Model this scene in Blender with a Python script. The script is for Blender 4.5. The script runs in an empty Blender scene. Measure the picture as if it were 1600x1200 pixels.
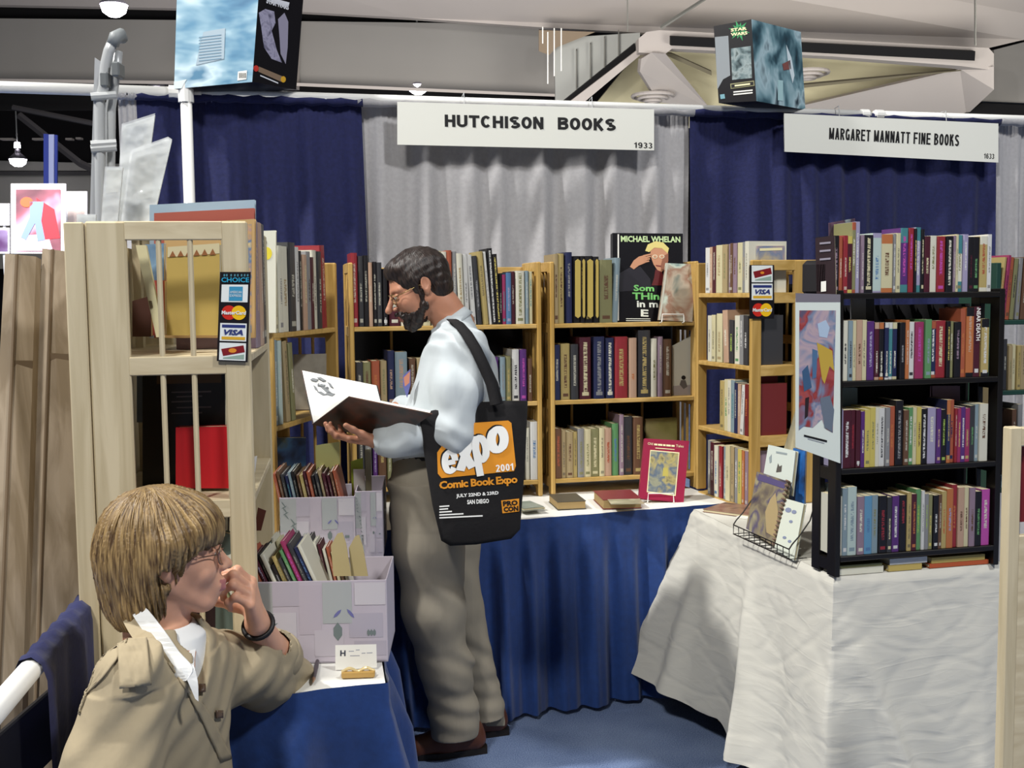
import bpy, bmesh, math, random
import numpy as np
from mathutils import Vector, Matrix, noise
SC = bpy.context.scene
COL = SC.collection
rnd = random.Random(7)
# ------------------------------------------------------------------ camera
F, PIT, ROL, CH = 1750.0, math.radians(4.7), math.radians(0.6), 1.58
camd = bpy.data.cameras.new('camera'); cam = bpy.data.objects.new('camera', camd); COL.objects.link(cam)
camd.sensor_fit = 'HORIZONTAL'; camd.sensor_width = 36.0; camd.lens = F/1600*36.0
camd.clip_start = 0.05; camd.clip_end = 200
cam.location = (0, 0, CH)
cam.matrix_world = Matrix.Translation((0, 0, CH)) @ Matrix.Rotation(math.radians(90)-PIT, 4, 'X') @ Matrix.Rotation(-ROL, 4, 'Z')
SC.camera = cam
# ------------------------------------------------------------------ view, world, lights
SC.view_settings.view_transform = 'Standard'; SC.view_settings.look = 'None'
SC.view_settings.gamma = 1.0; SC.view_settings.exposure = 0.0
try: SC.view_settings.use_curve_mapping = False
except Exception: pass
W = bpy.data.worlds.new('hall_air'); SC.world = W; W.use_nodes = True
W.node_tree.nodes['Background'].inputs[0].default_value = (0.98, 0.97, 0.97, 1)
W.node_tree.nodes['Background'].inputs[1].default_value = 0.105
def area(name, loc, target, power, size, col=(1, 1, 1)):
    l = bpy.data.lights.new(name, 'AREA'); l.shape = 'DISK'; l.size = size; l.energy = power; l.color = col
    o = bpy.data.objects.new(name, l); COL.objects.link(o); o.location = loc
    o.rotation_euler = (Vector(target)-Vector(loc)).to_track_quat('-Z', 'Y').to_euler(); return o
area('hall_light_key', (-5.3, 2.3, 8.0), (0.3, 4.0, 0.8), 900, 0.55, (1.0, 0.985, 0.95))
area('hall_light_front', (-2.2, -3.2, 7.5), (0, 4.2, 1.0), 520, 1.0, (1.0, 0.98, 0.94))
area('hall_light_right', (4.5, -0.5, 7.8), (0.4, 3.6, 1.0), 440, 0.8, (0.98, 0.99, 1.0))
area('hall_light_far', (-2, 15, 2.6), (-1, 25, 8.5), 680, 4.0, (1.0, 0.96, 0.92))  # added fill light, unseen behind the drapes, aimed up to brighten the roof
area('hall_light_far_right', (8, 16, 2.6), (9, 26, 8.5), 500, 4.0, (1.0, 0.97, 0.92))  # second added fill behind the drapes, brightens the right part of the roof
area('hall_light_neighbour', (-4.0, 6.0, 4.5), (-4.0, 9.0, 1.8), 420, 0.8, (1.0, 0.97, 1.0))
# ------------------------------------------------------------------ ray helpers (real positions from the survey of the photo)
def ray(x, y):
    dx = x-800.0; dy = 600.0-y; c, s = math.cos(-ROL), math.sin(-ROL)
    dx, dy = dx*c-dy*s, dx*s+dy*c
    a, b = 1.0, dy/F; cp, sp = math.cos(-PIT), math.sin(-PIT)
    return Vector((dx/F, a*cp-b*sp, a*sp+b*cp))
O = Vector((0, 0, CH))
def J(x, y, Y):
    r = ray(x, y); return O + r*(Y/r.y)
def JZ(x, y, z):
    r = ray(x, y); return O + r*((z-CH)/r.z)
UP = Vector((0, 0, 1))
def dirv(a):
    a = math.radians(a); return Vector((math.cos(a), math.sin(a), 0))
class Pl:
    """a flat surface in the place: point P, right r, up u; outward normal n towards the viewer side"""
    def __init__(s, P, r, u=UP):
        s.P = Vector(P); s.r = Vector(r).normalized(); s.u = Vector(u).normalized(); s.n = s.r.cross(s.u).normalized()
        s.u = s.n.cross(s.r).normalized()
    def hit(s, x, y, off=0.0):
        d = ray(x, y); return O + d*(((s.P+s.n*off-O).dot(s.n))/d.dot(s.n))
    def uv(s, x, y):
        h = s.hit(x, y)-s.P; return h.dot(s.r), h.dot(s.u)
    def at(s, a, b, c=0.0): return s.P + s.r*a + s.u*b + s.n*c
# ------------------------------------------------------------------ colours, materials
def lin(c):
    c = c/255.0
    return c/12.92 if c <= 0.04045 else ((c+0.055)/1.055)**2.4
def C(h, g=1.0):
    h = h.lstrip('#'); v = [min(0.95, lin(int(h[i:i+2], 16))*g) for i in (0, 2, 4)]
    return (v[0], v[1], v[2], 1.0)
MATS = {}
def newmat(name):
    m = bpy.data.materials.new(name); m.use_nodes = True; nt = m.node_tree
    return m, nt, nt.nodes['Principled BSDF']
def mat(name, col, rough=0.6, metal=0.0, var=0.0, scale=20.0, bump=0.0, stretch=(1, 1, 1), sheen=0.0, spec=0.4, emit=0.0, g=1.0, trans=0.0, detail=4.0):
    if name in MATS: return MATS[name]
    m, nt, b = newmat(name)
    c = C(col, g) if isinstance(col, str) else col
    b.inputs['Base Color'].default_value = c; b.inputs['Roughness'].default_value = rough
    b.inputs['Metallic'].default_value = metal; b.inputs['Specular IOR Level'].default_value = spec
    if sheen: b.inputs['Sheen Weight'].default_value = sheen
    if trans: b.inputs['Transmission Weight'].default_value = trans
    if emit: b.inputs['Emission Color'].default_value = c; b.inputs['Emission Strength'].default_value = emit
    if var or bump:
        tc = nt.nodes.new('ShaderNodeTexCoord'); mp = nt.nodes.new('ShaderNodeMapping'); mp.inputs['Scale'].default_value = stretch
        n = nt.nodes.new('ShaderNodeTexNoise'); n.inputs['Scale'].default_value = scale; n.inputs['Detail'].default_value = detail
        nt.links.new(tc.outputs['Object'], mp.inputs[0]); nt.links.new(mp.outputs[0], n.inputs['Vector'])
        if var:
            r = nt.nodes.new('ShaderNodeValToRGB')
            r.color_ramp.elements[0].color = tuple(max(0, x*(1-var)) for x in c[:3])+(1,)
            r.color_ramp.elements[1].color = tuple(min(1, x*(1+var)) for x in c[:3])+(1,)
            r.color_ramp.elements[0].position = 0.3; r.color_ramp.elements[1].position = 0.7
            nt.links.new(n.outputs['Fac'], r.inputs[0]); nt.links.new(r.outputs[0], b.inputs['Base Color'])
        if bump:
            bp = nt.nodes.new('ShaderNodeBump'); bp.inputs['Strength'].default_value = min(1, bump); bp.inputs['Distance'].default_value = 0.01
            nt.links.new(n.outputs['Fac'], bp.inputs['Height']); nt.links.new(bp.outputs[0], b.inputs['Normal'])
    MATS[name] = m; return m
def art(name, cols, scale=12.0, rough=0.35, stretch=(1, 1, 1), dist=0.35, seed=0.0, g=1.0):
    """printed picture: blotches of several colours"""
    if name in MATS: return MATS[name]
    m, nt, b = newmat(name); b.inputs['Roughness'].default_value = rough
    tc = nt.nodes.new('ShaderNodeTexCoord'); mp = nt.nodes.new('ShaderNodeMapping'); mp.inputs['Scale'].default_value = stretch
    mp.inputs['Location'].default_value = (seed, seed*1.7, seed*0.6)
    n = nt.nodes.new('ShaderNodeTexNoise'); n.inputs['Scale'].default_value = scale; n.inputs['Distortion'].default_value = dist; n.inputs['Detail'].default_value = 3
    r = nt.nodes.new('ShaderNodeValToRGB'); cr = r.color_ramp
    k = len(cols)
    for i, c in enumerate(cols):
        p = 0.3+0.4*i/max(1, k-1)
        e = cr.elements[i] if i < 2 else cr.elements.new(p)
        e.position = p; e.color = C(c, g)
    nt.links.new(tc.outputs['Object'], mp.inputs[0]); nt.links.new(mp.outputs[0], n.inputs['Vector'])
    nt.links.new(n.outputs['Fac'], r.inputs[0]); nt.links.new(r.outputs[0], b.inputs['Base Color'])
    MATS[name] = m; return m
def woodmat(name, c1, c2, axis='Z', g=1.0):
    if name in MATS: return MATS[name]
    m, nt, b = newmat(name); b.inputs['Roughness'].default_value = 0.45
    tc = nt.nodes.new('ShaderNodeTexCoord'); mp = nt.nodes.new('ShaderNodeMapping')
    s = {'Z': (14, 14, 1.1), 'X': (1.1, 14, 14), 'Y': (14, 1.1, 14)}[axis]
    mp.inputs['Scale'].default_value = s
    n = nt.nodes.new('ShaderNodeTexNoise'); n.inputs['Scale'].default_value = 2.2; n.inputs['Detail'].default_value = 6; n.inputs['Distortion'].default_value = 0.8
    r = nt.nodes.new('ShaderNodeValToRGB'); r.color_ramp.elements[0].color = C(c1, g); r.color_ramp.elements[1].color = C(c2, g)
    r.color_ramp.elements[0].position = 0.35; r.color_ramp.elements[1].position = 0.65
    nt.links.new(tc.outputs['Object'], mp.inputs[0]); nt.links.new(mp.outputs[0], n.inputs['Vector'])
    nt.links.new(n.outputs['Fac'], r.inputs[0]); nt.links.new(r.outputs[0], b.inputs['Base Color'])
    bp = nt.nodes.new('ShaderNodeBump'); bp.inputs['Strength'].default_value = 0.15; bp.inputs['Distance'].default_value = 0.003
    nt.links.new(n.outputs['Fac'], bp.inputs['Height']); nt.links.new(bp.outputs[0], b.inputs['Normal'])
    MATS[name] = m; return m
def spinemat():
    """book spine: colours and lettering layout come from custom properties of each book"""
    m, nt, b = newmat('book_spine_print'); N = nt.nodes.new; L = nt.links.new
    b.inputs['Roughness'].default_value = 0.42
    def at(nm):
        a = N('ShaderNodeAttribute'); a.attribute_type = 'OBJECT'; a.attribute_name = nm; return a
    c1, c2, ct, pp = at('c1'), at('c2'), at('ct'), at('pp')
    sp = N('ShaderNodeSeparateXYZ'); L(pp.outputs['Vector'], sp.inputs[0])   # x: title start, y: title end, z: band size
    uv = N('ShaderNodeUVMap'); uv.uv_map = 'UVMap'; su = N('ShaderNodeSeparateXYZ'); L(uv.outputs[0], su.inputs[0])
    def M(op, a, b_=None, c_=None):
        n = N('ShaderNodeMath'); n.operation = op
        for i, v in enumerate((a, b_, c_)):
            if v is None: continue
            if isinstance(v, (int, float)): n.inputs[i].default_value = v
            else: L(v, n.inputs[i])
        return n.outputs[0]
    U, V = su.outputs[0], su.outputs[1]
    band = M('MAXIMUM', M('GREATER_THAN', V, M('SUBTRACT', 0.97, sp.outputs[2])), M('LESS_THAN', V, M('MULTIPLY', sp.outputs[2], 0.6)))
    band = M('MULTIPLY', band, M('GREATER_THAN', sp.outputs[2], 0.001))
    mx1 = N('ShaderNodeMix'); mx1.data_type = 'RGBA'; L(band, mx1.inputs[0]); L(c1.outputs['Color'], mx1.inputs[6]); L(c2.outputs['Color'], mx1.inputs[7])
    oi = N('ShaderNodeObjectInfo'); cx = N('ShaderNodeCombineXYZ')
    L(M('MULTIPLY', U, 3.0), cx.inputs[0]); L(M('MULTIPLY', V, 85.0), cx.inputs[1]); L(M('MULTIPLY', oi.outputs['Random'], 90), cx.inputs[2])
    nz = N('ShaderNodeTexNoise'); nz.inputs['Scale'].default_value = 1.0; nz.inputs['Detail'].default_value = 1.0; L(cx.outputs[0], nz.inputs['Vector'])
    strip = M('LESS_THAN', M('ABSOLUTE', M('SUBTRACT', U, 0.5)), 0.17)
    inside = M('MULTIPLY', M('GREATER_THAN', V, sp.outputs[0]), M('LESS_THAN', V, sp.outputs[1]))
    txt = M('MULTIPLY', M('MULTIPLY', strip, inside), M('GREATER_THAN', nz.outputs['Fac'], 0.46))
    logo = M('MULTIPLY', M('LESS_THAN', M('ABSOLUTE', M('SUBTRACT', U, 0.5)), 0.3), M('LESS_THAN', M('ABSOLUTE', M('SUBTRACT', V, 0.085)), 0.028))
    logo = M('MULTIPLY', logo, M('GREATER_THAN', oi.outputs['Random'], 0.5))
    t2 = M('MULTIPLY', M('MAXIMUM', txt, logo), ct.outputs['Alpha'])
    mx2 = N('ShaderNodeMix'); mx2.data_type = 'RGBA'; L(t2, mx2.inputs[0]); L(mx1.outputs[2], mx2.inputs[6]); L(ct.outputs['Color'], mx2.inputs[7])
    L(mx2.outputs[2], b.inputs['Base Color']); return m
def coverboard():
    m, nt, b = newmat('book_board'); a = nt.nodes.new('ShaderNodeAttribute'); a.attribute_type = 'OBJECT'; a.attribute_name = 'c1'
    b.inputs['Roughness'].default_value = 0.5; nt.links.new(a.outputs['Color'], b.inputs['Base Color']); return m
M_SPINE, M_BOARD = spinemat(), coverboard()
M_PAGE = mat('book_paper', '#cbbf9c', 0.8, var=0.12, scale=400, stretch=(1, 1, 8))
M_PAGEW = mat('white_paper_edge', '#e2dfd4', 0.8, var=0.08, scale=400, stretch=(1, 1, 8))
M_WOOD = woodmat('pine_wood', '#a3803f', '#bd9a58', 'Z')
M_WOODL = woodmat('pale_birch_wood', '#b6a786', '#cabc9c', 'Z')
M_WOODX = woodmat('pine_board', '#aa8846', '#c4a263', 'X')
M_WOODLX = woodmat('pale_birch_board', '#b9a988', '#cdbf9f', 'X')
M_BLACKW = mat('black_painted_wood', '#14110f', 0.35)
M_NAVY = mat('navy_drape', '#191e4a', 0.85, var=0.18, scale=60, bump=0.15, sheen=0.06)
M_NAVYT = mat('navy_table_skirt', '#15356e', 0.55, var=0.12, scale=50, bump=0.1, sheen=0.25)
M_GREY = mat('grey_drape', '#a5a3a4', 0.85, var=0.06, scale=60, bump=0.12, sheen=0.2)
def creased():
    m, nt, b = newmat('white_cotton'); b.inputs['Roughness'].default_value = 0.88; b.inputs['Base Color'].default_value = C('#c8c5ba')
    tc = nt.nodes.new('ShaderNodeTexCoord'); hs = []
    for sc, st, rot in ((3.5, (.5, .5, 2.6), 0.45), (5, (.6, .6, 3.2), -0.5), (14, (.6, .6, 2.2), 0.9)):
        mp = nt.nodes.new('ShaderNodeMapping'); mp.inputs['Scale'].default_value = st; mp.inputs['Rotation'].default_value = (rot, rot*.7, rot)
        n = nt.nodes.new('ShaderNodeTexNoise'); n.inputs['Scale'].default_value = sc; n.inputs['Detail'].default_value = 1.5; n.inputs['Distortion'].default_value = 0.6
        nt.links.new(tc.outputs['Object'], mp.inputs[0]); nt.links.new(mp.outputs[0], n.inputs['Vector'])
        a = nt.nodes.new('ShaderNodeMath'); a.operation = 'SUBTRACT'; a.inputs[1].default_value = .5; nt.links.new(n.outputs['Fac'], a.inputs[0])
        c = nt.nodes.new('ShaderNodeMath'); c.operation = 'ABSOLUTE'; nt.links.new(a.outputs[0], c.inputs[0])
        d = nt.nodes.new('ShaderNodeMath'); d.operation = 'MINIMUM'; d.inputs[1].default_value = .07; nt.links.new(c.outputs[0], d.inputs[0]); hs.append(d)
    s1 = nt.nodes.new('ShaderNodeMath'); s1.operation = 'ADD'; nt.links.new(hs[0].outputs[0], s1.inputs[0]); nt.links.new(hs[1].outputs[0], s1.inputs[1])
    s2 = nt.nodes.new('ShaderNodeMath'); s2.operation = 'MULTIPLY_ADD'; s2.inputs[1].default_value = .4; nt.links.new(hs[2].outputs[0], s2.inputs[0]); nt.links.new(s1.outputs[0], s2.inputs[2])
    bp = nt.nodes.new('ShaderNodeBump'); bp.inputs['Strength'].default_value = .22; bp.inputs['Distance'].default_value = -0.025; nt.links.new(s2.outputs[0], bp.inputs['Height']); nt.links.new(bp.outputs[0], b.inputs['Normal']); return m
M_WCLOTH = creased()
M_WHITE = mat('white_card', '#e4e2da', 0.5)
M_SIGN = mat('white_sign_board', '#d8d8cf', 0.5)
M_INK = mat('black_ink', '#0c0b0d', 0.5)
M_PIPE = mat('white_enamelled_pipe', '#dddcd8', 0.3, spec=0.6)
M_STEEL = mat('brushed_aluminium', '#b2b4b4', 0.35, metal=0.15)
M_CREAM = mat('cream_print', '#e6dcae', 0.5)
# ------------------------------------------------------------------ mesh helpers
WL = {}
def wl(o): return WL.get(o.name, Vector((0, 0, 0)))
def setp(o, label=None, cat=None, group=None, kind=None):
    if label: o['label'] = label
    if cat: o['category'] = cat
    if group: o['group'] = group
    if kind: o['kind'] = kind
    return o
def thing(name, loc, label, cat, group=None):
    o = bpy.data.objects.new(name, None); o.empty_display_size = 0.05; COL.objects.link(o); o.location = loc
    WL[o.name] = Vector(loc); return setp(o, label, cat, group)
def link(name, me, parent=None, origin=None, label=None, cat=None, group=None, kind=None):
    """me has world coordinates; shift to origin"""
    n = len(me.vertices); co = np.empty(n*3, np.float32); me.vertices.foreach_get('co', co); co = co.reshape(-1, 3)
    if origin is None:
        if parent is not None: origin = wl(parent)
        elif n:
            lo, hi = co.min(0), co.max(0); origin = Vector(((lo[0]+hi[0])/2, (lo[1]+hi[1])/2, lo[2]))
        else: origin = Vector((0, 0, 0))
    origin = Vector(origin)
    co -= np.array(origin, np.float32); me.vertices.foreach_set('co', co.ravel()); me.update()
    o = bpy.data.objects.new(name, me); COL.objects.link(o); WL[o.name] = origin
    if parent is not None: o.parent = parent; o.location = origin-wl(parent)
    else: o.location = origin
    return setp(o, label, cat, group, kind)
class B:
    """mesh collector in world coordinates"""
    def __init__(s): s.v = []; s.f = []; s.m = []; s.mats = []
    def mi(s, m):
        if m not in s.mats: s.mats.append(m)
        return s.mats.index(m)
    def add(s, vs, fs, m):
        k = len(s.v); s.v += [tuple(x) for x in vs]; i = s.mi(m)
        for f in fs: s.f.append(tuple(a+k for a in f)); s.m.append(i)
    def box(s, P, r, d, u, a, b, c, m, bev=0.0):
        P = Vector(P)
        if bev <= 0:
            vs = [P+r*x+d*y+u*z for z in c for y in b for x in a]
            fs = [(0, 2, 3, 1), (4, 5, 7, 6), (0, 1, 5, 4), (2, 6, 7, 3), (0, 4, 6, 2), (1, 3, 7, 5)]
            s.add(vs, fs, m)
        else:
            bm = bmesh.new(); bmesh.ops.create_cube(bm, size=1)
            for v in bm.verts:
                v.co = Vector(((a[0]+a[1])/2+v.co.x*(a[1]-a[0]), (b[0]+b[1])/2+v.co.y*(b[1]-b[0]), (c[0]+c[1])/2+v.co.z*(c[1]-c[0])))
            bmesh.ops.bevel(bm, geom=list(bm.edges), offset=bev, segments=1, affect='EDGES')
            bm.verts.index_update()
            vs = [P+r*v.co.x+d*v.co.y+u*v.co.z for v in bm.verts]
            s.add(vs, [[v.index for v in f.verts] for f in bm.faces], m); bm.free()
        return s
    def tube(s, pts, rad, m, n=8, closed=False):
        pts = [Vector(p) for p in pts]; K = len(pts); ring = []
        rads = rad if isinstance(rad, (list, tuple)) else [rad]*K
        nrm = None; vs = []; fs = []
        for i, p in enumerate(pts):
            a = pts[max(i-1, 0)]; b = pts[min(i+1, K-1)]; t = (b-a)
            if t.length < 1e-9: t = Vector((0, 0, 1))
            t.normalize()
            if nrm is None: nrm = t.orthogonal().normalized()
            nrm = (nrm-t*nrm.dot(t)); nrm = nrm.normalized() if nrm.length > 1e-6 else t.orthogonal().normalized()
            bn = t.cross(nrm)
            for k in range(n):
                an = 2*math.pi*k/n; vs.append(p+(nrm*math.cos(an)+bn*math.sin(an))*rads[i])
        for i in range(K-1):
            for k in range(n):
                fs.append((i*n+k, i*n+(k+1) % n, (i+1)*n+(k+1) % n, (i+1)*n+k))
        fs.append(tuple(range(n))[::-1]); fs.append(tuple((K-1)*n+k for k in range(n)))
        s.add(vs, fs, m); return s
    def prism(s, poly, ext, m):
        """poly: world points, ext: extrusion vector (away from the seen side)"""
        n = len(poly); vs = [Vector(p) for p in poly]+[Vector(p)+ext for p in poly]
        fs = [tuple(range(n)), tuple(range(2*n-1, n-1, -1))]+[(i, (i+n), (i+1) % n+n, (i+1) % n) for i in range(n)]
        s.add(vs, fs, m); return s
    def grid(s, fn, nu, nv, m, thick=0.0):
        vs = [fn(i/(nu-1), j/(nv-1)) for j in range(nv) for i in range(nu)]
        fs = [(j*nu+i, j*nu+i+1, (j+1)*nu+i+1, (j+1)*nu+i) for j in range(nv-1) for i in range(nu-1)]
        s.add(vs, fs, m); return s
    def mesh(s, name, smooth=False):
        me = bpy.data.meshes.new(name); me.from_pydata(s.v, [], s.f)
        for m in s.mats: me.materials.append(m)
        me.polygons.foreach_set('material_index', s.m)
        if smooth: me.polygons.foreach_set('use_smooth', [True]*len(s.f))
        me.update(); return me
    def obj(s, name, parent=None, smooth=False, fix=True, **k):
        me = s.mesh(name, smooth)
        if fix:
            bm = bmesh.new(); bm.from_mesh(me); bmesh.ops.recalc_face_normals(bm, faces=list(bm.faces)); bm.to_mesh(me); bm.free()
        return link(name, me, parent, **k)
# text ---------------------------------------------------------------
TXT = {}
def text_mesh(s, bold=0.0, shear=0.0, space=1.0):
    key = (s, bold, shear, space)
    if key in TXT: return TXT[key]
    cu = bpy.data.curves.new('lettering', 'FONT'); cu.body = s; cu.offset = bold; cu.extrude = 0.0; cu.shear = shear; cu.size = 1.0
    cu.resolution_u = 2; cu.space_character = space
    o = bpy.data.objects.new('lettering', cu); COL.objects.link(o)
    dg = bpy.context.evaluated_depsgraph_get(); ev = o.evaluated_get(dg); me = bpy.data.meshes.new_from_object(ev)
    bpy.data.objects.remove(o)
    v = [tuple(x.co) for x in me.vertices]; f = [tuple(p.vertices) for p in me.polygons]
    xs = [a[0] for a in v]; ys = [a[1] for a in v]
    TXT[key] = (v, f, min(xs), max(xs), min(ys), max(ys)); return TXT[key]
def text_on(pl, s, A, Bp, h, m, parent, name='lettering', off=0.0012, bold=0.0, shear=0.0, space=1.0, px=True, thick=0.0008):
    """lettering on plane pl; A, Bp = bottom-left and bottom-right (photo px or plane metres), h = letter height"""
    v, f, x0, x1, y0, y1 = text_mesh(s, bold, shear, space)
    if px:
        a = pl.uv(*A); b = pl.uv(*Bp); t = pl.uv(A[0], A[1]-h); hh = math.hypot(t[0]-a[0], t[1]-a[1])
    else: a, b, hh = A, Bp, h
    ex = (b[0]-a[0], b[1]-a[1]); ln = math.hypot(*ex); ex = (ex[0]/ln, ex[1]/ln); ey = (-ex[1], ex[0])
    sx = ln/(x1-x0); sy = hh/(y1-y0); bb = B(); out = []
    for (x, y, z) in v:
        X = (x-x0)*sx; Y = (y-y0)*sy
        out.append(pl.at(a[0]+ex[0]*X+ey[0]*Y, a[1]+ex[1]*X+ey[1]*Y, off))
    bb.add(out, f, m); return bb.obj(name, parent, fix=False)
# heavy sans lettering drawn with strokes
def glyph(ch, w, t):
    h = t/2; k = t*0.42; A = lambda cx, cy, rx, ry, a0, a1, n=14: [(cx+rx*math.cos(math.radians(a0+(a1-a0)*i/n)), cy+ry*math.sin(math.radians(a0+(a1-a0)*i/n))) for i in range(n+1)]
    L, R, Bt, T, M = h, w-h, k, 1-k, 0.5; c = w/2; r = R-c
    D = {'H': [[(L, 0), (L, 1)], [(R, 0), (R, 1)], [(L, M), (R, M)]], 'U': [[(L, 1), (L, .32)]+A(c, .32, r, .32-Bt, 180, 360)+[(R, 1)]], 'T': [[(0, T), (w, T)], [(c, 0), (c, 1)]],
     'I': [[(c, 0), (c, 1)]], 'C': [A(c, .5, r, .5-Bt, 42, 318, 24)], 'O': [A(c, .5, r, .5-Bt, 0, 360, 28)], 'G': [A(c, .5, r, .5-Bt, 42, 350, 24)+[(R, .42)], [(c+.03, .44), (w, .44)], [(R, .44), (R, 0.02)]],
     'S': [A(c, .73, r, .27-Bt, 25, 270, 14)[:]+A(c, .27, r, .27-Bt+.0, 90, -155, 14)], 'N': [[(L, 0), (L, 1)], [(R, 0), (R, 1)], [(L, 1), (R, 0)]],
     'B': [[(L, 0), (L, 1)], [(L, T), (R-.2, T)]+A(R-.2, .75+k*.0, .17, .25-k, 90, -90, 10)+[(L, .5)], [(L, .5), (R-.2, .5)]+A(R-.2, .25+k*.5, .2, .25-k*.5, 90, -90, 10)+[(L, Bt)]],
     'K': [[(L, 0), (L, 1)], [(R-.02, 1), (L, .36)], [(L+.18, .52), (R, 0)]], 'M': [[(L, 0), (L, 1)], [(R, 0), (R, 1)], [(L, 1), (c, .05)], [(c, .05), (R, 1)]],
     'A': [[(L*.9, 0), (c, 1)], [(R+h*.1, 0), (c, 1)], [(L+.12*w, .27), (R-.12*w, .27)]], 'R': [[(L, 0), (L, 1)], [(L, T), (R-.2, T)]+A(R-.2, .74, .2, .26-k, 90, -90, 10)+[(L, .48+k*0)], [(c, .46), (R, 0)]],
     'E': [[(L, 0), (L, 1)], [(L, T), (w, T)], [(L, Bt), (w, Bt)], [(L, .51), (w*.93, .51)]], 'F': [[(L, 0), (L, 1)], [(L, T), (w, T)], [(L, .5), (w*.9, .5)]],
     '1': [[(c+.06, 0), (c+.06, 1)], [(c+.06, .86), (c-.2, .72)]], '9': [A(c, .68, r, .32-k, 0, 360, 20), [(R, .68)]+A(c, .36, r, .36-k, 0, -150, 12)], '3': [A(c, .74, r*.92, .26-k, 150, -90, 12), A(c, .27, r, .27-k, 90, -150, 12)],
     '6': [A(c, .32, r, .32-k, 0, 360, 20), [(L, .32)]+A(c, .64, r, .36-k, 180, 30, 12)], '2': [A(c, .7, r, .3-k, 165, -25, 12)+[(L, Bt)], [(0, Bt), (w, Bt)]], '0': [A(c, .5, r, .5-k, 0, 360, 24)],
     'e': [A(c, .5, r, .5-k, 0, 318, 24), [(L, .47), (R, .47)]], 'x': [[(L, 0), (R, 1)], [(R, 0), (L, 1)]], 'o': [A(c, .5, r, .5-k, 0, 360, 28)], 'p': [[(L, -.42), (L, 1)], A(c, .5, r, .5-k, 0, 360, 24)]}
    return D.get(ch, [])
def strokes(s, w, t, gap, shear=0.0):
    x = 0; out = []
    for ch in s:
        if ch == ' ': x += w*.62; continue
        cw = w*{'I': .36, 'M': 1.2, '1': .8}.get(ch, 1.0); out += [([(x+px_+shear*py_, py_) for px_, py_ in pl_], t if ch != 'M' else t*.92) for pl_ in glyph(ch, cw, t)]; x += cw+gap
    return out, x-gap
def letters_on(pl, s, A_, Bp, h, m, parent, name='lettering', off=.0012, w=.74, t=.2, gap=.12, shear=0.0):
    """one part per word; heavy strokes fitted between two surveyed points"""
    lines, T_ = strokes(s, w, t, gap, shear); a = pl.uv(*A_); b = pl.uv(*Bp); q = pl.uv(A_[0], A_[1]-h); hh = math.hypot(q[0]-a[0], q[1]-a[1])
    ex = ((b[0]-a[0]), (b[1]-a[1])); ln = math.hypot(*ex); ex = (ex[0]/ln, ex[1]/ln); ey = (-ex[1], ex[0]); sx = ln/T_; bb = B()
    for i, (P_, tt) in enumerate(lines):
        vs = []; n = len(P_); closed = n > 4 and math.hypot(P_[0][0]-P_[-1][0], P_[0][1]-P_[-1][1]) < 1e-4
        for j, (x, y) in enumerate(P_):
            p0 = P_[j-1] if j else (P_[-2] if closed else P_[0]); p1 = P_[j+1] if j < n-1 else (P_[1] if closed else P_[-1])
            d0 = (x-p0[0], y-p0[1]); d1 = (p1[0]-x, p1[1]-y)
            def nz(d): l = math.hypot(*d); return (d[0]/l, d[1]/l) if l > 1e-9 else None
            e0_, e1_ = nz(d0), nz(d1); e0_ = e0_ or e1_; e1_ = e1_ or e0_; mx_, my_ = e0_[0]+e1_[0], e0_[1]+e1_[1]; l = math.hypot(mx_, my_) or 1; mx_, my_ = mx_/l, my_/l
            cs = max(.5, mx_*e0_[0]+my_*e0_[1]); nx_, ny_ = -my_/cs, mx_/cs
            th = tt/2*(1.0 if abs(ny_) < abs(nx_) else 0.84)
            for sg in (1, -1):
                X_ = (x+nx_*th*sg)*sx; Y_ = (y+ny_*th*sg)*hh; vs.append(pl.at(a[0]+ex[0]*X_+ey[0]*Y_, a[1]+ex[1]*X_+ey[1]*Y_, off+.00002*i))
        bb.add(vs, [(2*j, 2*j+1, 2*j+3, 2*j+2) for j in range(n-1)], m)
    return bb.obj(name, parent, fix=False)
def patch(pl, pts, m, parent, name='printed_panel', off=0.0008, px=True, thick=0.0006, bb=None):
    P = [pl.hit(x, y) if px else pl.at(x, y) for x, y in pts]
    P = [p+pl.n*off for p in P]
    own = bb is None; bb = bb or B(); bb.prism(P, -pl.n*thick, m)
    return bb.obj(name, parent) if own else bb
def ellipse(cx, cy, rx, ry, n=20, rot=0):
    c, s = math.cos(rot), math.sin(rot)
    return [(cx+rx*math.cos(2*math.pi*k/n)*c-ry*math.sin(2*math.pi*k/n)*s, cy+rx*math.cos(2*math.pi*k/n)*s+ry*math.sin(2*math.pi*k/n)*c) for k in range(n)]
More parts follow.
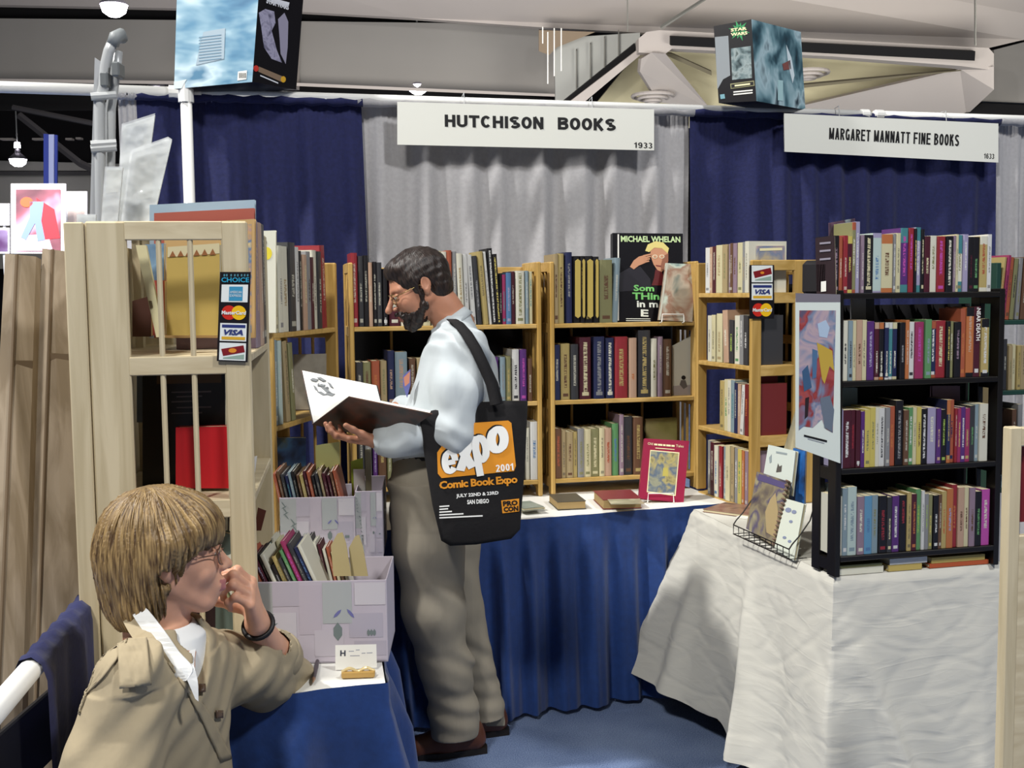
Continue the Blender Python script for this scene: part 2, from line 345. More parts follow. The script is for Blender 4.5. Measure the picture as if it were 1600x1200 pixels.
# ------------------------------------------------------------------ implicit surfaces for bodies and clothes
class SDF:
    def __init__(s, lo, hi, h):
        s.lo = np.array(lo, np.float32); s.h = h; s.n = [int(math.ceil((hi[i]-lo[i])/h))+1 for i in range(3)]
        s.f = np.full(s.n, 1.0, np.float32); s.ax = [s.lo[i]+h*np.arange(s.n[i], dtype=np.float32) for i in range(3)]
    def sub(s, lo, hi):
        sl = []
        for i in range(3):
            a = max(0, int((lo[i]-s.lo[i])/s.h)-1); b = min(s.n[i], int((hi[i]-s.lo[i])/s.h)+3)
            if b <= a: return None
            sl.append(slice(a, b))
        return tuple(sl), s.ax[0][sl[0]][:, None, None], s.ax[1][sl[1]][None, :, None], s.ax[2][sl[2]][None, None, :]
    def app(s, fn, lo, hi, k=0.01, op='u'):
        m = 0.03+k; r = s.sub([a-m for a in lo], [a+m for a in hi])
        if r is None: return
        sl, X, Y, Z = r; d = fn(X, Y, Z).astype(np.float32); f = s.f[sl]
        if op == 'u': h = np.maximum(k-np.abs(f-d), 0)/k; s.f[sl] = np.minimum(f, d)-h*h*k*0.25
        elif op == 's': h = np.maximum(k-np.abs(-f-d), 0)/k; s.f[sl] = np.maximum(f, -d)+h*h*k*0.25
        elif op == 'disp': s.f[sl] = f+d
        elif op == 'i': s.f[sl] = np.maximum(f, d)
    def cap(s, a, b, ra, rb, k=0.012, op='u'):
        a = np.array(a, np.float32); b = np.array(b, np.float32); ab = b-a; L2 = float(ab@ab)+1e-12; R = max(ra, rb)
        def fn(X, Y, Z):
            t = np.clip(((X-a[0])*ab[0]+(Y-a[1])*ab[1]+(Z-a[2])*ab[2])/L2, 0, 1)
            return np.sqrt((X-a[0]-t*ab[0])**2+(Y-a[1]-t*ab[1])**2+(Z-a[2]-t*ab[2])**2)-(ra+(rb-ra)*t)
        s.app(fn, np.minimum(a, b)-R, np.maximum(a, b)+R, k, op)
    def chain(s, pts, rs, k=0.012, op='u'):
        for i in range(len(pts)-1): s.cap(pts[i], pts[i+1], rs[i], rs[i+1], k, op)
    def ell(s, c, r, M=None, k=0.012, op='u'):
        c = np.array(c, np.float32); r = np.array(r, np.float32); M = np.eye(3) if M is None else np.array(M, dtype=float); R = float(r.max())
        def fn(X, Y, Z):
            dx, dy, dz = X-c[0], Y-c[1], Z-c[2]
            l = [dx*M[0, i]+dy*M[1, i]+dz*M[2, i] for i in range(3)]   # columns of M = local axes
            k0 = np.sqrt(sum((l[i]/r[i])**2 for i in range(3))); k1 = np.sqrt(sum((l[i]/r[i]**2)**2 for i in range(3)))+1e-9
            return k0*(k0-1)/k1
        s.app(fn, c-R, c+R, k, op)
    def loft(s, keys, k=0.02, yaw=0.0, op='u', p=2.0):
        """keys: (z, cx, cy, rx, ry)"""
        K = np.array(sorted(keys), np.float32); cy, sy = math.cos(yaw), math.sin(yaw)
        def fn(X, Y, Z):
            z = Z[0, 0, :]; q = [np.interp(z, K[:, 0], K[:, i])[None, None, :] for i in (1, 2, 3, 4)]
            dx = X-q[0]; dy = Y-q[1]; u = dx*cy+dy*sy; v = -dx*sy+dy*cy
            d = ((np.abs(u/q[2])**p+np.abs(v/q[3])**p)**(1/p)-1)*np.minimum(q[2], q[3])
            return np.maximum(d, np.maximum(K[0, 0]-Z, Z-K[-1, 0]))
        R = max(K[:, 3].max(), K[:, 4].max())
        s.app(fn, (K[:, 1].min()-R, K[:, 2].min()-R, K[0, 0]), (K[:, 1].max()+R, K[:, 2].max()+R, K[-1, 0]), k, op)
    def disp(s, fn, lo, hi): s.app(fn, lo, hi, 0.001, 'disp')
    def mesh(s, name, mats, matfn=None):
        f = s.f.copy(); f[0] = f[-1] = 1; f[:, 0] = f[:, -1] = 1; f[:, :, 0] = f[:, :, -1] = 1
        ins = f < 0; nx, ny, nz = f.shape
        c = np.zeros((nx-1, ny-1, nz-1), np.uint8)
        offs = [(i, j, k) for i in (0, 1) for j in (0, 1) for k in (0, 1)]
        for (i, j, k) in offs: c += ins[i:nx-1+i, j:ny-1+j, k:nz-1+k]
        act = np.argwhere((c > 0) & (c < 8)); n = len(act)
        idm = np.full(c.shape, -1, np.int32); idm[act[:, 0], act[:, 1], act[:, 2]] = np.arange(n)
        val = np.stack([f[act[:, 0]+i, act[:, 1]+j, act[:, 2]+k] for (i, j, k) in offs], 1)
        pos = np.zeros((n, 3)); cnt = np.zeros(n)
        for a in range(8):
            for b in range(a+1, 8):
                d = [offs[b][i]-offs[a][i] for i in range(3)]
                if sum(abs(x) for x in d) != 1: continue
                fa, fb = val[:, a], val[:, b]; cr = (fa < 0) != (fb < 0); t = np.where(cr, fa/(fa-fb+1e-12), 0)
                for i in range(3): pos[:, i] += np.where(cr, offs[a][i]+t*d[i], 0)
                cnt += cr
        pos = (pos/cnt[:, None]+act)*s.h+s.lo
        quads = []
        for ax in range(3):
            sh = [slice(None)]*3; sh2 = [slice(None)]*3; sh[ax] = slice(0, -1); sh2[ax] = slice(1, None)
            e = ins[tuple(sh)] != ins[tuple(sh2)]; idx = np.argwhere(e); o = [i for i in range(3) if i != ax]
            idx = idx[(idx[:, o[0]] > 0) & (idx[:, o[1]] > 0) & (idx[:, o[0]] < f.shape[o[0]]-1) & (idx[:, o[1]] < f.shape[o[1]]-1)]
            if not len(idx): continue
            sg = ins[idx[:, 0], idx[:, 1], idx[:, 2]]
            def cell(da, db):
                q = idx.copy(); q[:, o[0]] += da; q[:, o[1]] += db; return idm[q[:, 0], q[:, 1], q[:, 2]]
            Q = np.stack([cell(-1, -1), cell(0, -1), cell(0, 0), cell(-1, 0)], 1)
            flip = sg if ax != 1 else ~sg
            Q[~flip] = Q[~flip][:, ::-1]; quads.append(Q)
        Q = np.concatenate(quads); Q = Q[(Q >= 0).all(1)]
        me = bpy.data.meshes.new(name); me.vertices.add(n); me.vertices.foreach_set('co', pos.astype(np.float32).ravel())
        m = len(Q); me.loops.add(m*4); me.loops.foreach_set('vertex_index', Q.astype(np.int32).ravel())
        me.polygons.add(m); me.polygons.foreach_set('loop_start', np.arange(0, m*4, 4, dtype=np.int32))
        try: me.polygons.foreach_set('loop_total', np.full(m, 4, np.int32))
        except Exception: pass
        for mm in mats: me.materials.append(mm)
        if matfn is not None:
            cen = pos[Q].mean(1); me.polygons.foreach_set('material_index', matfn(cen).astype(np.int32))
        me.polygons.foreach_set('use_smooth', np.ones(m, bool)); me.update(calc_edges=True); me.validate(); return me
def V3(v): return np.array(v, float)
def frame3(fwd, up):
    f = Vector(fwd).normalized(); l = Vector(up).cross(f).normalized(); u = f.cross(l).normalized()
    return np.array([[f.x, l.x, u.x], [f.y, l.y, u.y], [f.z, l.z, u.z]])   # columns fwd, left, up
# ================================================================== SETTING
X3, Y3 = Vector((1, 0, 0)), Vector((0, 1, 0))
def carpet():
    m, nt, b = newmat('blue_carpet'); b.inputs['Roughness'].default_value = 0.95
    tc = nt.nodes.new('ShaderNodeTexCoord')
    n1 = nt.nodes.new('ShaderNodeTexNoise'); n1.inputs['Scale'].default_value = 3.0; n1.inputs['Detail'].default_value = 3
    n2 = nt.nodes.new('ShaderNodeTexNoise'); n2.inputs['Scale'].default_value = 260; n2.inputs['Detail'].default_value = 2
    for n in (n1, n2): nt.links.new(tc.outputs['Object'], n.inputs['Vector'])
    mx = nt.nodes.new('ShaderNodeMath'); mx.operation = 'MULTIPLY_ADD'; mx.inputs[1].default_value = 0.55
    nt.links.new(n1.outputs['Fac'], mx.inputs[0]); nt.links.new(n2.outputs['Fac'], mx.inputs[2])
    r = nt.nodes.new('ShaderNodeValToRGB'); r.color_ramp.elements[0].color = C('#41547c'); r.color_ramp.elements[1].color = C('#8294b4')
    r.color_ramp.elements[0].position = 0.55; r.color_ramp.elements[1].position = 1.0
    nt.links.new(mx.outputs[0], r.inputs[0]); nt.links.new(r.outputs[0], b.inputs['Base Color'])
    bp = nt.nodes.new('ShaderNodeBump'); bp.inputs['Strength'].default_value = 0.6; bp.inputs['Distance'].default_value = 0.006
    nt.links.new(n2.outputs['Fac'], bp.inputs['Height']); nt.links.new(bp.outputs[0], b.inputs['Normal']); return m
b = B(); b.box((0, 0, 0), X3, Y3, UP, (-30, 30), (-8, 45), (-0.1, 0), carpet()); b.obj('floor', kind='structure', origin=(0, 0, 0))
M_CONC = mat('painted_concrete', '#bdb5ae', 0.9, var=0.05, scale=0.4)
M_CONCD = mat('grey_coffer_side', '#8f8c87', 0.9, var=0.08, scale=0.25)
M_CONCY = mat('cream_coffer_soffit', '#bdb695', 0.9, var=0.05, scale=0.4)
M_SLOT = mat('dark_service_slot', '#0b0a0c', 0.9)
def slab(name, pts, Y, m, th=0.4, lab=None):
    """structural piece of the hall roof: pts = (x, y[, Y]) surveyed points at distance Y; th = its real thickness"""
    P = [J(p[0], p[1], p[2] if len(p) > 2 else Y) for p in pts]
    b = B(); b.prism(P, Vector((0, th, 0.05)), m); return b.obj(name, kind='structure', label=lab)
# roof deck high above everything (closes the hall)
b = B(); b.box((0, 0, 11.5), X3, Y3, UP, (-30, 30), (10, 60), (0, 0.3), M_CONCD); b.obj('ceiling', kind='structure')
# beam soffit nearest to us
slab('trim_1', [(-300, 2, 24), (275, 13, 24), (462, 18, 24), (640, 28, 24), (850, 43, 24), (1000, 51, 24), (1215, 60, 24), (1545, 75, 24), (1600, 62, 24), (2000, 10, 24), (2000, -260, 19), (-300, -260, 19)], 24, M_CONC)
# dark service slot, hanging grey side, second slot
slab('trim_2', [(-300, -2), (640, 20), (850, 40), (850, 60), (-300, 34)], 25.2, M_SLOT)
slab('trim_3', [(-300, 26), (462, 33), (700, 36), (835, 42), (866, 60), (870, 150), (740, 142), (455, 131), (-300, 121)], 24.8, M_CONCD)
slab('trim_4', [(-300, 118), (460, 128), (742, 140), (900, 160), (900, 172), (-300, 172)], 26.5, M_SLOT)
slab('trim_5', [(440, 12), (463, 12), (461, 138), (447, 138)], 24.2, M_CONC, 0.5)
slab('trim_6', [(-300, 119), (455, 129), (870, 147), (870, 151), (740, 146), (455, 134), (-300, 124)], 24.3, M_CONC, 0.3)
# diagonal beam on the right of the grey side
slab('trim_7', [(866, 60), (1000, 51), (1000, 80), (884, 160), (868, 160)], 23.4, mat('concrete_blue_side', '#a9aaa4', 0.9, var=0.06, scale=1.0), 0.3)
for k, x in enumerate((900, 922, 944, 966)):
    slab('trim_8', [(x, 80-(x-900)*0.45), (x+1.4, 79-(x-900)*0.45), (x+1.4, 140-(x-900)*0.75), (x, 141-(x-900)*0.75)], 23.3, mat('panel_joint_shadow_gap', '#77766f', 0.9), 0.05)
slab('trim_9', [(992, 68), (996, 84), (893, 162), (876, 162)], 23.2, M_SLOT, 0.2)
slab('trim_10', [(996, 78), (1003, 84), (910, 162), (886, 162)], 22.9, M_CONC, 0.3)
slab('trim_11', [(842, 47), (930, 50), (870, 74), (858, 86), (842, 80)], 23.2, mat('brown_recess', '#8a7a66', 0.9), 0.2)
# coffer band with slot
slab('trim_12', [(998, 60), (1010, 50), (1030, 47), (1215, 57), (1545, 75), (1553, 84), (1553, 110), (1500, 103), (1300, 88), (1050, 76), (1040, 84), (998, 82)], 22.5, M_CONC, 0.5)
slab('trim_13', [(1048, 57), (1524, 80), (1523, 95), (1048, 71)], 22.3, M_SLOT, 0.15)
slab('trim_14', [(1000, 78), (1050, 74), (1300, 86), (1553, 106), (1400, 200), (900, 200)], 24.5, M_CONCY, 0.4)
b = B()
b.prism([J(1040, 84, 22.4), J(1018, 82, 22.4), J(1002, 92, 22.4), J(1000, 112, 22.6), J(1030, 160, 23.6), J(1110, 170, 24.4)], Vector((0, 0.5, 0.1)), M_CONC)
b.prism([J(1553, 104, 22.4), J(1500, 108, 23.0), J(1240, 168, 24.2), J(1510, 180, 24.2), J(1553, 140, 22.6)], Vector((0, 0.5, 0.1)), M_CONC)
b.obj('trim_15', kind='structure')
slab('trim_16', [(1240, 134), (1540, 106), (1500, 111), (1240, 139)], 23.0, mat('coffer_edge', '#6b6552', 0.9), 0.1)
slab('trim_17', [(1030, 82), (1050, 84), (1112, 112), (1112, 118)], 23.0, MATS['coffer_edge'], 0.1)
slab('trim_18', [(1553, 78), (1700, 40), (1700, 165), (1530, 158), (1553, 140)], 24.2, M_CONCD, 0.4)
slab('trim_19', [(1535, 161), (1700, 168), (1700, 186), (1510, 178)], 24.0, M_SLOT, 0.3)
for pts in ([(980, 0), (981.5, 0), (981.5, 50), (980, 50)], [(1524, 0), (1525.5, 0), (1525.5, 72), (1524, 72)], [(1108, -5), (1111, -5), (1034, 46), (1032, 44)]):
    slab('trim_20', pts, 18.5, MATS['panel_joint_shadow_gap'], 0.05)
# round ceiling diffusers
def ring(cx, cy, Y, R, lab):
    c = J(cx, cy, Y); t = thing('air_diffuser', c, lab, 'ceiling vent')
    for i, (r0, z) in enumerate(((R, 0), (R*0.68, -0.05), (R*0.36, -0.1))):
        b = B(); b.tube([c+Vector((math.cos(a)*r0, math.sin(a)*r0, z)) for a in [2*math.pi*k/24 for k in range(25)]], R*0.09, M_CONC, 6); b.obj('ring', t)
ring(1262, 114, 23.6, 0.42, 'round cream air diffuser in the coffer, beside the toy box on the pipe')
ring(1020, 150, 23.6, 0.42, 'round cream air diffuser in the coffer, above the right end of the first booth sign')
# hanging threaded rods
t = thing('hanging_conduit', J(858, 45, 20), 'cluster of thin white rods hanging below the roof beam', 'conduit')
for (x, y0, y1) in ((848, 42, 68), (856, 50, 131), (866, 44, 119), (877, 44, 111)):
    b = B(); b.tube([J(x, y0, 20), J(x, y1, 20)], 0.012, M_WHITE, 6); b.obj('rod', t)
# hall lamps
M_LAMP = mat('lamp_glow', (1.0, 0.93, 1.0, 1), 0.5, emit=14)
def lamp(x, y, Y, w, lab, tall=0.0):
    c = J(x, y, Y); R = w/2/F*Y; t = thing('hall_lamp', c, lab, 'ceiling lamp', 'high bay lamps under the hall roof')
    b = B(); n = 20
    prof = [(R*1.0, 0), (R*0.98, R*0.12), (R*0.55, R*0.55), (R*0.3, R*0.8), (R*0.28, R*1.1), (0.01, R*1.15)]
    vs = [c+Vector((math.cos(2*math.pi*k/n)*r, math.sin(2*math.pi*k/n)*r, z)) for r, z in prof for k in range(n)]
    fs = [(i*n+k, i*n+(k+1) % n, (i+1)*n+(k+1) % n, (i+1)*n+k) for i in range(len(prof)-1) for k in range(n)]
    b.add(vs, fs, mat('lamp_housing', '#8b8892', 0.4, metal=0.5)); b.obj('reflector', t, smooth=True)
    b = B(); vs = [c+Vector((math.cos(2*math.pi*k/n)*r, math.sin(2*math.pi*k/n)*r, z)) for r, z in ((R*0.96, 0.0), (R*0.82, -R*0.5), (R*0.4, -R*0.8)) for k in range(n)]
    fs = [(i*n+k, i*n+(k+1) % n, (i+1)*n+(k+1) % n, (i+1)*n+k) for i in range(2) for k in range(n)]+[tuple(2*n+k for k in range(n))]
    b.add(vs, fs, M_LAMP); b.obj('lens', t, smooth=True)
    if tall:
        b = B(); q = c+Vector((0, 0, R*tall)); b.tube([q, q+Vector((0, 0, R*0.6))], [R*0.36, R*0.3], M_LAMP, 12); b.obj('upper_glow', t)
    b = B(); b.tube([c+Vector((0, 0, R*1.1)), Vector((c.x, c.y, 11.5))], 0.02, M_STEEL, 6); b.obj('stem', t)
lamp(178, 8, 17, 42, 'glowing hall lamp at the top edge, left of the big blue box')
lamp(245, 137, 26, 30, 'glowing two tier hall lamp just above the left end of the navy drape', 1.3)
lamp(653, 134, 25, 32, 'glowing hall lamp just above the pipe, over the first booth sign')
lamp(28, 249, 34, 27, 'glowing hall lamp in the dark, above the framed posters at far left', 1.3)
# far hall seen on the left
b = B(); b.box((0, 0, 0), X3, Y3, UP, (-30, 30), (40, 40.5), (0, 11.5), mat('far_dark_wall', '#141216', 0.9)); b.obj('wall_back', kind='structure')
slab('trim_21', [(-200, 246), (260, 258), (260, 420), (-200, 420)], 36, mat('far_pale_wall', '#a09f9a', 0.9, var=0.1, scale=0.2), 0.4)
slab('trim_22', [(-200, 268), (260, 268), (260, 274), (-200, 274)], 35.8, mat('far_rail', '#4c4b4c', 0.9), 0.2)
slab('trim_23', [(-200, 160), (-200, 246), (260, 258), (260, 160)], 38, MATS['far_dark_wall'], 0.4)
t = thing('hanging_banner', J(78, 285, 15), 'tall narrow blue and white banner hanging far behind the posters', 'banner')
b = B(); b.prism([J(68, 209, 15), J(89, 211, 15), J(89, 288, 15), J(68, 288, 15)], Vector((0, 0.03, 0)), mat('banner_blue', '#2f3f93', 0.7)); b.obj('blue_cloth', t)
b = B(); b.prism([J(76, 210, 14.97), J(84, 210, 14.97), J(84, 288, 14.97), J(76, 288, 14.97)], Vector((0, 0.02, 0)), mat('banner_white', '#a9b1d6', 0.7)); b.obj('white_stripe', t)
t = thing('truss', J(150, 240, 20), 'dark lighting truss running across the far hall', 'truss')
b = B(); b.tube([J(30, 180, 20), J(125, 255, 20), J(200, 290, 20)], 0.07, mat('black_truss', '#2b292b', 0.6), 6); b.tube([J(20, 168, 20), J(180, 200, 20)], 0.05, MATS['black_truss'], 6); b.obj('truss_tube', t)
for (x0, x1, y) in ((0, 20, 217), (50, 68, 217), (102, 112, 217), (118, 126, 216)):
    b = B(); b.prism([J(x0, y-1.5, 33), J(x1, y-1.5, 33), J(x1, y+1.5, 33), J(x0, y+1.5, 33)], Vector((0, 0.2, 0)), M_CONC)
    b.obj('ceiling_duct', label='short pale duct piece %s in the dark far ceiling' % {0: 'at the frame edge', 50: 'left of the blue banner', 102: 'right of the blue banner', 118: 'second to the right of the banner'}[x0], cat='duct')
# bright framed posters of the neighbouring stand
M_BRW = mat('bright_white_mount', '#fbf6f6', 0.6, g=1.0)
def posterboard(x0, y0, x1, y1, Y, lab, cols, seed, inner=(8, 9, 8, 3), figure=False):
    pl = Pl(J(x0, y1, Y), dirv(4)); t = thing('framed_poster', J((x0+x1)/2, y1, Y), lab, 'poster')
    patch(pl, [(x0, y0), (x1, y0), (x1, y1), (x0, y1)], M_BRW, t, 'mount', off=0, thick=0.012)
    a, b_, c, d = inner
    patch(pl, [(x0+a, y0+b_), (x1-c, y0+b_), (x1-c, y1-d), (x0+a, y1-d)], art('poster_print_%d' % seed, cols, 2.5, seed=seed), t, 'print', off=0.003)
    for xx in (x0+8, x1-8):
        p_ = pl.hit(xx, y1-4, -.02); b = B(); b.tube([p_, Vector((p_.x, p_.y, 0))], .012, M_STEEL, 6); b.obj('leg', t)
    if figure:
        red, blue = mat('print_red', '#d8313a', 0.5), mat('print_blue', '#7488ab', 0.5)
        patch(pl, [(x0+40, y0+22), (x1-18, y0+40), (x1-9, y0+85), (x0+47, y0+88), (x0+44, y0+50)], red, t, 'red_shape', off=0.005)
        patch(pl, [(x0+30, y0+28), (x0+52, y0+28), (x0+48, y0+58), (x0+54, y0+88), (x0+42, y0+90), (x0+38, y0+62), (x0+24, y0+88), (x0+16, y0+84), (x0+30, y0+52)], blue, t, 'blue_shape', off=0.006)
        patch(pl, ellipse(x0+25, y0+29, 10, 8), mat('print_orange', '#ef5a35', 0.5), t, 'orange_spot', off=0.006)
        patch(pl, [(x0+9, y1-28), (x1-28, y1-30), (x1-20, y1-4), (x0+9, y1-4)], mat('print_pink', '#f3c4e0', 0.5), t, 'pink_glow_print', off=0.004)
posterboard(17, 287, 103, 396, 8.0, 'white mounted poster with a red and blue shape on dark ground', ['#6a5a58', '#3a3234', '#8c5560', '#e6b7d2'], 3, figure=True)
posterboard(100, 299, 136, 396, 8.2, 'plain overexposed white sheet right of the red and blue poster', ['#fdf6ef', '#f8ece4', '#d9b7a8', '#fdf6ef'], 4, (6, 30, 4, 3))
posterboard(-40, 318, 15, 352, 8.1, 'upper small colourful poster at the left frame edge', ['#e8c25a', '#7b5b6a', '#e9e1d8', '#b08a4a'], 5, (3, 6, 3, 3))
posterboard(-40, 356, 15, 396, 8.1, 'lower small purple poster at the left frame edge', ['#4b2f55', '#7b6a8c', '#c9bcd0', '#3a2d3f'], 6, (3, 3, 3, 3))
# light from that stand's own spots falls on them
# ================================================================== DRAPES
PP = Pl(JZ(290, 145, 2.44), dirv(14))
def uof(x, y=300): return PP.uv(x, y)[0]
def drape(name, u0, u1, m, lab, group, seed, back=0.03, ztop=2.425, zbot=0.02, freq=7.0, amp=0.026, lean=(0, 0)):
    rr = random.Random(seed); ph = [rr.uniform(0, 6.28) for _ in range(8)]; fr = [freq*rr.uniform(0.7, 1.5) for _ in range(4)]
    W_ = u1-u0; nu = int(max(60, W_*110)); nv = 26
    def fn(a, b_):
        z = ztop-(ztop-zbot)*b_; s = a*W_
        g = min(1, 0.25+b_*3.0)
        w = s+0.02*math.sin(s*5+ph[0])*b_+0.03*b_*math.sin(s*2.3+ph[5])
        d = amp*g*(math.sin(6.28*fr[0]*w+ph[1])*0.8+0.45*math.sin(6.28*fr[1]*1.7*w+ph[2])+0.35*math.sin(6.28*fr[2]*0.5*w+ph[3]))
        if b_ < 0.06: d += 0.003*math.sin(s*260+ph[4])
        ub = u0+s+(lean[0]*(1-a)+lean[1]*a)*b_
        return PP.at(ub, z-PP.P.z, -back+d)
    b = B(); b.grid(fn, nu, nv, m)
    if True:   # sleeve over the pipe
        b.tube([PP.at(u0+W_*k/30, -0.012+0.003*math.sin(k*2.1), -0.005) for k in range(31)], [0.024+0.003*math.sin(k*1.7) for k in range(31)], m, 8)
    return b.obj(name, smooth=True, fix=False, label=lab, cat='curtain', group=None)
drape('curtain', uof(183, 160), uof(214, 160), M_GREY, 'short grey drape at the far left end of the pipe, behind the metal cart', None, 1)
drape('curtain', uof(210, 160), uof(566, 160), M_NAVY, 'navy pleated drape left of the first booth sign, hanging behind the white post', None, 2, lean=(0, 0.06), freq=5)
drape('curtain', uof(558, 160), uof(1084, 160), M_GREY, 'grey pleated drape hanging behind the sign that names the first booth', None, 3, back=0.055, lean=(0, -0.02), freq=6)
drape('curtain', uof(1080, 168), uof(1562, 190), M_NAVY, 'navy pleated drape behind the condensed lettered sign on the right', None, 4, freq=5)
drape('curtain', uof(1559, 190), uof(1760, 200), M_GREY, 'grey drape cut by the right frame edge, beyond the navy drape', None, 5, back=0.05)
def pipe(u0, u1, lab, rad=0.019, dz=0.0):
    t = thing('drape_pipe', PP.at((u0+u1)/2, dz, 0), lab, 'pipe')
    b = B(); b.tube([PP.at(u0, dz), PP.at(u1, dz)], rad, M_PIPE, 14); b.obj('tube', t, smooth=True)
    for u in (u0+0.03, u1-0.03):
        b = B(); b.tube([PP.at(u-0.02, dz), PP.at(u+0.02, dz)], rad*1.25, M_PIPE, 12); b.obj('end_collar', t)
pipe(-2.6, uof(287, 150)-0.01, 'white crossbar pipe at far left, running out of the frame', 0.024)
pipe(uof(292, 150)+0.01, uof(1362, 175)-0.01, 'long white crossbar pipe carrying the navy and grey drapes', 0.019)
pipe(uof(1362, 175)+0.01, uof(1800, 200), 'white crossbar pipe on the right, from the second sign out of frame', 0.019)
def upright(x, lab, th=0.024, fwd=0.06):
    u = uof(x, 200); t = thing('drape_upright', PP.at(u, -2.44, fwd), lab, 'post')
    b = B(); b.tube([PP.at(u, -2.43, fwd), PP.at(u, 0.01, fwd)], th, M_PIPE, 14); b.obj('pole', t, smooth=True)
    b = B(); b.tube([PP.at(u, -0.05, fwd), PP.at(u, 0.03, fwd)], th*1.35, M_PIPE, 14); b.obj('collar', t)
    b = B(); b.box(PP.at(u, -2.44, fwd), PP.r, -PP.n, UP, (-0.2, 0.2), (-0.2, 0.2), (0, 0.012), M_STEEL, 0.003); b.obj('base_plate', t)
upright(293, 'white upright drape post standing in front of the navy drape at left')
upright(1363, 'white upright drape post mostly hidden behind the right booth sign', 0.02, -0.09)
# side rail at the woman's back with its low drape
RP0, RP1 = JZ(10, 1090, 0.9), JZ(115, 968, 0.9); rdir = (RP1-RP0).normalized(); RS = RP0-rdir*0.5; RE = RP0+rdir*2.85
t = thing('side_rail', (RS.x, RS.y, 0), 'low white side rail pipe at lower left, under a navy drape', 'pipe')
b = B(); b.tube([RS, RE], 0.021, M_PIPE, 14); b.obj('tube', t, smooth=True)
for q in (RS, RE): b = B(); b.tube([(q.x, q.y, 0), (q.x, q.y, 0.92)], 0.02, M_PIPE, 12); b.obj('post', t)
def lowdr(a, b_):
    p = RP0+rdir*(0.13+a*2.5); k = rdir.cross(UP)
    s = a*2.5; d = 0.012*math.sin(s*24+1)*(0.3+b_)+0.004*math.sin(s*55)
    ang = (b_-0.12)/0.12
    if b_ < 0.12: off = k*(-0.026)*math.cos(b_/0.12*3.14); z = 0.9+0.028*math.sin(b_/0.12*3.14)+0.003*math.sin(s*90)
    else: off = k*(0.028+d); z = 0.9-(b_-0.12)/0.88*0.88
    return p*1.0+off+Vector((0, 0, z-0.9))
b = B(); b.grid(lowdr, 160, 30, M_NAVY); b.obj('low_drape', smooth=True, fix=False, label='low navy drape hung over the side rail behind the seated person', cat='curtain')
# ================================================================== BOOTH SIGNS
def sign(pts, lab, text, A, Bp, h, num, nA, nB, nh, bold, space, off=0.05):
    pl = Pl(PP.at(0, 0, off), PP.r); P = [pl.hit(*p) for p in pts]
    t = thing('booth_sign', (P[2]+P[3])/2, lab, 'sign')
    b = B(); b.prism(P, -pl.n*0.006, M_SIGN); b.obj('board', t)
    words = text.split(); full, T_ = strokes(text, bold, space, nA[2]); a = pl.uv(*A); c_ = pl.uv(*Bp)
    x = 0.0
    for wd_ in words:
        i0 = text.index(wd_, int(x)); w0 = strokes(text[:i0]+'|', bold, space, nA[2])[1] if i0 else 0.0
        w0 = sum((bold*.62 if ch == ' ' else bold*{'I': .36, 'M': 1.2, '1': .8}.get(ch, 1.0)+nA[2]) for ch in text[:i0]); w1 = w0+strokes(wd_, bold, space, nA[2])[1]
        f0, f1 = w0/T_, w1/T_; letters_on(pl, wd_, (A[0]+(Bp[0]-A[0])*f0, A[1]+(Bp[1]-A[1])*f0), (A[0]+(Bp[0]-A[0])*f1, A[1]+(Bp[1]-A[1])*f1), h, M_INK, t, 'booth_name', w=bold, t=space, gap=nA[2]); x = i0+len(wd_)
    letters_on(pl, num, nA[:2], nB, nh, M_INK, t, 'booth_number', w=.56, t=.17, gap=.1)
    for k in (0.25, 0.75):
        q = P[0].lerp(P[1], k); b = B(); b.tube([q+UP*0.0-pl.n*0.004, q+UP*0.05-pl.n*0.01, PP.at((q-PP.P).dot(PP.r), 0.022, 0)], 0.002, M_STEEL, 5); b.obj('hook', t)
sign([(621, 159), (1022, 171), (1022, 235), (621, 226)], 'wide white booth sign with bold black wide lettering and small number', 'HUTCHISON  BOOKS', (695, 198), (962, 204.5), 19, '1933', (990.5, 231, .11), (1019, 232), 8.8, .84, .26)
sign([(1225, 177), (1560, 193), (1560, 254), (1226, 237)], 'white booth sign with condensed black lettering, right, on navy drape', 'MARGARET MANNATT FINE BOOKS', (1295, 217.5), (1498, 228.5), 18, '1633', (1537, 247.5, .10), (1553, 248.5), 8, .45, .165)
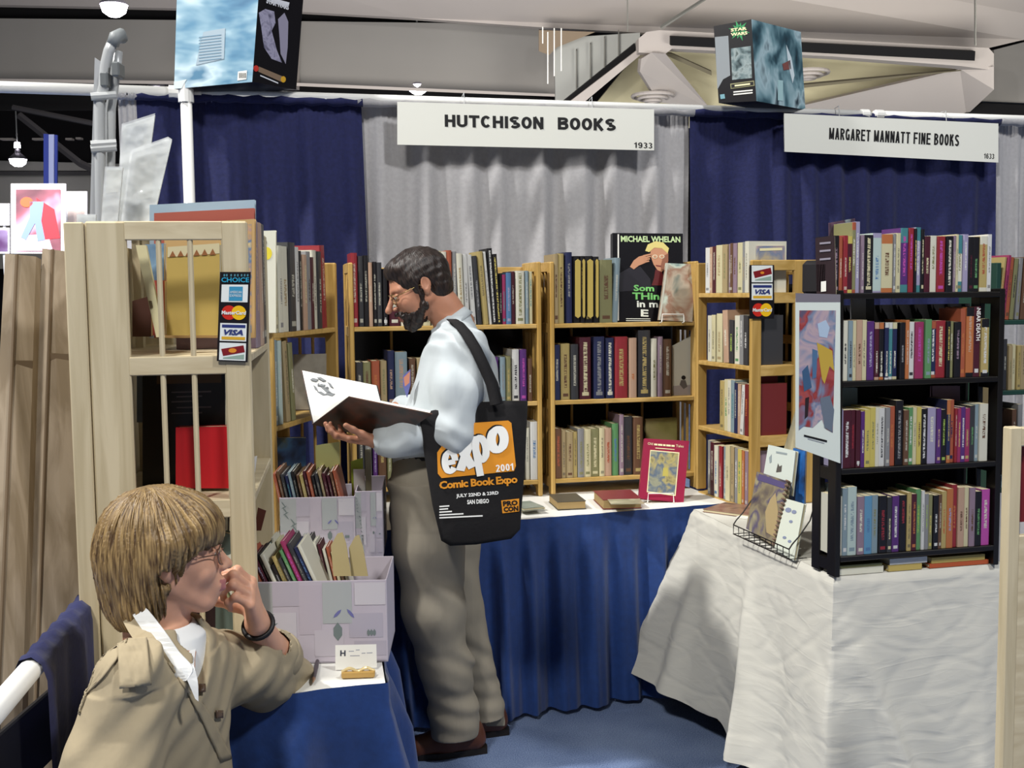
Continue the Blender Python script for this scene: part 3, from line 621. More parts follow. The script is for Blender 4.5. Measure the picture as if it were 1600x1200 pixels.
# ================================================================== TABLES
def pleated(name, pts, ztop, zbot, m, parent=None, flare=0.05, freq=9, amp=0.012, seed=0, **kw):
    """skirt along a polyline of (x, y); outward is to the right of travel"""
    P = [Vector((p[0], p[1], 0)) for p in pts]; ls = [(P[i+1]-P[i]).length for i in range(len(P)-1)]; T = sum(ls)
    rr = random.Random(seed); ph = [rr.uniform(0, 6.28) for _ in range(5)]
    nr = [((P[i+1]-P[i]).normalized()).cross(UP) for i in range(len(P)-1)]
    def pos(s):
        k = 0
        while k < len(ls)-1 and s > ls[k]: s -= ls[k]; k += 1
        n = nr[k].copy()
        if k < len(ls)-1 and ls[k]-s < 0.05: n = n.lerp(nr[k+1], 0.5*(1-(ls[k]-s)/0.05)).normalized()
        if k > 0 and s < 0.05: n = n.lerp(nr[k-1], 0.5*(1-s/0.05)).normalized()
        return P[k]+(P[k+1]-P[k]).normalized()*s, n
    def fn(a, b_):
        s = a*T; p, n = pos(s); z = ztop-(ztop-zbot)*b_
        w = s+0.01*math.sin(s*9+ph[0])
        g = 0.15+0.85*min(1, max(0, (b_-0.07)/0.2))
        d = amp*g*(0.7*math.sin(6.28*freq*w+ph[1])+0.4*math.sin(6.28*freq*0.43*w+ph[2]+b_)+0.25*math.sin(6.28*freq*2.1*w+ph[3]))*(1+0.8*b_)
        if 0.06 < b_ < 0.1: d -= 0.002
        return p+n*(0.006+flare*b_+d)+UP*z
    b = B(); b.grid(fn, int(T*130), 34, m); return b.obj(name, parent, smooth=True, fix=False, **kw)
def tabletop(name, poly, z, lab, topm=None, th=0.03):
    cx = sum(p[0] for p in poly)/len(poly); cy = sum(p[1] for p in poly)/len(poly)
    t = thing(name, (cx, cy, 0), lab, 'table')
    b = B(); b.prism([(x, y, z) for x, y in poly], Vector((0, 0, -th)), topm or M_WHITE); b.obj('tabletop', t)
    for (x, y) in poly:
        x = cx+(x-cx)*0.88; y = cy+(y-cy)*0.88
        b = B(); b.tube([(x, y, 0), (x, y, z-th)], 0.016, M_STEEL, 8); b.obj('leg', t)
    return t
e0, e1 = JZ(815, 812, .74), JZ(1090, 790, .74); ed = (e1-e0).normalized(); bk = Vector((-ed.y, ed.x, 0))
FL = e0-ed*0.55; FR = e1+ed*0.16
tb = [(FL.x, FL.y), (FR.x, FR.y), (FR.x+bk.x*0.76, FR.y+bk.y*0.76), (-0.57, 4.62)]
T1 = tabletop('display_table', tb, 0.74, 'back table with white paper top and navy skirt, behind the reading man')
pleated('table_skirt', [(FL.x, FL.y), (FR.x, FR.y)], 0.742, 0.02, M_NAVYT, None, 0.05, 8, 0.02, 3, label='navy pleated skirt hanging from the back table', cat='table skirt')
g0, g1 = JZ(480, 1080, .74), JZ(602, 1067, .74); gd = (g1-g0).normalized(); GL = g0-gd*0.36; GR = g1
gb = (JZ(597, 1036, .74)-g1).normalized(); gb = Vector((-math.sin(math.radians(9.5)), math.cos(math.radians(9.5)), 0)); GB = GR+gb*2.1
T2 = tabletop('side_table', [(GL.x, GL.y), (GR.x, GR.y), (GB.x, GB.y), (GL.x+gb.x*2.1+.03, GL.y+gb.y*2.1)], 0.74, 'side table with white paper top under the printed boxes, elbow resting on it')
pleated('table_skirt', [(GL.x, GL.y), (GR.x, GR.y), (GB.x, GB.y)], 0.742, 0.02, M_NAVYT, None, 0.06, 4.6, 0.034, 5, label='navy skirt of the side table, beside the seated person', cat='table skirt')
# white draped table
Nc, Lc = Vector((0.926, 3.180, 0)), Vector((0.687, 4.198, 0)); dn = dirv(14); Rc = Nc+dn*0.565; Bc = Rc+Vector((-dn.y, dn.x, 0))*1.04
T3 = tabletop('bookcase_table', [(Nc.x+.02, Nc.y+.03), (Rc.x-.02, Rc.y+.02), (Bc.x-.02, Bc.y-.03), (Lc.x+.03, Lc.y-.02)], 0.735, 'right table standing under the long white cloth')
cor = [Lc+dn*0.5, Lc, Nc, Rc, Rc+(Bc-Rc)*0.9]
seg = [(cor[i+1]-cor[i]).length for i in range(4)]; TT = sum(seg)
def wcloth(a, b_):
    s = a*TT; k = 0
    while k < 3 and s > seg[k]: s -= seg[k]; k += 1
    nrm = [((cor[i+1]-cor[i]).normalized()).cross(UP) for i in range(4)]
    f = s/seg[k]; p = cor[k].lerp(cor[k+1], f); n = nrm[k].copy(); cw = 0.10
    if k < 3 and seg[k]-s < cw: n = n.lerp(nrm[k+1], 0.5*(1-(seg[k]-s)/cw)).normalized()
    if k > 0 and s < cw: n = n.lerp(nrm[k-1], 0.5*(1-s/cw)).normalized()
    zt = 0.75; t = b_
    hem = 0.02; fl = 0.03
    if k == 0: fl = 0.02+0.05*f**4; hem = 0.1
    elif k == 1: g_ = min(1, max(0, (f-.42)/.18)); g_ = g_*g_*(3-2*g_); fl = 0.215*(1-f)**2.2+0.03+.03*g_; hem = 0.115*(1-g_)+.03*g_+0.012*math.sin(f*14)
    elif k == 2: fl = 0.05; hem = 0.015
    z = zt-(zt-hem)*t
    S = a*TT
    def rdg(c, w, amp_, slope=0.0, t0=0.0):
        c2 = c+slope*t; g = max(0, min(1, (t-t0)*3)); return amp_*g*math.exp(-((S-c2)/w)**2)
    d = rdg(0.5+0.02, 0.05, 0.06, -0.02)+rdg(0.5+0.16, 0.05, 0.035, 0.03)+rdg(0.5+0.52, 0.035, 0.05, 0.10)+rdg(0.5+0.72, 0.09, -0.035, 0.06)
    d += rdg(0.5+seg[1]-0.02, 0.03, 0.035, 0.30)+rdg(0.5+seg[1]+0.09, 0.06, -0.02, 0.25, 0.2)+rdg(0.5+seg[1]+0.47, 0.03, 0.02, 0.0)
    d += rdg(0.5+seg[1]-0.14, 0.04, 0.02, 0.22, 0.3)
    q = noise.noise(Vector((S*5, t*3, 1.3)))*0.007*min(1, t*4)
    for (ax, ay, am, sd) in ((9, 6, .005, 1.0), (-7, 11, .004, 3.0), (14, -9, .003, 5.0)): q -= am*.5*max(0, 1-7*abs(noise.noise(Vector((S*ax*.4+t*ay*.3, S*3+t*abs(ay)*.6, sd)))))
    ro = min(1, t/0.03)
    return p+n*(0.004+0.008*ro+fl*t**1.15+d*t**0.9+q)+UP*(z+(0.0 if t > 0 else 0))
b = B(); b.grid(wcloth, 330, 120, M_WCLOTH)
inner = [cor[1]+Vector((.0, .0, 0)), cor[2], cor[3], cor[3]+(Bc-Rc)]
b.prism([Vector((p.x, p.y, 0.751)) for p in inner], Vector((0, 0, -0.004)), M_WCLOTH)
b.obj('tablecloth', smooth=False, fix=False, label='long creased white tablecloth falling from the right table to the floor', cat='tablecloth')
o = bpy.data.objects['tablecloth']; o.data.polygons.foreach_set('use_smooth', [True]*len(o.data.polygons)); sm = o.modifiers.new('edge', 'EDGE_SPLIT'); sm.split_angle = math.radians(55)
# cartons under that table
def carton(P, r, w, d, h, m, lab, name='cardboard_carton'):
    q = Vector((-r.y, r.x, 0)); t = thing(name, P+r*w/2+q*d/2, lab, 'box')
    b = B(); b.box(P, r, q, UP, (0, w), (0, d), (0, h), m, 0.003); b.obj('carton_body', t)
    b = B(); b.box(P, r, q, UP, (w*0.42, w*0.58), (-0.001, d+0.001), (h, h+0.001), mat('parcel_tape', '#8a6c42', 0.3)); b.obj('tape', t)
M_CARD = mat('brown_cardboard', '#a38a62', 0.8, var=0.06, scale=30)
P = JZ(1080, 1112, 0); carton(Vector((P.x+0.08, P.y-0.1, 0)), dirv(-52), 0.36, 0.3, 0.17, M_CARD, 'brown cardboard carton just showing below the white cloth hem')
P = JZ(1050, 1100, 0); carton(Vector((P.x+0.05, P.y+0.05, 0)), dirv(-20), 0.16, 0.2, 0.12, M_BLACKW, 'low black box peeping out under the white cloth near the carton', 'black_box')
# ================================================================== BOOKCASES
def bookcase(P, r, d, w, dep, zs, zb, zt, mz, mx, lab, st=0.05, stb=0.05, rail=0.04, dow=2, bot=None, th=0.018, shelf_gap=0.0, back=True, outer=0.0):
    """P: front-left-bottom corner (z=0), r: along the front, d: to the back"""
    P = Vector((P.x, P.y, 0)); t = thing('bookcase', P+r*w/2+d*dep/2+UP*zb, lab, 'bookcase')
    for side, a0 in ((0, 0.0), (1, w-th)):
        b = B(); b.box(P, r, d, UP, (a0, a0+th), (0, st), (zb, zt), mz, 0.004)
        b.box(P, r, d, UP, (a0, a0+th), (dep-stb, dep), (zb, zt), mz, 0.004)
        f = b.obj('end_frame', t)
        rails = [(zt-rail, zt)]+[(z-rail, z) for z in zs]
        for z0, z1 in rails:
            b = B(); b.box(P, r, d, UP, (a0+0.001, a0+th-0.001), (st-.004, dep-stb+.004), (z0, z1), mx, 0.002); b.obj('rail', f)
        zr = sorted(rails)
        for k in range(dow):
            y = st+(dep-st-stb)*(k+1)/(dow+1)
            for i in range(len(zr)-1):
                b = B(); b.tube([P+r*(a0+th/2)+d*y+UP*zr[i][1], P+r*(a0+th/2)+d*y+UP*zr[i+1][0]], 0.0062, mz, 8); b.obj('dowel', f)
    for z in zs:
        b = B(); b.box(P, r, d, UP, (th, w-th), (0.004, dep-0.01), (z-th, z), mx, 0.002); b.obj('shelf', t)
    if back:
        for z in [z+0.07 for z in zs]+[zt-0.05]:
            b = B(); b.box(P, r, d, UP, (th, w-th), (dep-0.012, dep), (z, z+0.035), mx, 0.002); b.obj('back_rail', t)
        for k in range(3):
            a = w*(k+1)/4; b = B(); b.tube([P+r*a+d*(dep-0.006)+UP*(zs[-1]), P+r*a+d*(dep-0.006)+UP*(zt-0.04)], 0.006, mz, 8); b.obj('back_dowel', t)
    return t
ZS = [1.449, 1.134, 0.809]
CP = Pl(Vector((*JZ(862, 775, .74).xy, 0.0)), dirv(13)); cd = -CP.n
bookcase(CP.P, CP.r, cd, 0.645, 0.26, ZS, 0.741, 1.70, M_WOOD, M_WOODX, 'golden pine bookcase under the tall black poster book, middle of the back table')
bookcase(CP.P-CP.r*0.812, CP.r, cd, 0.775, 0.26, ZS, 0.741, 1.70, M_WOOD, M_WOODX, 'pine bookcase behind the reading man, on the back table')
RN, RF = JZ(1172, 798, .74), JZ(1086, 768, .74); rr_ = (RN-RF).normalized(); RPl = Pl(Vector((RF.x, RF.y, 0)), rr_); rdp = -RPl.n; RW = (RN-RF).length
RSZ = [1.449, 1.134, 0.850]
def pick(pl, x, y): return pl.uv(x, y)[1]
RZ = [RPl.uv(1135, 458)[1], RPl.uv(1135, 568)[1], RPl.uv(1135, 675)[1], RPl.uv(1135, 783)[1]]
bookcase(RPl.P, RPl.r, rdp, RW, 0.30, RZ, 0.752, 1.69, M_WOOD, M_WOODX, 'narrow four shelf pine bookcase with card stickers on its end, corner of the tables', st=0.045, stb=0.115, back=True, dow=0)
AP0 = JZ(393, 1018, .74); AP0 = Vector(((392-800)/F*2.43, 2.43, 0)); ar = dirv(98.6); ad = dirv(188.6)
APl = Pl(AP0, ar); ad = -APl.n
bookcase(AP0, ar, ad, 0.64, 0.335, ZS, 0.741, 1.738, M_WOODL, M_WOODLX, 'pale wood bookcase end with dowels, in front at left, card stickers on it', st=0.056, stb=0.083, rail=0.04, back=False)
# second folded frame against it
b = B(); q = AP0+ad*0.337; b.box(q, ar, ad, UP, (-0.004, 0.016), (0, 0.04), (0.741, 1.736), M_WOODL, 0.003); b.obj('folded_shelf_panel', label='narrow pale folded panel against the outer edge of the front left bookcase', cat='panel')
BP0, BP1 = Vector((-0.80, 3.75, 0)), Vector((-0.680, 4.40, 0)); BPl = Pl(BP0, (BP1-BP0)); bd = -BPl.n; BW = (BP1-BP0).length
bookcase(BP0, BPl.r, bd, BW, 0.26, ZS, 0.741, 1.70, M_WOOD, M_WOODX, 'pine bookcase in the left corner, full of tall pale art books')
M_BACK = mat('dark_backing_cloth', '#0d0b10', 0.95)  # near-black sheets added to give the darkness seen behind the shelves
def backing(pl, u0, u1, off, z0, z1, lab):
    b = B(); n_ = 60
    def fn(a, b_): return pl.at(u0+(u1-u0)*a, z0+(z1-z0)*b_, -off+.004*math.sin(a*50))
    b.grid(fn, n_, 6, M_BACK); o = b.obj('backing_cloth', smooth=True, fix=False, label=lab, cat='cloth')
    m_ = o.modifiers.new('thickness', 'SOLIDIFY'); m_.thickness = .003
backing(CP, -0.80, 0.66, 0.285, 0.76, 1.60, 'black backing cloth hanging behind the two pine bookcases on the back table')
backing(BPl, 0.0, BW, 0.275, 0.76, 1.43, 'black backing cloth behind the lower bays of the left corner bookcase')
backing(RPl, 0.0, RW, 0.325, 0.76, 1.60, 'dark backing cloth behind the narrow pine bookcase')
b = B(); b.box(AP0, ar, ad, UP, (0.02, 0.62), (0.331, 0.336), (0.745, 1.70), M_WOODL); b.obj('back_panel', bpy.data.objects['bookcase.003'])
# black paperback case
K0 = JZ(1304, 903, .752); KP = Pl(Vector((K0.x, K0.y, 0)), dirv(14)); kd = -KP.n
KZ = [1.566, 1.317, 1.066, 0.812]
def blackcase():
    P = KP.P; r = KP.r; w = 0.545; dep = 0.135; zt = 1.60
    t = thing('black_bookcase', P+r*w/2+kd*dep/2+UP*0.752, 'black four shelf paperback rack standing on the white cloth', 'bookcase')
    for a0 in (0.0, w-0.018):
        z1 = 1.575
        b = B(); b.box(P, r, kd, UP, (a0, a0+0.018), (0, 0.045), (0.752, z1), M_BLACKW, 0.002); b.box(P, r, kd, UP, (a0, a0+0.018), (dep-0.045, dep), (0.752, z1), M_BLACKW, 0.002); f = b.obj('end_frame', t)
        for (z0, z1) in ((0.765, 0.80), (1.03, 1.066), (1.28, 1.317), (1.53, 1.573)):
            b = B(); b.box(P, r, kd, UP, (a0+.001, a0+0.017), (0.043, dep-0.043), (z0, z1), M_BLACKW); b.obj('rail', f)
    for z in KZ:
        b = B(); b.box(P, r, kd, UP, (0.018, w-0.018), (0.0, dep), (z-0.016, z), M_BLACKW, 0.002); b.obj('shelf', t)
    for z in (1.30, 1.05, 0.80):
        b = B(); b.box(P, r, kd, UP, (0.018, w-0.018), (dep-0.01, dep), (z+0.03, z+0.07), M_BLACKW, 0.002); b.obj('back_rail', t)
blackcase()
backing(KP, 0.07, 0.54, 0.155, 0.76, 1.53, 'black cloth hanging behind the black paperback rack')  # added sheet, stands in for the dark rack of books behind this one
# ================================================================== BOOKS
PAL = dict(cream='#d9cf9f', ivory='#e0dcc6', tan='#b39c6c', white='#dcdbd6', black='#17141a', maroon='#521427', red='#a01c2a', orange='#c8702a', navy='#222a55', blue='#4f7fb0',
 skyblue='#5b9cc4', lavender='#a79ec0', purple='#5d2a7c', magenta='#a52560', pink='#c643ae', teal='#3c8a90', green='#5c9a5c', olive='#8c8a58', grey='#8f8f90',
 bluegrey='#879ea8', mauve='#987e90', brown='#6e4a30', yellow='#d6c24a', gold='#bfa75c', rust='#b4552e', aqua='#bfd4cc', charcoal='#3a3a3e', peach='#c9a183', lime='#9fbe3c')
CN = dict(bluegrey='blue grey', skyblue='sky blue', aqua='pale aqua', charcoal='dark grey', lime='lime green', mauve='dusty mauve')
def ordw(n):
    o = ['', 'first', 'second', 'third', 'fourth', 'fifth', 'sixth', 'seventh', 'eighth', 'ninth', 'tenth', 'eleventh', 'twelfth', 'thirteenth', 'fourteenth', 'fifteenth', 'sixteenth', 'seventeenth', 'eighteenth', 'nineteenth', 'twentieth']
    if n <= 20: return o[n]
    return {20: 'twenty', 30: 'thirty', 40: 'forty'}[n//10*10]+'-'+o[n % 10] if n % 10 else {30: 'thirtieth', 40: 'fortieth'}[n]
def make_book(P, r, d, u, t, dep, h, c1, c2='white', ct='ivory', pp=(0.3, 0.75, 0.0), hard=True, label='', group='', name='book', g=1.0, cat='book', page=None, ct_on=1.0, yellowed=True):
    """P bottom-left corner of the spine"""
    e = 0.0022 if hard else 0.0007; bl = min(0.004, t*0.18) if hard else 0.0006; ins = 0.003 if hard else 0.0
    e = min(e, t*0.2)
    prof = [(0, dep), (0, 0.001), (t*0.15, -bl*0.7), (t*0.5, -bl), (t*0.85, -bl*0.7), (t, 0.001), (t, dep), (t-e, dep), (t-e, e), (e, e), (e, dep)]
    n = len(prof); vs = [P+r*a+d*b_ for a, b_ in prof]+[P+r*a+d*b_+u*h for a, b_ in prof]
    fs = [(i, (i+1) % n, (i+1) % n+n, i+n) for i in range(n)]
    top = [(0, 1, 9, 10), (5, 6, 7, 8), (1, 2, 3, 4, 5, 8, 9)]
    fs += [tuple(reversed(x)) for x in top]+[tuple(a+n for a in x) for x in top]
    me = bpy.data.meshes.new(name); me.from_pydata([tuple(v) for v in vs], [], fs)
    me.materials.append(M_BOARD); me.materials.append(M_SPINE)
    uvl = me.uv_layers.new(name='UVMap')
    for pi, p in enumerate(me.polygons):
        sp = 1 <= pi <= 4; p.material_index = 1 if sp else 0
        if sp:
            for li in p.loop_indices:
                vi = me.loops[li].vertex_index; uvl.data[li].uv = ((prof[vi % n][0])/t, 1.0 if vi >= n else 0.0)
    o = link(name, me, None, origin=P+r*t/2+d*dep/2, label=label, cat=cat, group=group)
    def cc(x):
        v = C(PAL.get(x, x), g*.8); l = (v[0]*.3+v[1]*.55+v[2]*.15); return tuple(v[i]*.86+l*.14 for i in range(3))
    o['c1'] = cc(c1); o['c2'] = cc(c2); o['ct'] = cc(ct)+(ct_on,); o['pp'] = tuple(float(x) for x in pp)
    b = B(); b.box(P, r, d, u, (e, t-e), (e, dep-ins), (ins, h-ins if hard else h-0.0004), page or (M_PAGE if yellowed else M_PAGEW)); b.obj('pages', o)
    return o
def row(pl, z, items, dep, where, kind, group, g=1.0, hard=False, inset=0.008, size=(0.014, 0.026), yellowed=True, ppx=None):
    n = len(items); q = Pl(pl.P-pl.n*inset, pl.r); lab_used = set()
    for i, it in enumerate(items):
        x0, x1, yt, c1 = it[:4]; ct = it[4] if len(it) > 4 else None; o = it[5] if len(it) > 5 else {}
        zb = z+0.001
        yb = None
        a0 = q.hit((x0+x1)/2, yt); u0 = q.uv(x0, (yt)) [0]; h = a0.z-zb
        # re-evaluate horizontally at mid height
        mid = q.P.z; ymid = yt+40
        u0 = q.uv(x0, ymid)[0]; u1 = q.uv(x1, ymid)[0]; t = max(0.004, (u1-u0)*0.975)
        tilt = o.get('tilt', 0.0)
        u = (UP+q.r*tilt).normalized(); r = (q.r-UP*tilt).normalized()
        P = Vector((q.P.x, q.P.y, 0))+q.r*u0+UP*(zb+(t*abs(tilt) if tilt > 0 else 0))
        if tilt: P -= q.r*(h*0.5*tilt)
        jit = rnd.uniform(-0.004, 0.004) if not o.get('flush') else 0
        P = P - q.n*(0.004+jit)
        thick = 'slim' if t < size[0] else ('thick' if t > size[1] else '')
        cn = CN.get(c1, c1) if c1 in PAL else o.get('cn', 'coloured')
        pos = 'leftmost' if i == 0 else ('rightmost' if i == n-1 else ordw(i+1)+' from left')
        det = o.get('det', '')
        if not det and ct: det = 'with %s lettering' % CN.get(ct, ct)
        base = ' '.join(x for x in (thick, cn, kind) if x)
        lab = base+(' '+det if det else '')+', '+pos+' '+where
        if len(lab.split()) > 16: lab = base+', '+pos+' '+where
        bn = o.get('band', 0.0)
        pp = (o.get('a', rnd.uniform(0.2, 0.4)), o.get('b', rnd.uniform(0.6, 0.88)), bn)
        make_book(P, r, -q.n, u, t, min(dep, dep*rnd.uniform(0.9, 1.0)), max(0.05, h/u.z), c1, o.get('c2', 'white'), ct or ('charcoal' if c1 in ('cream', 'ivory', 'white', 'yellow', 'tan', 'aqua', 'gold') else 'ivory'),
                  pp, hard or o.get('hard', False), lab, group, g=g, yellowed=yellowed, ct_on=1.0 if ct else 0.6)
GP = 'paperbacks on the black rack, shelf %s'
w = 'on black rack top shelf'
row(KP, KZ[0], [(1303,1312,368,'black','mauve'),(1312,1318,370,'rust'),(1318,1325,368,'red'),(1325,1333,369,'maroon','yellow',{'band':0.1,'c2':'yellow'}),(1333,1339,347,'olive','ivory',{'c2':'rust','band':0.08}),(1339,1346,346,'lavender','white'),
 (1346,1351,367,'mauve'),(1351,1365,367,'black','cream',{'b':0.95,'a':0.12}),(1365,1379,364,'aqua','blue',{'c2':'lavender','band':0.05}),(1379,1397,366,'cream','brown',{'c2':'orange','band':0.13}),(1397,1401,365,'grey','white'),(1401,1408,364,'cream'),
 (1409,1421,356,'purple','pink',{'c2':'teal','band':0.2}),(1421,1429,356,'red','pink',{'b':0.9}),(1429,1433,357,'black','yellow'),(1433,1441,355,'lavender','white',{'c2':'teal','band':0.18}),(1441,1446,358,'black','cream'),
 (1446,1455,369,'maroon','cream'),(1455,1465,368,'ivory','olive'),(1465,1478,369,'red','pink',{'a':0.3,'b':0.92}),(1479,1490,369,'black','ivory',{'a':0.12,'b':0.93}),(1490,1494,368,'mauve'),(1494,1498,366,'cream'),(1498,1506,367,'ivory','olive',{'c2':'teal','band':0.3}),
 (1506,1514,366,'lavender','white'),(1514,1522,370,'black','maroon'),(1522,1532,370,'black','green'),(1532,1544,369,'gold','rust',{'c2':'ivory','band':0.12}),(1544,1551,366,'white')], 0.108, w, 'paperback', GP % 'one', 0.95, inset=0.006)
w = 'on black rack second shelf'
row(KP, KZ[1], [(1311,1318,503,'lavender'),(1318,1326,501,'ivory','charcoal'),(1326,1333,501,'bluegrey','charcoal'),(1333,1339,501,'cream'),(1339,1348,500,'peach','brown'),(1348,1356,500,'cream'),(1356,1367,502,'purple','lavender'),
 (1368,1375,504,'maroon','ivory',{'a':0.1,'b':0.5,'c2':'peach','band':0.08}),(1375,1382,504,'black','ivory',{'a':0.1,'b':0.5,'c2':'orange','band':0.08}),(1383,1389,504,'navy','ivory',{'a':0.1,'b':0.5,'c2':'white','band':0.06}),(1390,1396,504,'teal','ivory',{'a':0.1,'b':0.5,'c2':'white','band':0.08}),(1397,1404,504,'navy','ivory',{'a':0.2,'b':0.5,'c2':'cream','band':0.08}),
 (1407,1415,504,'black','grey',{'a':0.3,'b':0.6}),(1416,1422,500,'orange'),(1422,1431,503,'white','charcoal'),(1431,1444,503,'magenta','pink',{'a':0.3,'b':0.9}),(1446,1456,499,'green','bluegrey'),(1456,1465,502,'navy','white',{'c2':'rust','band':0.1}),(1465,1480,501,'red','cream',{'a':0.2,'b':0.9}),
 (1480,1486,502,'black','yellow',{'a':0.3,'b':0.9}),(1486,1492,502,'olive'),(1492,1502,503,'black','mauve'),(1503,1511,482,'rust','orange'),(1511,1523,480,'orange','peach',{'c2':'black','band':0.1}),(1523,1533,479,'maroon','white',{'a':0.98,'b':0.99}),(1534,1546,498,'gold','white',{'c2':'black','band':0.12})], 0.108, w, 'paperback', GP % 'two', 0.95, inset=0.006)
w = 'on black rack third shelf'
row(KP, KZ[2], [(1311,1318,640,'lavender','mauve'),(1318,1331,641,'maroon','white',{'a':0.18,'b':0.8}),(1331,1339,641,'maroon','red'),(1339,1346,641,'maroon','white',{'a':0.03,'b':0.1}),(1346,1352,643,'purple','white'),(1352,1361,640,'yellow','olive'),(1361,1369,637,'yellow','olive'),(1369,1375,637,'ivory'),(1375,1384,638,'white','charcoal',{'a':0.15,'b':0.85}),(1384,1391,637,'grey'),(1391,1400,635,'rust','orange'),
 (1401,1413,626,'black','grey',{'a':0.1,'b':0.85}),(1413,1421,641,'brown'),(1421,1428,637,'green','white'),(1428,1434,637,'cream'),(1434,1441,636,'yellow','brown'),(1441,1451,639,'black','white',{'c2':'red','band':0.0,'a':0.1,'b':0.9}),(1451,1464,637,'lavender','ivory'),(1464,1471,638,'purple','peach'),(1471,1479,640,'black','lime'),(1480,1486,625,'navy','gold',{'c2':'orange','band':0.2}),(1486,1493,625,'rust','navy'),(1493,1497,638,'red'),
 (1497,1502,638,'magenta','yellow'),(1502,1509,636,'purple','white'),(1509,1517,638,'magenta','gold'),(1517,1525,634,'charcoal','green'),(1525,1531,632,'bluegrey'),(1531,1544,631,'ivory','brown',{'a':0.4,'b':0.82})], 0.108, w, 'paperback', GP % 'three', 0.9, inset=0.006)
w = 'on black rack bottom shelf'
row(KP, KZ[3], [(1306,1317,776,'ivory','brown',{'c2':'brown','band':0.0}),(1317,1325,763,'bluegrey','white'),(1325,1339,761,'aqua','bluegrey'),(1340,1351,776,'mauve','ivory'),(1351,1363,775,'skyblue','blue'),(1363,1373,774,'bluegrey','olive'),(1374,1387,775,'black','red'),(1387,1394,777,'charcoal','cream'),(1395,1406,775,'purple','white'),(1407,1418,774,'black','red',{'a':0.5,'b':0.9}),
 (1418,1425,770,'gold'),(1425,1433,772,'maroon','orange'),(1433,1441,765,'green','lime'),(1441,1446,767,'white'),(1446,1452,772,'grey','lime'),(1452,1458,773,'olive','yellow'),(1459,1467,774,'black','white',{'a':0.3,'b':0.65}),(1467,1472,773,'brown'),(1472,1480,768,'gold','orange'),(1480,1490,764,'orange','lavender'),(1490,1498,758,'red','orange'),(1498,1508,762,'peach','brown'),(1508,1515,762,'cream','brown'),
 (1515,1524,762,'mauve','brown'),(1524,1534,768,'black','green'),(1535,1548,765,'pink','ivory',{'c2':'maroon','band':0.0})], 0.108, w, 'paperback', GP % 'four', 0.85, inset=0.006)
# tall cover seen side-on over the top row, plus dark things at the rack's left end
def facebook(pl, pts, th, mfront, label, name='book', cat='book', group=None, page=M_PAGE, spine=None, back=None):
    P = [pl.hit(*p) for p in pts]; c = (P[2]+P[3])/2-pl.n*th/2
    t = thing(name, c, label, cat, group)
    b = B(); b.prism(P, -pl.n*0.002, mfront); b.obj('front_cover', t)
    b = B(); b.prism([p-pl.n*(th-0.002) for p in P], -pl.n*0.002, back or mfront); b.obj('back_cover', t)
    c0 = sum(P, Vector())/len(P); b = B(); b.prism([c0+(p-c0)*0.975-pl.n*0.002 for p in P], -pl.n*(th-0.004), page); b.obj('pages', t)
    # spine along the left edge
    b = B(); L = (P[0]-P[3]); rr2 = (P[1]-P[0]).normalized()
    b.prism([P[0], P[3], P[3]-rr2*0.002, P[0]-rr2*0.002], -pl.n*th, spine or mfront); b.obj('spine', t)
    return t
kp2 = Pl(KP.P-KP.n*0.115, KP.r)
facebook(kp2, [(1297, 348), (1336, 341), (1336, 455), (1297, 455)], 0.006, art('dark_comic_cover', ['#2b2433', '#5c4258', '#3a2f3d', '#b8cfd2'], 14, seed=9), 'tall dark comic cover sticking up behind the black rack top row, left end')
endp = Pl(KP.P-KP.r*0.03-KP.n*0.02, dirv(-30))
t = facebook(endp, [(1275, 372), (1304, 368), (1306, 461), (1277, 463)], 0.03, mat('dark_leather_cover', '#2a1a1e', 0.45), 'dark book with three pale title lines, outside left end of rack top')
for y in (379, 391, 404): patch(endp, [(1281, y), (1298, y-1.5), (1298, y+1.5), (1281, y+3)], mat('faded_silver_print', '#8b8590', 0.4), t, 'title_line', off=0.002)
b = B(); q = endp.hit(1268, 462); b.box(q, endp.r, -endp.n, UP, (-0.03, 0.05), (0.0, 0.05), (-0.0, 0.10), mat('black_bag_cloth', '#161316', 0.8), 0.012)
b.obj('black_pouch', label='small black cloth pouch with white tag, at the left end of the black rack', cat='pouch')
o = bpy.data.objects['black_pouch']
patch(endp, [(1283, 440), (1291, 439), (1291, 455), (1283, 456)], M_WHITE, o, 'white_tag', off=0.002)
kb = Pl(KP.P-KP.n*0.122, KP.r)
for (x0, y0, x1, y1, cc_, l) in ((1333, 462, 1353, 500, 'grey', 'grey cover glimpsed in the gap above the second rack shelf, left'), (1354, 462, 1366, 500, 'charcoal', 'dark green cover glimpsed beside the grey one behind the rack'), (1312, 606, 1340, 640, 'bluegrey', 'pale grey green cover glimpsed above the third rack shelf, far left'), (1458, 603, 1500, 636, 'mauve', 'mauve cover glimpsed above the third rack shelf, centre right'), (1530, 600, 1545, 640, 'tan', 'tan cover glimpsed above the third rack shelf at its right end')):
    yb_ = 591 if y0 < 500 else 723
    facebook(kb, [(x0, y0), (x1, y0), (x1, yb_), (x0, yb_)], .012, mat('glimpsed_'+cc_, PAL[cc_], .6, g=.6), l)
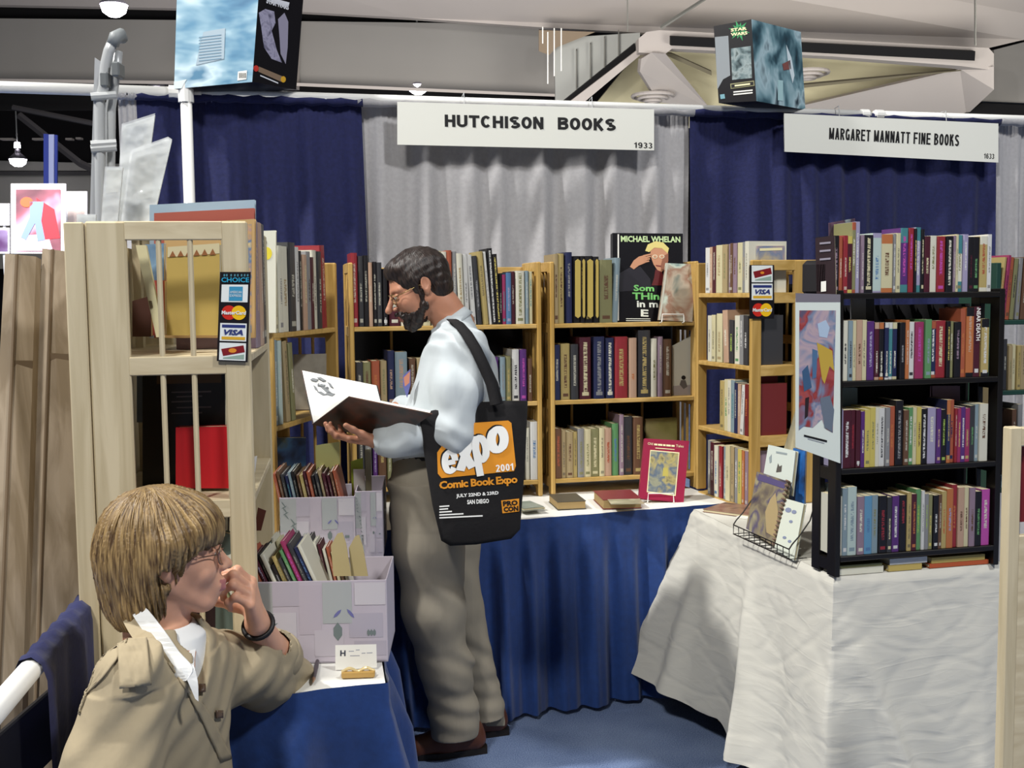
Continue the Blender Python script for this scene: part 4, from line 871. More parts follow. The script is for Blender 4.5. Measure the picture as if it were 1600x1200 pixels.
# flat books on the cloth under the rack
def flatbook(P, r, w, dep, h, c, label, page=None, name='book', group=None, g=0.9, spinefront=True, cmat=None):
    q = Vector((-r.y, r.x, 0)); t = thing(name, P+r*w/2+q*dep/2, label, 'book', group)
    cm = cmat or mat('board_'+c, PAL.get(c, c), 0.5, g=g)
    b = B(); b.box(P, r, q, UP, (0, w), (0, dep), (h-0.0025, h), cm, 0.0008); b.obj('front_cover', t)
    b = B(); b.box(P, r, q, UP, (0, w), (0, dep), (0, 0.0025), cm, 0.0008); b.obj('back_cover', t)
    if spinefront: b = B(); b.box(P, r, q, UP, (0, w), (-0.0015, 0.001), (0, h), cm); b.obj('spine', t)
    b = B(); b.box(P, r, q, UP, (0.003, w-0.003), (0.002, dep-0.004), (0.0025, h-0.0025), page or M_PAGE); b.obj('pages', t)
    return t
def onKP(x0, x1, zb, h, dep, c, label, inset=0.02, **k):
    q = Pl(KP.P-KP.n*inset, KP.r); u0, u1 = q.uv(x0, 880)[0], q.uv(x1, 880)[0]
    return flatbook(Vector((q.P.x, q.P.y, 0))+q.r*u0+UP*zb, q.r, u1-u0, dep, h, c, label, **k)
onKP(1306, 1380, 0.7525, 0.019, 0.11, 'ivory', 'white spined paperback lying flat under the rack, leftmost of the flat books')
onKP(1310, 1378, 0.7725, 0.008, 0.1, 'olive', 'thin olive book lying on the white flat book under the rack')
onKP(1388, 1440, 0.7525, 0.018, 0.11, 'gold', 'gold edged book lying flat, bottom of the middle pair under the rack')
onKP(1390, 1448, 0.7715, 0.018, 0.11, 'white', 'white book lying on the gold one, middle pair under the rack')
onKP(1452, 1544, 0.7525, 0.013, 0.11, 'rust', 'rust red book lying flat, bottom of the right pair under the rack')
onKP(1455, 1538, 0.7665, 0.017, 0.11, 'gold', 'yellow spined book on the rust red one, right pair under the rack')
# real lettering where it can be read: a tall spine reading NEAR DEATH
def spinetext(pl, s, xb, yb, xt, yt, w, m, parent, off=0.004, bold=0.02):
    """lettering running down from (xt,yt) to (xb,yb)"""
    return text_on(pl, s, (xt, yt), (xb, yb), w, m, parent, 'spine_title', off=off, bold=bold)
host = [o for o in bpy.data.objects if o.name.startswith('book') and o.get('label', '').endswith('twenty-fifth from left on black rack second shelf')]
q = Pl(KP.P-KP.n*0.006, KP.r)
if host:
    a, b_ = q.uv(1525, 482), q.uv(1525, 532); a = (a[0], a[1]); b_ = (a[0], b_[1])
    text_on(q, 'NEAR DEATH', a, b_, 0.013, M_WHITE, host[0], 'spine_title', off=0.004, bold=0.02, px=False)
# ---- middle bookcase
CG = 'books in the middle pine bookcase, shelf %s'
row(CP, ZS[0], [(866,873,397,'tan','brown'),(873,882,396,'gold','brown'),(884,894,394,'navy','grey'),(896,907,400,'black','gold'),(907,914,400,'black','gold'),(914,927,400,'black','gold'),(927,936,401,'black','gold'),(937,957,406,'olive','brown',{}),(959,968,403,'bluegrey',None,{'tilt':0.05})], 0.17, 'on middle pine bookcase top shelf', 'hardback', CG % 'one', 0.85, hard=True, inset=0.012, size=(0.02, 0.04))
# rounded gold spine labels of the boxed set
q = Pl(CP.P-CP.n*0.012, CP.r)
for k, (x0, x1) in enumerate(((898, 906), (909.5, 913), (917, 925.5), (930, 934))):
    host = [o for o in bpy.data.objects if o.get('label', '').endswith(ordw(4+k)+' from left on middle pine bookcase top shelf')]
    if host: patch(q, [(x0, 408), ((x0+x1)/2, 405), (x1, 408), (x1, 494), ((x0+x1)/2, 497), (x0, 494)], mat('gold_cloth_spine', '#b09a50', 0.5), host[0], 'gold_panel', off=0.012, thick=0.008)
row(CP, ZS[1], [(866,876,539,'navy'),(877,891,537,'gold','brown'),(892,904,538,'charcoal'),(906,924,527,'maroon','cream',{'a':0.06,'b':0.92,'flush':1}),(928,945,526,'navy','grey',{'a':0.08,'b':0.92}),(947,960,528,'navy','ivory',{'a':0.05,'b':0.92}),(961,981,526,'red','gold',{'a':0.2,'b':0.8}),(983,995,528,'peach','orange',{'a':0.3,'b':0.4}),(998,1017,516,'charcoal','gold',{'a':0.1,'b':0.9}),(1018,1027,529,'ivory','olive'),(1028,1036,526,'mauve'),(1037,1050,530,'brown')], 0.17, 'on middle pine bookcase second shelf', 'hardback', CG % 'two', 0.85, hard=True, inset=0.012, size=(0.024, 0.045))
row(CP, ZS[2], [(867,878,670,'brown','rust'),(878,885,672,'tan'),(885,896,675,'tan','brown'),(896,903,675,'gold'),(903,913,670,'grey','olive'),(913,924,671,'cream','olive'),(924,937,670,'olive','cream'),(937,945,669,'cream'),(945,956,669,'peach','rust'),(957,967,662,'green','blue'),(968,975,648,'mauve'),(976,989,651,'charcoal','brown'),(990,1005,652,'brown','gold')], 0.17, 'on middle pine bookcase bottom shelf', 'hardback', CG % 'three', 1.0, hard=True, inset=0.012, size=(0.02, 0.035))
# face-out books in it
tp = Pl(CP.P+CP.n*(-0.03), CP.r, UP*0.985-CP.n*0.1)
tp = Pl(CP.at(0.3, 1.45, -0.05), CP.r, UP-CP.n*0.14)
mb = mat('black_glossy_cover', '#121116', 0.25)
t = facebook(tp, [(958, 364), (1067, 365), (1067, 503), (958, 502)], 0.03, mb, 'tall black art book with green and white title, leaning above the middle bookcase')
patch(tp, [(965, 366), (967, 366), (967, 501), (965, 501)], M_WHITE, t, 'white_hinge_line', off=0.001)
mskin = mat('printed_skin', '#c08a6a', 0.4); mgr = mat('printed_green', '#7ac86e', 0.4); mwh = mat('printed_white', '#e9ecdf', 0.4); mye = mat('printed_blond', '#d9c97c', 0.4)
text_on(tp, 'MICHAEL WHELAN', (970, 378), (1063, 379), 9.5, mat('printed_pale_green', '#c3dba2', 0.4), t, 'cover_lettering', bold=0.03, off=0.0015)
patch(tp, [(1016, 392), (1022, 384), (1032, 381), (1040, 385), (1044, 396), (1044, 408), (1040, 418), (1034, 425), (1027, 422), (1021, 413), (1017, 402)], mskin, t, 'printed_face', off=0.0012)
patch(tp, [(1024, 421), (1034, 425), (1038, 436), (1044, 446), (1018, 446), (1022, 434)], mat('printed_dark_red', '#5a1a1c', 0.4), t, 'printed_shirt', off=0.0011)
patch(tp, [(1036, 400), (1044, 396), (1044, 408), (1040, 418), (1034, 425), (1032, 416)], mat('printed_skin_shade', '#8f5c46', 0.4), t, 'printed_face_shade', off=0.0017)
for ex in (1023, 1034): patch(tp, ellipse(ex, 401, 4.2, 3.2, 10), mat('printed_lens', '#d9cdb0', 0.3), t, 'printed_lens', off=0.0021)
for ex in (1023, 1034): patch(tp, ellipse(ex, 401, 2.6, 2.0, 8), mskin, t, 'printed_eye', off=0.0026)
patch(tp, [(1024, 414), (1033, 415), (1032, 417), (1025, 416)], mat('printed_lip', '#7a3a34', 0.4), t, 'printed_mouth', off=0.0021)
patch(tp, [(1008, 392), (1012, 382), (1024, 377), (1036, 379), (1045, 388), (1043, 396), (1034, 388), (1022, 387), (1014, 394)], mye, t, 'printed_hair', off=0.0018)
patch(tp, [(984, 417), (990, 407), (998, 401), (1006, 399), (1012, 404), (1008, 411), (998, 415), (990, 421)], mskin, t, 'printed_hand', off=0.0024)
for k in range(4): patch(tp, [(1004, 399+k*3.2), (1017-k*1.2, 396+k*3.6), (1018-k*1.2, 398.2+k*3.6), (1005, 401.6+k*3.2)], mskin, t, 'printed_finger', off=0.003)
patch(tp, [(966, 428), (984, 418), (990, 421), (1000, 416), (1016, 436), (1018, 452), (966, 456)], mat('printed_dark_sleeve', '#1d1b24', 0.4), t, 'printed_sleeve', off=0.0010)
for k, (s, x0, x1, y, h, m_) in enumerate((('Som', 990, 1022, 455, 10, mgr), ('THin', 988, 1030, 468, 11, mgr), ('in m', 995, 1028, 480, 10, mwh), ('E', 1001, 1013, 494.5, 11, mwh))):
    text_on(tp, s, (x0, y), (x1, y+0.5), h, m_, t, 'cover_lettering', bold=0.03, off=0.0016)
for y in (497.5, 500.5): patch(tp, [(978, y), (1016, y+0.3), (1016, y+1.3), (978, y+1)], mwh, t, 'small_print_line', off=0.0014)
tp2 = Pl(CP.at(0.5, 1.45, 0.0), dirv(13), UP-CP.n*0.2)
t = facebook(tp2, [(1041, 411), (1086, 413), (1082, 503), (1029, 500)], 0.008, art('faded_fantasy_cover', ['#6f7468', '#a89a86', '#8c6a55', '#b9c4b4', '#4f6d70'], 9, seed=3), 'grey green faced book in clear wrap on a white wire stand, top shelf right')
patch(tp2, [(1041, 411), (1044, 411), (1032, 500), (1029, 500)], mat('pale_spine_edge', '#b5b3a4', 0.4), t, 'pale_edge', off=0.001)
def wirestand(pl, x0, y0, x1, y1, lab):
    t = thing('book_stand', pl.hit((x0+x1)/2, y1, 0.02), lab, 'book stand')
    A, Bq, Cq, D = pl.hit(x0, y1, 0.02), pl.hit(x0+1, y0, 0.015), pl.hit(x1-1, y0, 0.015), pl.hit(x1, y1, 0.02)
    b = B(); b.tube([A, Bq, Cq, D], 0.0022, M_WHITE, 6); b.obj('front_wire', t)
    b = B()
    for p in (A, D): b.tube([p, p-pl.n*0.07, p-pl.n*0.09+UP*0.07], 0.002, M_WHITE, 6)
    b.obj('foot_wire', t)
wirestand(tp2, 1034, 491, 1069, 503, 'small white wire stand holding the grey green book on the pine top shelf')
fp = Pl(CP.at(0, 0, -0.06), CP.r)
t = facebook(fp, [(1051, 541), (1082, 524), (1082, 623), (1051, 623)], 0.012, mat('grey_white_cover', '#c4bfae', 0.5, g=0.8), 'pale grey cover facing out with small black sketch, second shelf right end')
patch(fp, ellipse(1068, 590, 3.5, 3.5, 10), M_INK, t, 'sketch_head', off=0.001); patch(fp, [(1064, 594), (1071, 594), (1074, 604), (1068, 608), (1062, 601)], mat('sketch_grey', '#57504c', 0.5), t, 'sketch_body', off=0.001)
patch(fp, [(1052, 603), (1081, 601), (1081, 621), (1052, 621)], mat('sketch_ground', '#8f8580', 0.5), t, 'sketch_ground', off=0.0008)
t = facebook(Pl(CP.at(0, 0, -0.12), CP.r), [(1010, 655), (1058, 652), (1058, 742), (1010, 742)], 0.02, art('dull_cover', ['#6d6236', '#8f8a52', '#a3996a'], 8, seed=5, g=0.8), 'olive and cream cover facing out behind the red framed book, bottom shelf')
# red framed book on stand on the table
rp = Pl(JZ(1040, 783, .742), dirv(4), UP+Vector((0.0, 0.30, 0)))
rp = Pl(JZ(1040, 784, .744), dirv(6), (UP*0.95+Vector((0.0, 0.28, 0))))
t = facebook(rp, [(1008, 685), (1077, 689), (1068, 786), (999, 779)], 0.022, mat('crimson_cover', '#8e1c3c', 0.35), 'crimson book with framed picture, standing on a white wire stand on the table')
patch(rp, [(1016, 703), (1061.5, 707), (1055.5, 775), (1010.5, 769)], M_CREAM, t, 'thin_frame', off=0.001)
patch(rp, [(1017, 704.5), (1060, 708.5), (1054, 773), (1012, 767.5)], art('tale_picture', ['#7b7f74', '#9a9a80', '#5b6a7d', '#b3a56a', '#55524a'], 16, seed=8, g=0.9), t, 'cover_picture', off=0.0016)
text_on(rp, 'Old', (1012, 695), (1020, 695.6), 4, M_CREAM, t, 'cover_lettering', off=0.0016); text_on(rp, 'Tales', (1056, 698.6), (1068, 699.5), 4, M_CREAM, t, 'cover_lettering', off=0.0016)
for (xa, xb) in ((1022, 1027), (1028, 1035), (1036, 1040), (1041, 1048), (1049, 1054)): patch(rp, [(xa, 693+(xa-1022)*.08), (xb, 693+(xb-1022)*.08), (xb, 695.8+(xb-1022)*.08), (xa, 695.8+(xa-1022)*.08)], M_CREAM, t, 'worn_title', off=0.0014)
patch(rp, [(1024, 699.5), (1054, 702), (1054, 703), (1024, 700.7)], M_CREAM, t, 'small_print_line', off=0.0016)
patch(rp, [(1036, 731), (1043, 731), (1044, 744), (1035, 744)], mat('pale_yellow_print', '#b3a54e', 0.5), t, 'printed_figure', off=0.002)
wirestand(rp, 1012, 771, 1053, 785, 'white wire stand holding the crimson framed book')
# flat books on the back table
def flatpx(x0, y0, x1, y1, depdir, dep, h, c, label, cmat=None, page=None, zt=0.7425):
    A, Bq = JZ(x0, y0, zt), JZ(x1, y1, zt); r = (Bq-A).normalized(); return flatbook(A, r, (Bq-A).length, dep, h, c, label, cmat=cmat, page=page, spinefront=False)
t = flatpx(871, 797, 916, 795, 0, 0.17, 0.032, 'charcoal', 'dark grey hardback lying flat on the table, left of the red one', mat('dark_green_grey_board', '#4a463c', 0.4), mat('tan_page_edge', '#9c8356', 0.8, var=0.1, scale=300, stretch=(1, 1, 9)))
t = flatpx(942, 796, 1003, 794, 0, 0.2, 0.038, 'maroon', 'dark red hardback lying flat on the table beside the crimson framed book', mat('dark_red_board', '#742a30', 0.4), mat('tan_page_edge', '#9c8356', 0.8))
q0 = JZ(955, 788, .782); b = B(); r_ = dirv(3); b.box(q0, r_, Vector((-r_.y, r_.x, 0)), UP, (0.0, 0.125), (0, 0.1), (-0.001, 0.0006), art('flat_cover_print', ['#b1a884', '#8f8a72', '#c9c1a3'], 15, seed=2)); b.obj('cover_picture', t)
t = flatpx(816, 801, 853, 797, 0, 0.15, 0.014, 'white', 'white bordered book lying flat, lower of the pair beside the tote bag', M_WHITE)
t = flatpx(818, 799, 850, 796, 0, 0.13, 0.012, 'charcoal', 'thin book with grey picture cover, on the white one beside the tote bag', art('grey_green_cover', ['#6f7a70', '#8f978a', '#55605a'], 10, seed=12), zt=0.757)
# ---- bookcase behind the man
LG = 'books in the pine bookcase behind the man, shelf %s'
LPl = CP
row(LPl, ZS[0], [(549,559,395,'red'),(560,568,400,'charcoal'),(568,576,399,'black'),(576,582,410,'peach'),(583,589,409,'black'),(589,597,410,'charcoal'),(598,606,420,'black','white',{'a':0.03,'b':0.15}),(608,625,418,'maroon','ivory'),(626,640,420,'ivory'),(642,658,420,'tan'),(660,672,415,'cream'),(674,681,392,'ivory'),(682,690,392,'cream'),(690,698,393,'ivory'),(698,706,391,'rust','cream'),(707,714,393,'grey'),
 (715,724,396,'ivory','tan',{'tilt':-0.03}),(725,732,397,'white',None,{'tilt':-0.03}),(733,741,398,'white','grey',{'tilt':-0.06}),(742,749,400,'charcoal','grey',{'tilt':-0.07}),(750,759,393,'gold',None,{'tilt':-0.08}),(760,764,393,'white',None,{'tilt':-0.08}),(765,773,388,'black','white',{'tilt':-0.06,'a':0.03,'b':0.97}),(773,780,397,'black','yellow',{'tilt':-0.06,'a':0.03,'b':0.97}),
 (781,785,428,'black'),(785,791,429,'magenta','teal'),(791,799,426,'blue','lavender'),(799,805,424,'maroon'),(806,820,423,'ivory','olive',{'a':0.15,'b':0.95}),(821,826,423,'bluegrey'),(827,832,424,'cream','teal')], 0.17, 'on pine bookcase behind the man, top shelf', 'book', LG % 'one', 0.9, hard=True, inset=0.012, size=(0.018, 0.032), yellowed=False)
row(LPl, ZS[1], [(557,568,566,'charcoal'),(568,580,566,'olive','brown'),(581,594,564,'rust','orange'),(595,605,564,'tan','olive'),(606,617,548,'navy','peach'),(618,637,550,'bluegrey','peach'),(640,650,560,'brown'),(652,668,560,'tan'),(670,690,556,'navy'),(700,720,556,'olive'),(724,744,552,'maroon'),(748,768,556,'tan'),(773,779,558,'purple'),(782,790,558,'bluegrey','grey'),(791,799,557,'olive','gold'),(801,812,546,'white','charcoal'),(813,823,546,'purple','pink'),(825,832,560,'brown')], 0.17, 'on pine bookcase behind the man, second shelf', 'book', LG % 'two', 0.9, hard=True, inset=0.012, size=(0.02, 0.04))
row(LPl, ZS[2], [(560,570,680,'charcoal'),(571,581,680,'grey'),(583,590,672,'purple','lavender'),(591,604,662,'brown','gold'),(605,612,664,'olive'),(614,630,668,'tan'),(632,650,668,'cream'),(652,668,668,'brown'),(670,690,668,'navy'),(700,720,668,'grey'),(740,760,668,'tan'),(765,785,668,'charcoal'),(790,806,668,'cream'),(812,820,672,'charcoal'),(821,828,669,'ivory'),(829,841,659,'white','blue')], 0.17, 'on pine bookcase behind the man, bottom shelf', 'book', LG % 'three', 0.9, hard=True, inset=0.012, size=(0.018, 0.036))
# ---- narrow bookcase at the table corner
RG = 'books in the narrow pine bookcase, shelf %s'
row(RPl, RZ[0], [(1101,1108,387,'white','grey'),(1108,1112,386,'peach'),(1112,1118,385,'maroon'),(1118,1128,383,'cream','tan'),(1128,1136,382,'tan','olive'),(1136,1140,381,'mauve'),(1140,1144,380,'brown'),(1144,1150,380,'mauve','brown'),(1150,1158,379,'cream','olive'),(1158,1163,378,'grey','tan'),(1163,1169,377,'ivory')], 0.17, 'on narrow pine bookcase top shelf', 'magazine', RG % 'one', 1.0, inset=0.006, size=(0.02, 0.05))
row(RPl, RZ[1], [(1105,1111,493,'ivory'),(1111,1117,492,'cream'),(1118,1127,490,'cream','tan'),(1128,1136,485,'peach','ivory',{'tilt':-0.06}),(1137,1144,500,'charcoal','lime'),(1145,1153,493,'ivory','green'),(1154,1160,492,'grey','white'),(1161,1168,493,'charcoal','white')], 0.17, 'on narrow pine bookcase second shelf', 'magazine', RG % 'two', 1.0, inset=0.006, size=(0.025, 0.05))
row(RPl, RZ[2], [(1122,1129,595,'gold'),(1129,1135,593,'cream','green'),(1135,1140,594,'ivory'),(1140,1146,594,'bluegrey','teal'),(1146,1151,598,'navy'),(1151,1156,600,'peach'),(1157,1162,602,'white',None,{'tilt':0.08}),(1163,1169,600,'#7a1a1c','orange',{'cn':'deep red'})], 0.17, 'on narrow pine bookcase third shelf', 'magazine', RG % 'three', 1.0, inset=0.006, size=(0.025, 0.05))
row(RPl, RZ[3], [(1104,1109,688,'grey'),(1109,1115,691,'maroon'),(1115,1121,696,'ivory','blue'),(1122,1127,697,'red'),(1128,1133,698,'bluegrey'),(1133,1140,696,'cream'),(1140,1145,698,'tan'),(1146,1151,700,'grey','white'),(1151,1157,702,'yellow','green'),(1158,1162,704,'orange'),(1163,1168,705,'mauve')], 0.17, 'on narrow pine bookcase bottom shelf', 'magazine', RG % 'four', 1.0, inset=0.006, size=(0.022, 0.05))
rq = Vector(RPl.n)*-1; EP = Pl(Vector((RN.x, RN.y, 0))+RPl.r*0.002, rdp)   # near end face, normal towards camera
EP = Pl(Vector((RN.x, RN.y, 0)), rdp)
if EP.n.y > 0: EP = Pl(EP.P, -rdp)
t = facebook(Pl(EP.P+RPl.r*-0.03, EP.r), [(1184, 384), (1226, 384), (1226, 412), (1184, 412)], 0.012, art('faded_magazine_cover', ['#8f7c86', '#a8989a', '#7a86a0', '#b7ab90'], 14, seed=21, g=0.9), 'faded pinkish magazine cover sticking up above the narrow bookcase end', cat='magazine', name='magazine')
patch(Pl(EP.P+RPl.r*-0.03, EP.r), [(1187, 388), (1222, 387), (1222, 391), (1187, 392)], M_CREAM, t, 'masthead', off=0.001)
t = facebook(Pl(EP.P+RPl.r*-0.05, EP.r), [(1181, 583), (1215, 583), (1215, 676), (1181, 676)], 0.03, mat('deep_red_cloth', '#6b161b', 0.6), 'deep red cover seen through the open end of the narrow bookcase')
t = facebook(Pl(EP.P+RPl.r*-0.05, EP.r), [(1184, 500), (1209, 500), (1209, 546), (1184, 546)], 0.02, art('bw_cover', ['#1f1a1d', '#4c4148', '#8b8060'], 20, seed=31), 'dark photo cover seen through the upper open end of the narrow bookcase')
t = facebook(Pl(EP.P+RPl.r*-0.04, EP.r), [(1184, 562), (1210, 562), (1210, 572), (1184, 572)], 0.1, mat('dull_red_edge', '#8a4a3c', 0.6), 'dull red book lying flat, seen through the narrow bookcase end')
# ---- left corner bookcase: tall art books
BG = 'art books in the left corner bookcase'
row(BPl, ZS[0], [(428,434,405,'cream'),(434,441,384,'ivory','grey'),(441,452,385,'ivory','tan'),(452,463,379,'charcoal'),(464,470,386,'white','grey'),(470,474,392,'black'),(474,480,398,'peach','cream'),(480,486,393,'grey','charcoal'),(486,491,402,'maroon'),(491,497,391,'ivory'),(497,503,393,'charcoal'),(504,511,384,'red',None,{'tilt':-0.05})], 0.2, 'on left corner bookcase top shelf', 'art book', BG, 0.95, hard=True, inset=0.006, size=(0.02, 0.07), yellowed=False)
row(BPl, ZS[1], [(430,435,531,'bluegrey'),(436,441,532,'aqua','white'),(447,453,533,'tan',None,{'tilt':-0.08}),(454,460,536,'olive','ivory',{'tilt':-0.08})], 0.2, 'on left corner bookcase second shelf', 'art book', BG+', second shelf', 0.95, hard=True, inset=0.006, size=(0.02, 0.07))
fp = Pl(BPl.at(0.5, 0, -0.15), dirv(10))
facebook(fp, [(459, 554), (510, 553), (510, 640), (459, 640)], 0.02, mat('mottled_grey_board', '#9b9486', 0.7, var=0.12, scale=30), 'grey mottled board book facing out behind the open book being read')
facebook(Pl(BPl.at(0.2, 0, -0.08), dirv(10)), [(434, 684), (478, 684), (478, 760), (434, 760)], 0.03, art('dark_blue_cover', ['#10141c', '#1d2f4c', '#2a4a66', '#3c4030'], 12, seed=15), 'dark blue picture cover in shade above the rear box of books')
t = facebook(Pl(BPl.at(-0.02, 0, 0.01), dirv(5)), [(400, 361), (431, 360), (431, 520), (400, 520)], 0.02, mat('white_yellow_cover', '#d8d5c2', 0.5), 'white cover with yellow duckling coloured shape, standing at the near end of the corner bookcase')
t['label'] = 'white cover with a yellow rounded shape, standing up left of the tall art books'
pl_ = Pl(BPl.at(-0.02, 0, 0.01), dirv(5)); patch(pl_, ellipse(417, 396, 8, 10), mat('printed_yellow', '#e0cc3a', 0.5), t, 'yellow_shape', off=0.001); patch(pl_, ellipse(413, 379, 4, 5), mat('printed_brown', '#5a4030', 0.5), t, 'brown_shape', off=0.001)
# ---- front left bookcase: big covers seen through its end
def AF(dy): return Pl(Vector((AP0.x, AP0.y+dy, 0)), dirv(4))
facebook(AF(0.34), [(235, 320), (398, 312), (398, 528), (235, 528)], 0.02, mat('pale_blue_cover', '#9db3c2', 0.5), 'very large pale blue book rising above the front left bookcase')
facebook(AF(0.29), [(242, 333), (397, 325), (397, 528), (242, 528)], 0.02, mat('brick_red_cover', '#a85a4c', 0.5), 'large brick red book just in front of the pale blue one')
t = facebook(AF(0.24), [(258, 350), (398, 342), (398, 528), (258, 528)], 0.02, mat('tan_bordered_cover', '#c2a06c', 0.5), 'tan book with patterned border, front of the three tallest at left')
patch(AF(0.24), [(372, 352), (393, 350), (393, 520), (372, 520)], art('patterned_strip', ['#8b7fb0', '#c9a06a', '#5b7aa0', '#d9c28a'], 30, seed=4), t, 'patterned_strip', off=0.001)
t = facebook(AF(0.12), [(262, 386), (343, 380), (343, 524), (262, 524)], 0.03, mat('mustard_cover', '#b49a52', 0.55), 'mustard yellow book with ornate top border behind the dowels')
patch(AF(0.12), [(262, 386), (343, 380), (343, 396), (262, 402)], mat('ornate_border', '#c9bf9a', 0.5), t, 'border_band', off=0.001)
for k in range(6):
    x = 270+k*12.5; patch(AF(0.12), [(x-5, 401.5-k*0.6), (x, 392-k*0.7), (x+5, 401-k*0.6)], mat('border_brown', '#8c5a34', 0.5), t, 'border_triangle', off=0.002)
t = facebook(AF(0.16), [(228, 382), (256, 380), (256, 440), (228, 440)], 0.02, art('blue_photo_cover', ['#4f6a8a', '#7fa0bc', '#33486a'], 14, seed=6), 'blue photo cover glimpsed left of the mustard book')
facebook(AF(0.14), [(240, 438), (257, 438), (257, 524), (240, 524)], 0.03, mat('coral_cover', '#b4564c', 0.5), 'coral red book edge below the blue photo cover')
pl_ = AF(0.07); t = thing('book', pl_.hit(245, 526), 'thin cream book leaning diagonally inside the front left bookcase', 'book')
patch(pl_, [(212, 383), (228, 383), (256, 527), (244, 527)], mat('cream_spine', '#cfc79e', 0.5), t, 'spine', off=0, thick=0.012)
patch(pl_, [(232.5, 470), (237, 470), (239, 480), (235, 483)], mat('spine_mark', '#5a4a30', 0.5), t, 'spine_mark', off=0.002)
facebook(AF(0.2), [(208, 470), (236, 462), (236, 526), (208, 526)], 0.02, mat('dark_brown_cover', '#4a2c22', 0.5), 'dark brown cover at the left inside the upper bay of the front bookcase')
t = facebook(AF(0.2), [(224, 572), (352, 566), (352, 764), (224, 764)], 0.03, mat('black_framed_cover', '#15110f', 0.3), 'large black book with faint lettering, behind the red one at left')
patch(AF(0.2), [(245, 586), (346, 582), (346, 598), (245, 600)], mat('dull_gold_band', '#4a3316', 0.4), t, 'gold_band', off=0.001)
for k, y in enumerate((612, 619, 627, 636, 645)):
    patch(AF(0.2), [(268+k % 2*8, y), (330-k % 3*14, y-1.5), (330-k % 3*14, y+1), (268+k % 2*8, y+2)], mat('faint_lettering', '#5a5050', 0.4), t, 'faint_text_line', off=0.001)
facebook(AF(0.1), [(276, 668), (361, 666), (361, 763), (276, 763)], 0.03, mat('bright_red_cloth', '#b0141c', 0.45, var=0.35, scale=3, stretch=(6, 1, 0.3)), 'bright red cloth book standing in the middle bay at left')
facebook(AF(0.3), [(215, 565), (228, 565), (228, 660), (215, 660)], 0.02, mat('slate_cover', '#6a7686', 0.5), 'narrow slate blue book edge at the left of the middle bay')
facebook(AF(0.12), [(225, 800), (352, 800), (352, 1000), (225, 1000)], 0.05, mat('dark_wine_cover', '#2a1518', 0.5), 'dark wine coloured book in the lowest bay behind the seated person')
t = facebook(AF(0.08), [(338, 830), (372, 838), (378, 1005), (338, 1005)], 0.03, mat('grey_green_cover2', '#5d6a62', 0.5), 'grey green book in the lowest bay beside the pale post')
# leaflet holders / white tabs on right edge of that bookcase
for (x, y, s, l) in ((397, 740, 1, 'white folded leaflet sticking out of the front left bookcase'),):
    pl_ = Pl(APl.P+Vector((0.005, 0.1, 0)), dirv(10)); t = patch(pl_, [(392, 715), (402, 712), (398, 742), (393, 752)], M_WHITE, None, 'leaflet', thick=0.002); setp(t, l, 'leaflet')
pl_ = Pl(APl.P+Vector((0.01, 0.25, 0)), dirv(10)); t = patch(pl_, [(403, 793), (416, 798), (408, 829), (397, 829)], mat('brown_tag', '#5a3024', 0.5), None, 'brown_tag', thick=0.003); setp(t, 'small dark brown card hanging right of the pale post, above the box', 'card')
# edges of big books whose spines face the aisle in the front-left case
row(APl, ZS[0], [(399,405,345,'mauve','peach'),(405,409,350,'peach'),(409,413,352,'charcoal')], 0.2, 'edge-on in front left bookcase', 'picture book', 'picture books in the front left bookcase', 1.0, hard=True, inset=0.006, yellowed=False)
